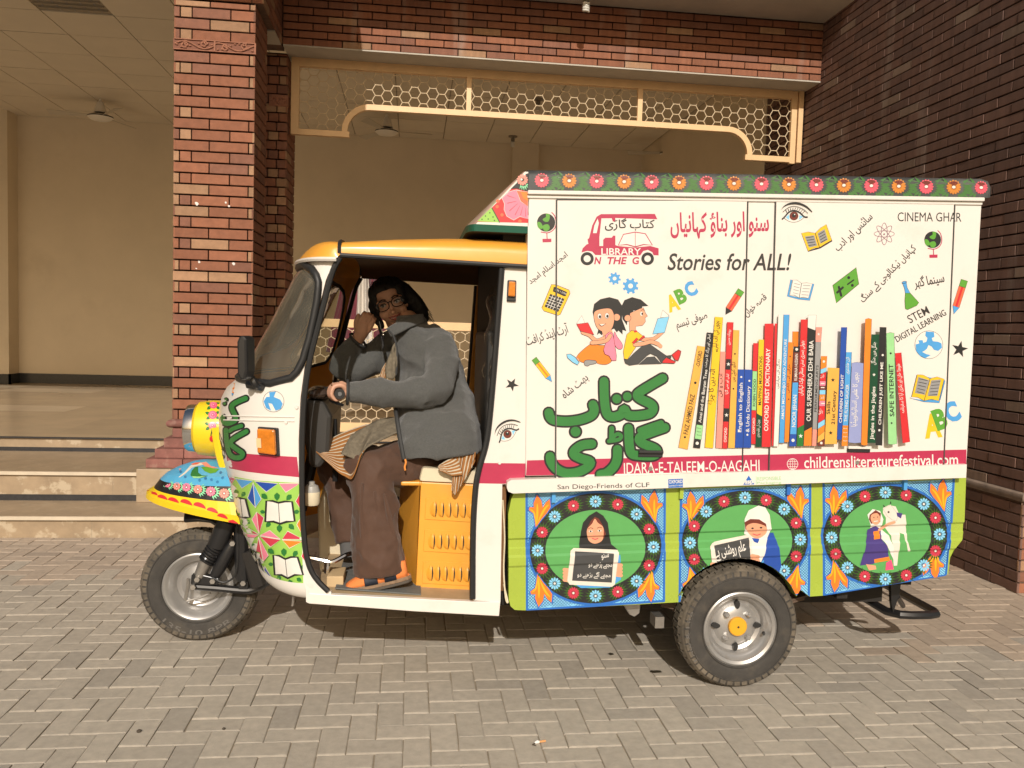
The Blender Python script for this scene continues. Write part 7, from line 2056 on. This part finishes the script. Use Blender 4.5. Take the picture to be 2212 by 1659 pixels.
# arms (under the sleeves) and wrists
shN, elN, wrN = J((1025, 875), 3.80), J((985, 1150), 3.60), J((455, 1152), GR0[1] + .05)
shF, elF, wrF = J((800, 850), 4.08), J((408, 985), 4.03), J((515, 805), 3.99)
limb(b, [ch_, shN], [.06, .04], M_skin); elN = J((1005, 1125), 3.62); limb(b, [shN, J((1050, 960), 3.70), elN], [.045, .034, .03], M_skin); limb(b, [elN, J((820, 1160), 3.59), wrN], [.03, .03, .028], M_skin)
limb(b, [ch_, shF], [.06, .04], M_skin); limb(b, [shF, J((600, 935), 4.08), elF], [.04, .032, .03], M_skin); limb(b, [elF, wrF, wrF + (wrF - elF) * .1], [.03, .028, .027], M_skin)
# legs and feet
hpN, knN, anN = J((1170, 440), 3.715, zT), J((645, 425), 3.56, zT), J((800, 1190), 3.50, zT)
hpF, knF, anF = J((1120, 430), 3.95, zT), J((405, 430), 3.84, zT), J((505, 1080), 3.74, zT)
limb(b, [pv, hpN, knN, J((680, 800), 3.525, zT), anN], [.10, .05, .04, .04, .035], M_skin); limb(b, [pv, hpF, J((420, 440), 3.84, zT), J((475, 700), 3.81, zT), J((502, 1020), 3.75, zT)], [.10, .05, .035, .032, .03], M_skin)
# left hand closed round the grip: palm, four fingers, thumb
gax = (GR1 - GR0) / np.linalg.norm(GR1 - GR0); gx = np.array((1.0, 0, 0)) - gax * gax[0]; gx /= np.linalg.norm(gx); gz = np.cross(gx, gax) * -1
if gz[2] < 0: gz = -gz
def GP(y, ang, r): return GR0 + gax * y + (gx * math.cos(math.radians(ang)) + gz * math.sin(math.radians(ang))) * r
pc = GP(.055, 62, .037)
limb(b, [wrN, wrN * .45 + pc * .55, pc], [.027, .026, .020], M_skin)
for k, (L_, w) in enumerate(((.9, .0082), (1.0, .0088), (1.0, .0090), (.95, .0085))):
    y = .022 + k * .0195
    limb(b, [wrN * .35 + GP(y, 55, .036) * .65, GP(y, 75, .036), GP(y, 125, .034), GP(y, 175 + 10 * L_, .030), GP(y, 235, .028), GP(y, 285 * L_, .027)], [.013, .0115, .0105, w + .001, w, w * .9], M_skin, 10)
limb(b, [wrN * .6 + GP(.085, 20, .034) * .4, GP(.095, -5, .034), GP(.097, -50, .029), GP(.094, -90, .027)], [.016, .0125, .0105, .009], M_skin, 10)
# right hand, fingers curled against the side of the head
pF = J((556, 722), 3.975); d_ = (pF - wrF); d_ /= np.linalg.norm(d_)
side = np.cross(d_, f_); side /= np.linalg.norm(side)
limb(b, [wrF, wrF * .4 + pF * .6, pF], [.028, .034, .034], M_skin)
for k in range(4):
    o_ = side * (-.028 + k * .0185); base = pF + d_ * .012 + o_ * 1.0 + f_ * .012
    L_ = (.9, 1.0, .97, .8)[k]
    limb(b, [base - d_ * .02, base + d_ * .014 * L_, base + d_ * .042 * L_ - f_ * .006, base + d_ * .052 * L_ - f_ * .028, base + d_ * .034 * L_ - f_ * .044], [.0125, .0115, .0100, .0092, .0082], M_skin, 10)
limb(b, [wrF + d_ * .03 - side * .02, pF - side * .042 + f_ * .008, pF + d_ * .035 - side * .048], [.015, .0125, .009], M_skin, 10)
body = organic(b, 'body', .0032, 3)
# --- face details
M_ew = mat('eye_white', (.55, .50, .45), .25); M_iris = mat('dark_iris', (.02, .012, .008), .15, coat=1); M_lip = mat('lips', (.33, .09, .075), .4); M_brow = mat('eyebrow', (.012, .009, .008), .8)
for s in (-1, 1):
    b = MB(); ell(b, (s * .033, .0, .0665), .0135, .0078, .0095, M_ew, 14); e_o = b.build('eye', per)
    b = MB(); ell(b, (s * .033 - .002, .0, .0745), .0058, .0060, .0030, M_iris, 12); b.build('iris', e_o)
    b = MB(); b.tube(catmull([H(s * .033 - .0145, .002, .074), H(s * .033 - .004, .0075, .0785), H(s * .033 + .008, .006, .077), H(s * .033 + .0145, .0, .071)], 4), .0020, M_brow, 6); b.build('eyelid', e_o)
    b = MB(); b.tube(catmull([H(s * .014, .021, .083), H(s * .030, .027, .083), H(s * .050, .021, .070)], 4), [.0032] * 5 + [.0028] * 3 + [.0016], M_brow, 6); b.build('eyebrow', per)
b = MB()
lp = lambda r, u, f: H(r, u, f)
b.tube(catmull([lp(-.030, -.058, .070), lp(-.014, -.0625, .0835), lp(0, -.064, .087), lp(.014, -.0625, .0835), lp(.031, -.056, .068)], 5), [.0012 + .0040 * math.sin(math.pi * i / 20) for i in range(21)], M_lip, 8)
b.tube(catmull([lp(-.027, -.062, .071), lp(-.012, -.072, .083), lp(0, -.0745, .0855), lp(.012, -.072, .083), lp(.027, -.060, .070)], 5), [.0012 + .0048 * math.sin(math.pi * i / 20) for i in range(21)], M_lip, 8); lips = b.build('lips', per)
b = MB(); b.tube(catmull([lp(-.018, -.0655, .0815), lp(0, -.0685, .0875), lp(.018, -.0645, .0805)], 5), .0022, mat('teeth', (.6, .55, .48), .3), 6); b.build('teeth', per)
# glasses
gl_ = bpy.data.objects.new('glasses', None); COL.objects.link(gl_); gl_.parent = per; ORG[gl_.name] = ORG['person']
M_gf = mat('glasses_frame', (.018, .012, .010), .25, coat=.4)
for s in (-1, 1):
    rim = [H(s * .036 + .0285 * math.copysign(abs(math.cos(q)) ** .8, math.cos(q)), -.003 + .0215 * math.copysign(abs(math.sin(q)) ** .8, math.sin(q)), .096 - .010 * abs(s * .036 + .0285 * math.cos(q)) / .06) for q in np.linspace(0, 2 * math.pi, 30, endpoint=False)]
    b = MB(); b.tube(rim, .0023, M_gf, 6, closed=True); b.tube([H(s * .0645, .004, .088), H(s * .072, .004, .06), H(s * .077, .002, -.01)], .0018, M_gf, 6); b.build('frame', gl_)
    b = MB(); c = sum(rim) / len(rim)
    for i in range(30): b.face([c, rim[i], rim[(i + 1) % 30]], mat('lens', (.9, .9, .92), .03, trans=1.0, alpha=.25))
    b.build('lens', gl_)
b = MB(); b.tube(catmull([H(-.0085, .004, .095), H(0, .008, .098), H(.0085, .004, .095)], 4), .0022, M_gf, 6); b.build('bridge', gl_)
# --- hair
b = MB()
ell(b, (.0, .050, -.038), .086, .090, .092, M_hair); ell(b, (.0, .072, .022), .070, .045, .056, M_hair); ell(b, (.058, .045, .0), .036, .072, .060, M_hair); ell(b, (-.062, .035, -.005), .028, .075, .055, M_hair)
limb(b, [H(.072, .055, .0), H(.098, .0, -.02), H(.115, -.055, -.035), H(.122, -.105, -.05)], [.036, .040, .040, .03], M_hair)
limb(b, [H(.02, .03, -.09), H(.05, -.05, -.09), H(.075, -.12, -.085)], [.06, .06, .05], M_hair)
limb(b, [H(-.078, .03, -.02), H(-.085, -.03, -.015), H(-.076, -.08, .0)], [.024, .022, .016], M_hair)
limb(b, [J((640, 690), 3.93), J((666, 770), 3.90), J((676, 840), 3.87), J((672, 890), 3.86)], [.008, .009, .007, .003], M_hair)
hair = organic(b, 'hair', .006, 4, .005, .03)
b = MB()
rs = random.Random(3)
for k in range(46):
    a0 = rs.uniform(-.02, .1); r0 = H(.085 + rs.uniform(-.02, .03), .05 - a0, -.02 + rs.uniform(-.03, .03)); e = H(.135 + rs.uniform(-.02, .035), -.08 - rs.uniform(0, .07), -.04 + rs.uniform(-.03, .02)); md_ = (r0 + e) / 2 + rt_ * rs.uniform(.0, .02)
    b.tube(catmull([r0, md_, e], 4), [.0016] * 4 + [.0012] * 3 + [.0006] * 2, M_hair, 4)
for k in range(30):
    r0 = H(rs.uniform(-.07, .07), .115 + rs.uniform(-.02, .012), .02 + rs.uniform(-.05, .03)); e = r0 + rt_ * rs.uniform(-.05, .06) - up_ * rs.uniform(.01, .05) + f_ * rs.uniform(-.02, .02)
    b.tube(catmull([r0, (r0 + e) / 2 + up_ * .012, e], 4), [.0013] * 5 + [.0007] * 4, M_hair, 4)
b.build('hair_strands', hair, weld=False)
b = MB(); b.tube([J((655, 690), 3.80), J((664, 735), 3.80), J((676, 770), 3.80)], .0022, M_chr, 6); b.sphere(J((678, 776), 3.80), .006, M_chr, 10, 8); b.build('earring', per)
b = MB(); q = wrN * .35 + GP(.041, 55, .036) * .65; rg = [GP(.041, 128, .034) + (gax * math.cos(t) + (gx * math.cos(math.radians(128)) + gz * math.sin(math.radians(128))) * math.sin(t)) * .0118 for t in np.linspace(0, 2 * math.pi, 18, endpoint=False)]
b.tube(rg, .0028, mat('gold_ring', (.7, .5, .2), .2, 1.0), 6, closed=True); b.build('ring', per)
# --- jacket
b = MB()
rings = [((1575), 1041, 243, .365), (1480, 1032, 253, .35), (1400, 1024, 252, .31), (1200, 1010, 248, .245), (1000, 985, 214, .195), (850, 945, 200, .195), (760, 895, 158, .165), (700, 866, 108, .11), (655, 858, 95, .075)]
secs_ = []
for (y, cx_, hw, ry) in rings:
    a = J((cx_ - hw, y + (22 if y > 1450 else 0)), TY); c = J((cx_ + hw, y - (22 if y > 1450 else 0)), TY)
    if y > 1100:
        Yn = 3.50 if y > 1350 else 3.70
        a[2] = J((cx_ - hw, y + (22 if y > 1450 else 0)), Yn)[2]; c[2] = J((cx_ + hw, y - (22 if y > 1450 else 0)), Yn)[2]
    ce = (a + c) / 2; rx = (c[0] - a[0]) / 2
    ex = .45 if y > 1350 else (.75 if y > 1100 else 1.0); yo = -.085 if y > 1350 else (-.02 if y > 1100 else 0.0); pw = lambda v: math.copysign(abs(v) ** ex, v)
    secs_.append([np.array((ce[0] + rx * pw(math.cos(q)), TY + yo + ry * pw(math.sin(q)), ce[2] + (c[2] - a[2]) / 2 * pw(math.cos(q)))) for q in np.linspace(0, 2 * math.pi, 32, endpoint=False)])
for i in range(len(secs_) - 1):
    for k in range(32): b.face([secs_[i][k], secs_[i][(k + 1) % 32], secs_[i + 1][(k + 1) % 32], secs_[i + 1][k]], M_fle, True)
b.face(list(reversed(secs_[0])), M_fle); b.face(secs_[-1], M_fle)
def cuffed(pts, rr):
    P = catmull(pts, 6); k = len(P); R_ = np.interp(np.linspace(0, len(pts) - 1, k), range(len(pts)), rr)
    b.tube(P, list(R_), M_fle, 18); b.sphere(P[0], R_[0], M_fle, 18, 10)
cuffN = J((448, 1152), GR0[1] + .05)
cuffed([J((985, 800), 3.84), J((1042, 870), 3.77), J((1060, 1000), 3.68), J((1000, 1130), 3.61), J((820, 1165), 3.585), J((640, 1155), 3.565), cuffN], [.068, .074, .070, .070, .059, .053, .049])
cuffF = J((512, 815), 3.995)
cuffed([J((830, 790), 4.07), J((690, 880), 4.09), J((520, 985), 4.06), J((420, 985), 4.04), J((435, 905), 4.015), cuffF], [.075, .074, .068, .062, .055, .047])
jk = organic(b, 'jacket', .0075, 4, .022, .10)
b = MB()
for (c, d, r) in ((cuffN, cuffN - J((640, 1155), 3.565), .050), (cuffF, cuffF - J((435, 905), 4.015), .045)):
    d = d / np.linalg.norm(d); u = np.cross(d, (0, 0, 1.0)); u /= np.linalg.norm(u); w = np.cross(d, u)
    b.tube([c + d * .002 + (u * math.cos(q) + w * math.sin(q)) * r for q in np.linspace(0, 2 * math.pi, 24, endpoint=False)], .0065, M_hem, 6, closed=True)
b.build_each('cuff_binding', jk)
def sheet_(name, top, bot, m, nu=30, nv=16, thick=.004, colf=None, wob=.0, parent=per):
    """cloth between two 3-D curves"""
    A_ = catmull(top, 8); B_ = catmull(bot, 8)
    def at(C_, u): i = u * (len(C_) - 1); k = min(int(i), len(C_) - 2); return C_[k] * (1 - (i - k)) + C_[k + 1] * (i - k)
    b = MB()
    for j in range(nv):
        for i in range(nu):
            P = []
            for (ii, jj) in ((i, j), (i + 1, j), (i + 1, j + 1), (i, j + 1)):
                u, v = ii / nu, jj / nv; p = at(A_, u) * (1 - v) + at(B_, u) * v
                P.append(p + np.array((0, wob * math.sin(u * 17 + v * 4) + wob * .6 * math.sin(u * 7 + v * 11), wob * .4 * math.cos(u * 9))))
            if colf: b.col = colf(i / nu, j / nv)
            b.face(P, m, True)
    o = b.build(name, parent, sharp=80); sd_ = o.modifiers.new('thick', 'SOLIDIFY'); sd_.thickness = thick; sd_.offset = 0; return o
# collar flap and front edges with zip
sheet_('collar', [J((702, 735), 3.80), J((770, 697), 3.775), J((860, 652), 3.80), J((935, 642), 3.88)], [J((735, 792), 3.785), J((790, 762), 3.745), J((870, 722), 3.765), J((945, 700), 3.85)], M_fle, 16, 8, .010, parent=jk)
b = MB()
b.tube(catmull([J((715, 745), 3.79), J((748, 790), 3.765), J((768, 870), 3.735), J((768, 960), 3.725), J((762, 1040), 3.72)], 6), .005, M_hem, 6)
b.tube(catmull([J((758, 1262), 3.62), J((768, 1330), 3.56), J((785, 1440), 3.52), J((812, 1590), 3.50)], 6), .009, M_hem, 6)
b.build('zip', jk)
b = MB(); b.tube(catmull([J((822, 1590), 3.495), J((826, 1612), 3.49), J((819, 1640), 3.49), J((823, 1662), 3.49)], 4), .0042, mat('orange_cord', (.75, .27, .05), .6), 6); b.build('zip_pull', jk)
# --- trousers
b = MB()
limb(b, [pv + np.array((0.02, -.06, .0)), hpN, (hpN + knN) / 2 + np.array((0, 0, .012)), knN + np.array((.015, 0, -.01))], [.10, .084, .09, .088], M_trs)
limb(b, [pv + np.array((0.0, .08, .0)), hpF, (hpF + knF) / 2, knF], [.12, .10, .09, .080], M_trs)
def leg(pts, rr):
    P = catmull(pts, 6); k = len(P); R_ = np.interp(np.linspace(0, len(pts) - 1, k), range(len(pts)), rr); b.tube(P, list(R_), M_trs, 20); b.sphere(P[0], R_[0], M_trs, 18, 10)
leg([J((640, 440), 3.56, zT), J((672, 640), 3.535, zT), J((705, 900), 3.52, zT), J((733, 1192), 3.515, zT)], [.090, .092, .098, .108])
leg([J((418, 440), 3.84, zT), J((455, 620), 3.82, zT), J((485, 810), 3.79, zT), J((500, 985), 3.76, zT)], [.078, .066, .058, .054])
tr = organic(b, 'trousers', .0075, 4, .030, .11)
# long fold ridges on the near leg
b = MB()
for pts in ([(760, 640), (800, 820), (840, 1000), (850, 1180)], [(600, 560), (600, 800), (610, 1000), (625, 1180)], [(690, 620), (720, 850), (760, 1040), (790, 1185)]):
    b.tube(catmull([J(p, 3.52 - .082, zT) + np.array((0, .012, 0)) for p in pts], 6), [.004 + .009 * math.sin(math.pi * i / (6 * (len(pts) - 1))) for i in range(6 * (len(pts) - 1) + 1)], M_trs, 8)
b.build('trouser_fold', tr)
b = MB(); b.tube([J((500, 960), 3.76, zT), J((503, 1090), 3.745, zT)], [.040, .036], mat('grey_sock', (.10, .10, .10), .9), 14); b.build('sock', per)
# --- striped tunic over the lap and behind, olive scarf
M_str = mat('striped_cotton', rough=.85, attr=True, vary=.12, scale=60)
def stripes(n): 
    def f(u, v):
        k = (v * n) % 1.0
        return (.50, .44, .33) if k < .28 else ((.20, .075, .018) if k < .36 or k > .92 else (.30, .125, .03))
    return f
sheet_('striped_tunic', [J((262, 322), 3.62, zT), J((330, 262), 3.64, zT), J((430, 205), 3.68, zT), J((610, 140), 3.72, zT), J((760, 115), 3.70, zT)], [J((268, 330), 3.60, zT), J((380, 435), 3.54, zT), J((470, 505), 3.50, zT), J((528, 525), 3.475, zT), J((590, 350), 3.46, zT)], M_str, 30, 84, .004, stripes(12), .006)
sheet_('striped_tunic', [J((1265, 345), 3.505, zT), J((1310, 335), 3.505, zT), J((1380, 330), 3.505, zT), J((1425, 330), 3.505, zT)], [J((1250, 610), 3.478, zT), J((1275, 640), 3.478, zT), J((1330, 560), 3.480, zT), J((1420, 400), 3.490, zT)], M_str, 40, 30, .003, lambda u, v: stripes(7)(v, u), .004)
sheet_('striped_tunic', [J((1285, 350), 3.502, zT), J((1200, 400), 3.490, zT), J((1150, 435), 3.484, zT)], [J((1330, 500), 3.474, zT), J((1240, 500), 3.474, zT), J((1160, 462), 3.476, zT)], M_str, 40, 30, .003, lambda u, v: stripes(6)(u, v), .003)
M_olv = mat('olive_scarf', (.16, .135, .095), .95, vary=.28, scale=70, bump=.4, bscale=200)
sheet_('scarf', [J((520, 215), 3.60, zT), J((630, 140), 3.64, zT), J((740, 95), 3.66, zT), J((850, 78), 3.66, zT)], [J((450, 345), 3.525, zT), J((575, 385), 3.49, zT), J((640, 300), 3.49, zT), J((860, 185), 3.54, zT)], M_olv, 30, 20, .006, None, .008)
sheet_('scarf', [J((690, 990), 3.74), J((735, 870), 3.74), J((752, 830), 3.745)], [J((700, 1062), 3.72), J((755, 1050), 3.715), J((772, 900), 3.73)], M_olv, 14, 12, .006, None, .004)
sheet_('striped_tunic', [J((650, 1070), 3.75), J((668, 1010), 3.75), J((692, 960), 3.75)], [J((690, 1065), 3.735), J((700, 1010), 3.735), J((708, 960), 3.745)], M_str, 14, 24, .004, lambda u, v: stripes(4)(u, v), .002)
# --- sandals
M_cork = mat('cork_sole', (.24, .16, .10), .9, vary=.3, scale=60); M_sole = mat('sandal_tread', (.09, .075, .06), .9); M_org = mat('orange_suede', (.74, .22, .055), .85, vary=.1, scale=50); M_nav = mat('navy_strap', (.012, .017, .030), .6, vary=.1, scale=30)
def sandal(off, scale, lab):
    root = bpy.data.objects.new('sandal', None); COL.objects.link(root); root.parent = per; ORG[root.name] = ORG['person']
    Yc_ = 3.475 + off[1]; w2 = .046
    F0 = J((488, 1340), Yc_, zT); F1 = J((962, 1245), Yc_, zT); off3 = np.array((off[0], 0, off[2]))
    ax = F1 - F0; L_ = np.linalg.norm(ax); ax = ax / L_; upv = np.cross((0, -1.0, 0), ax); upv = upv if upv[2] > 0 else -upv
    def pt(s, y, h): return F0 + off3 + ax * L_ * s * scale + np.array((0, y, 0)) + upv * h
    wid = lambda s: w2 * (math.sin(math.pi * min(1, max(0, .06 + .94 * s))) ** .35) * (1.0 - .18 * s)
    for nm_, m, h0, h1 in (('tread', M_sole, -.012, .0), ('cork_sole', M_cork, .0, .020)):
        b = MB(); S = np.linspace(0, 1, 20); lo = [pt(s, -wid(s), h0) for s in S] + [pt(s, wid(s), h0) for s in S[::-1]]
        b.prism(lo, upv * (h1 - h0), m); b.build(nm_, root, bevel=.003)
    def dome(nm_, m, s0, s1, hf, grow=0.0):
        b = MB()
        def fn(u, v):
            s = s0 + (s1 - s0) * u; q = math.pi * v; h = hf(s)
            return pt(s, -math.cos(q) * (wid(s) + grow), .016 + math.sin(q) ** .7 * (h + grow))
        b.grid(fn, 16, 18, m); o = b.build(nm_, root); sd_ = o.modifiers.new('t', 'SOLIDIFY'); sd_.thickness = .003
    hf = lambda s: .012 + .058 * (max(0.0, min(1, s / .62)) ** .75) if s < .62 else .07 - .02 * (s - .62)
    dome('toe_sock', M_org, .01, .95, lambda s: hf(s))
    dome('strap', M_nav, .30, .50, hf, .004); dome('strap', M_nav, .60, .78, hf, .004)
    b = MB(); p = pt(.42, -wid(.42) * .8, .055); b.box(p + np.array((-.016, -.006, -.014)), p + np.array((.016, .004, .014)), M_rub); b.build('buckle', root, bevel=.003)
    b = MB(); p = pt(.66, -wid(.66) * .75, .07); b.box(p + np.array((-.02, -.006, -.016)), p + np.array((.022, .004, .012)), mat('grey_tab', (.09, .1, .11), .5)); b.build('buckle', root, bevel=.003)
    b = MB()
    def heel(u, v): s = .80 + .19 * u; q = math.pi * v; return pt(s, -math.cos(q) * wid(s) * (1 if u < .9 else .8), .018 + .02 * math.sin(q) * (1 - u))
    b.grid(heel, 6, 12, M_org); b.build('heel', root)
sandal((0, 0, 0), 1.0, ''); sandal((.02, .22, .03), .95, '')
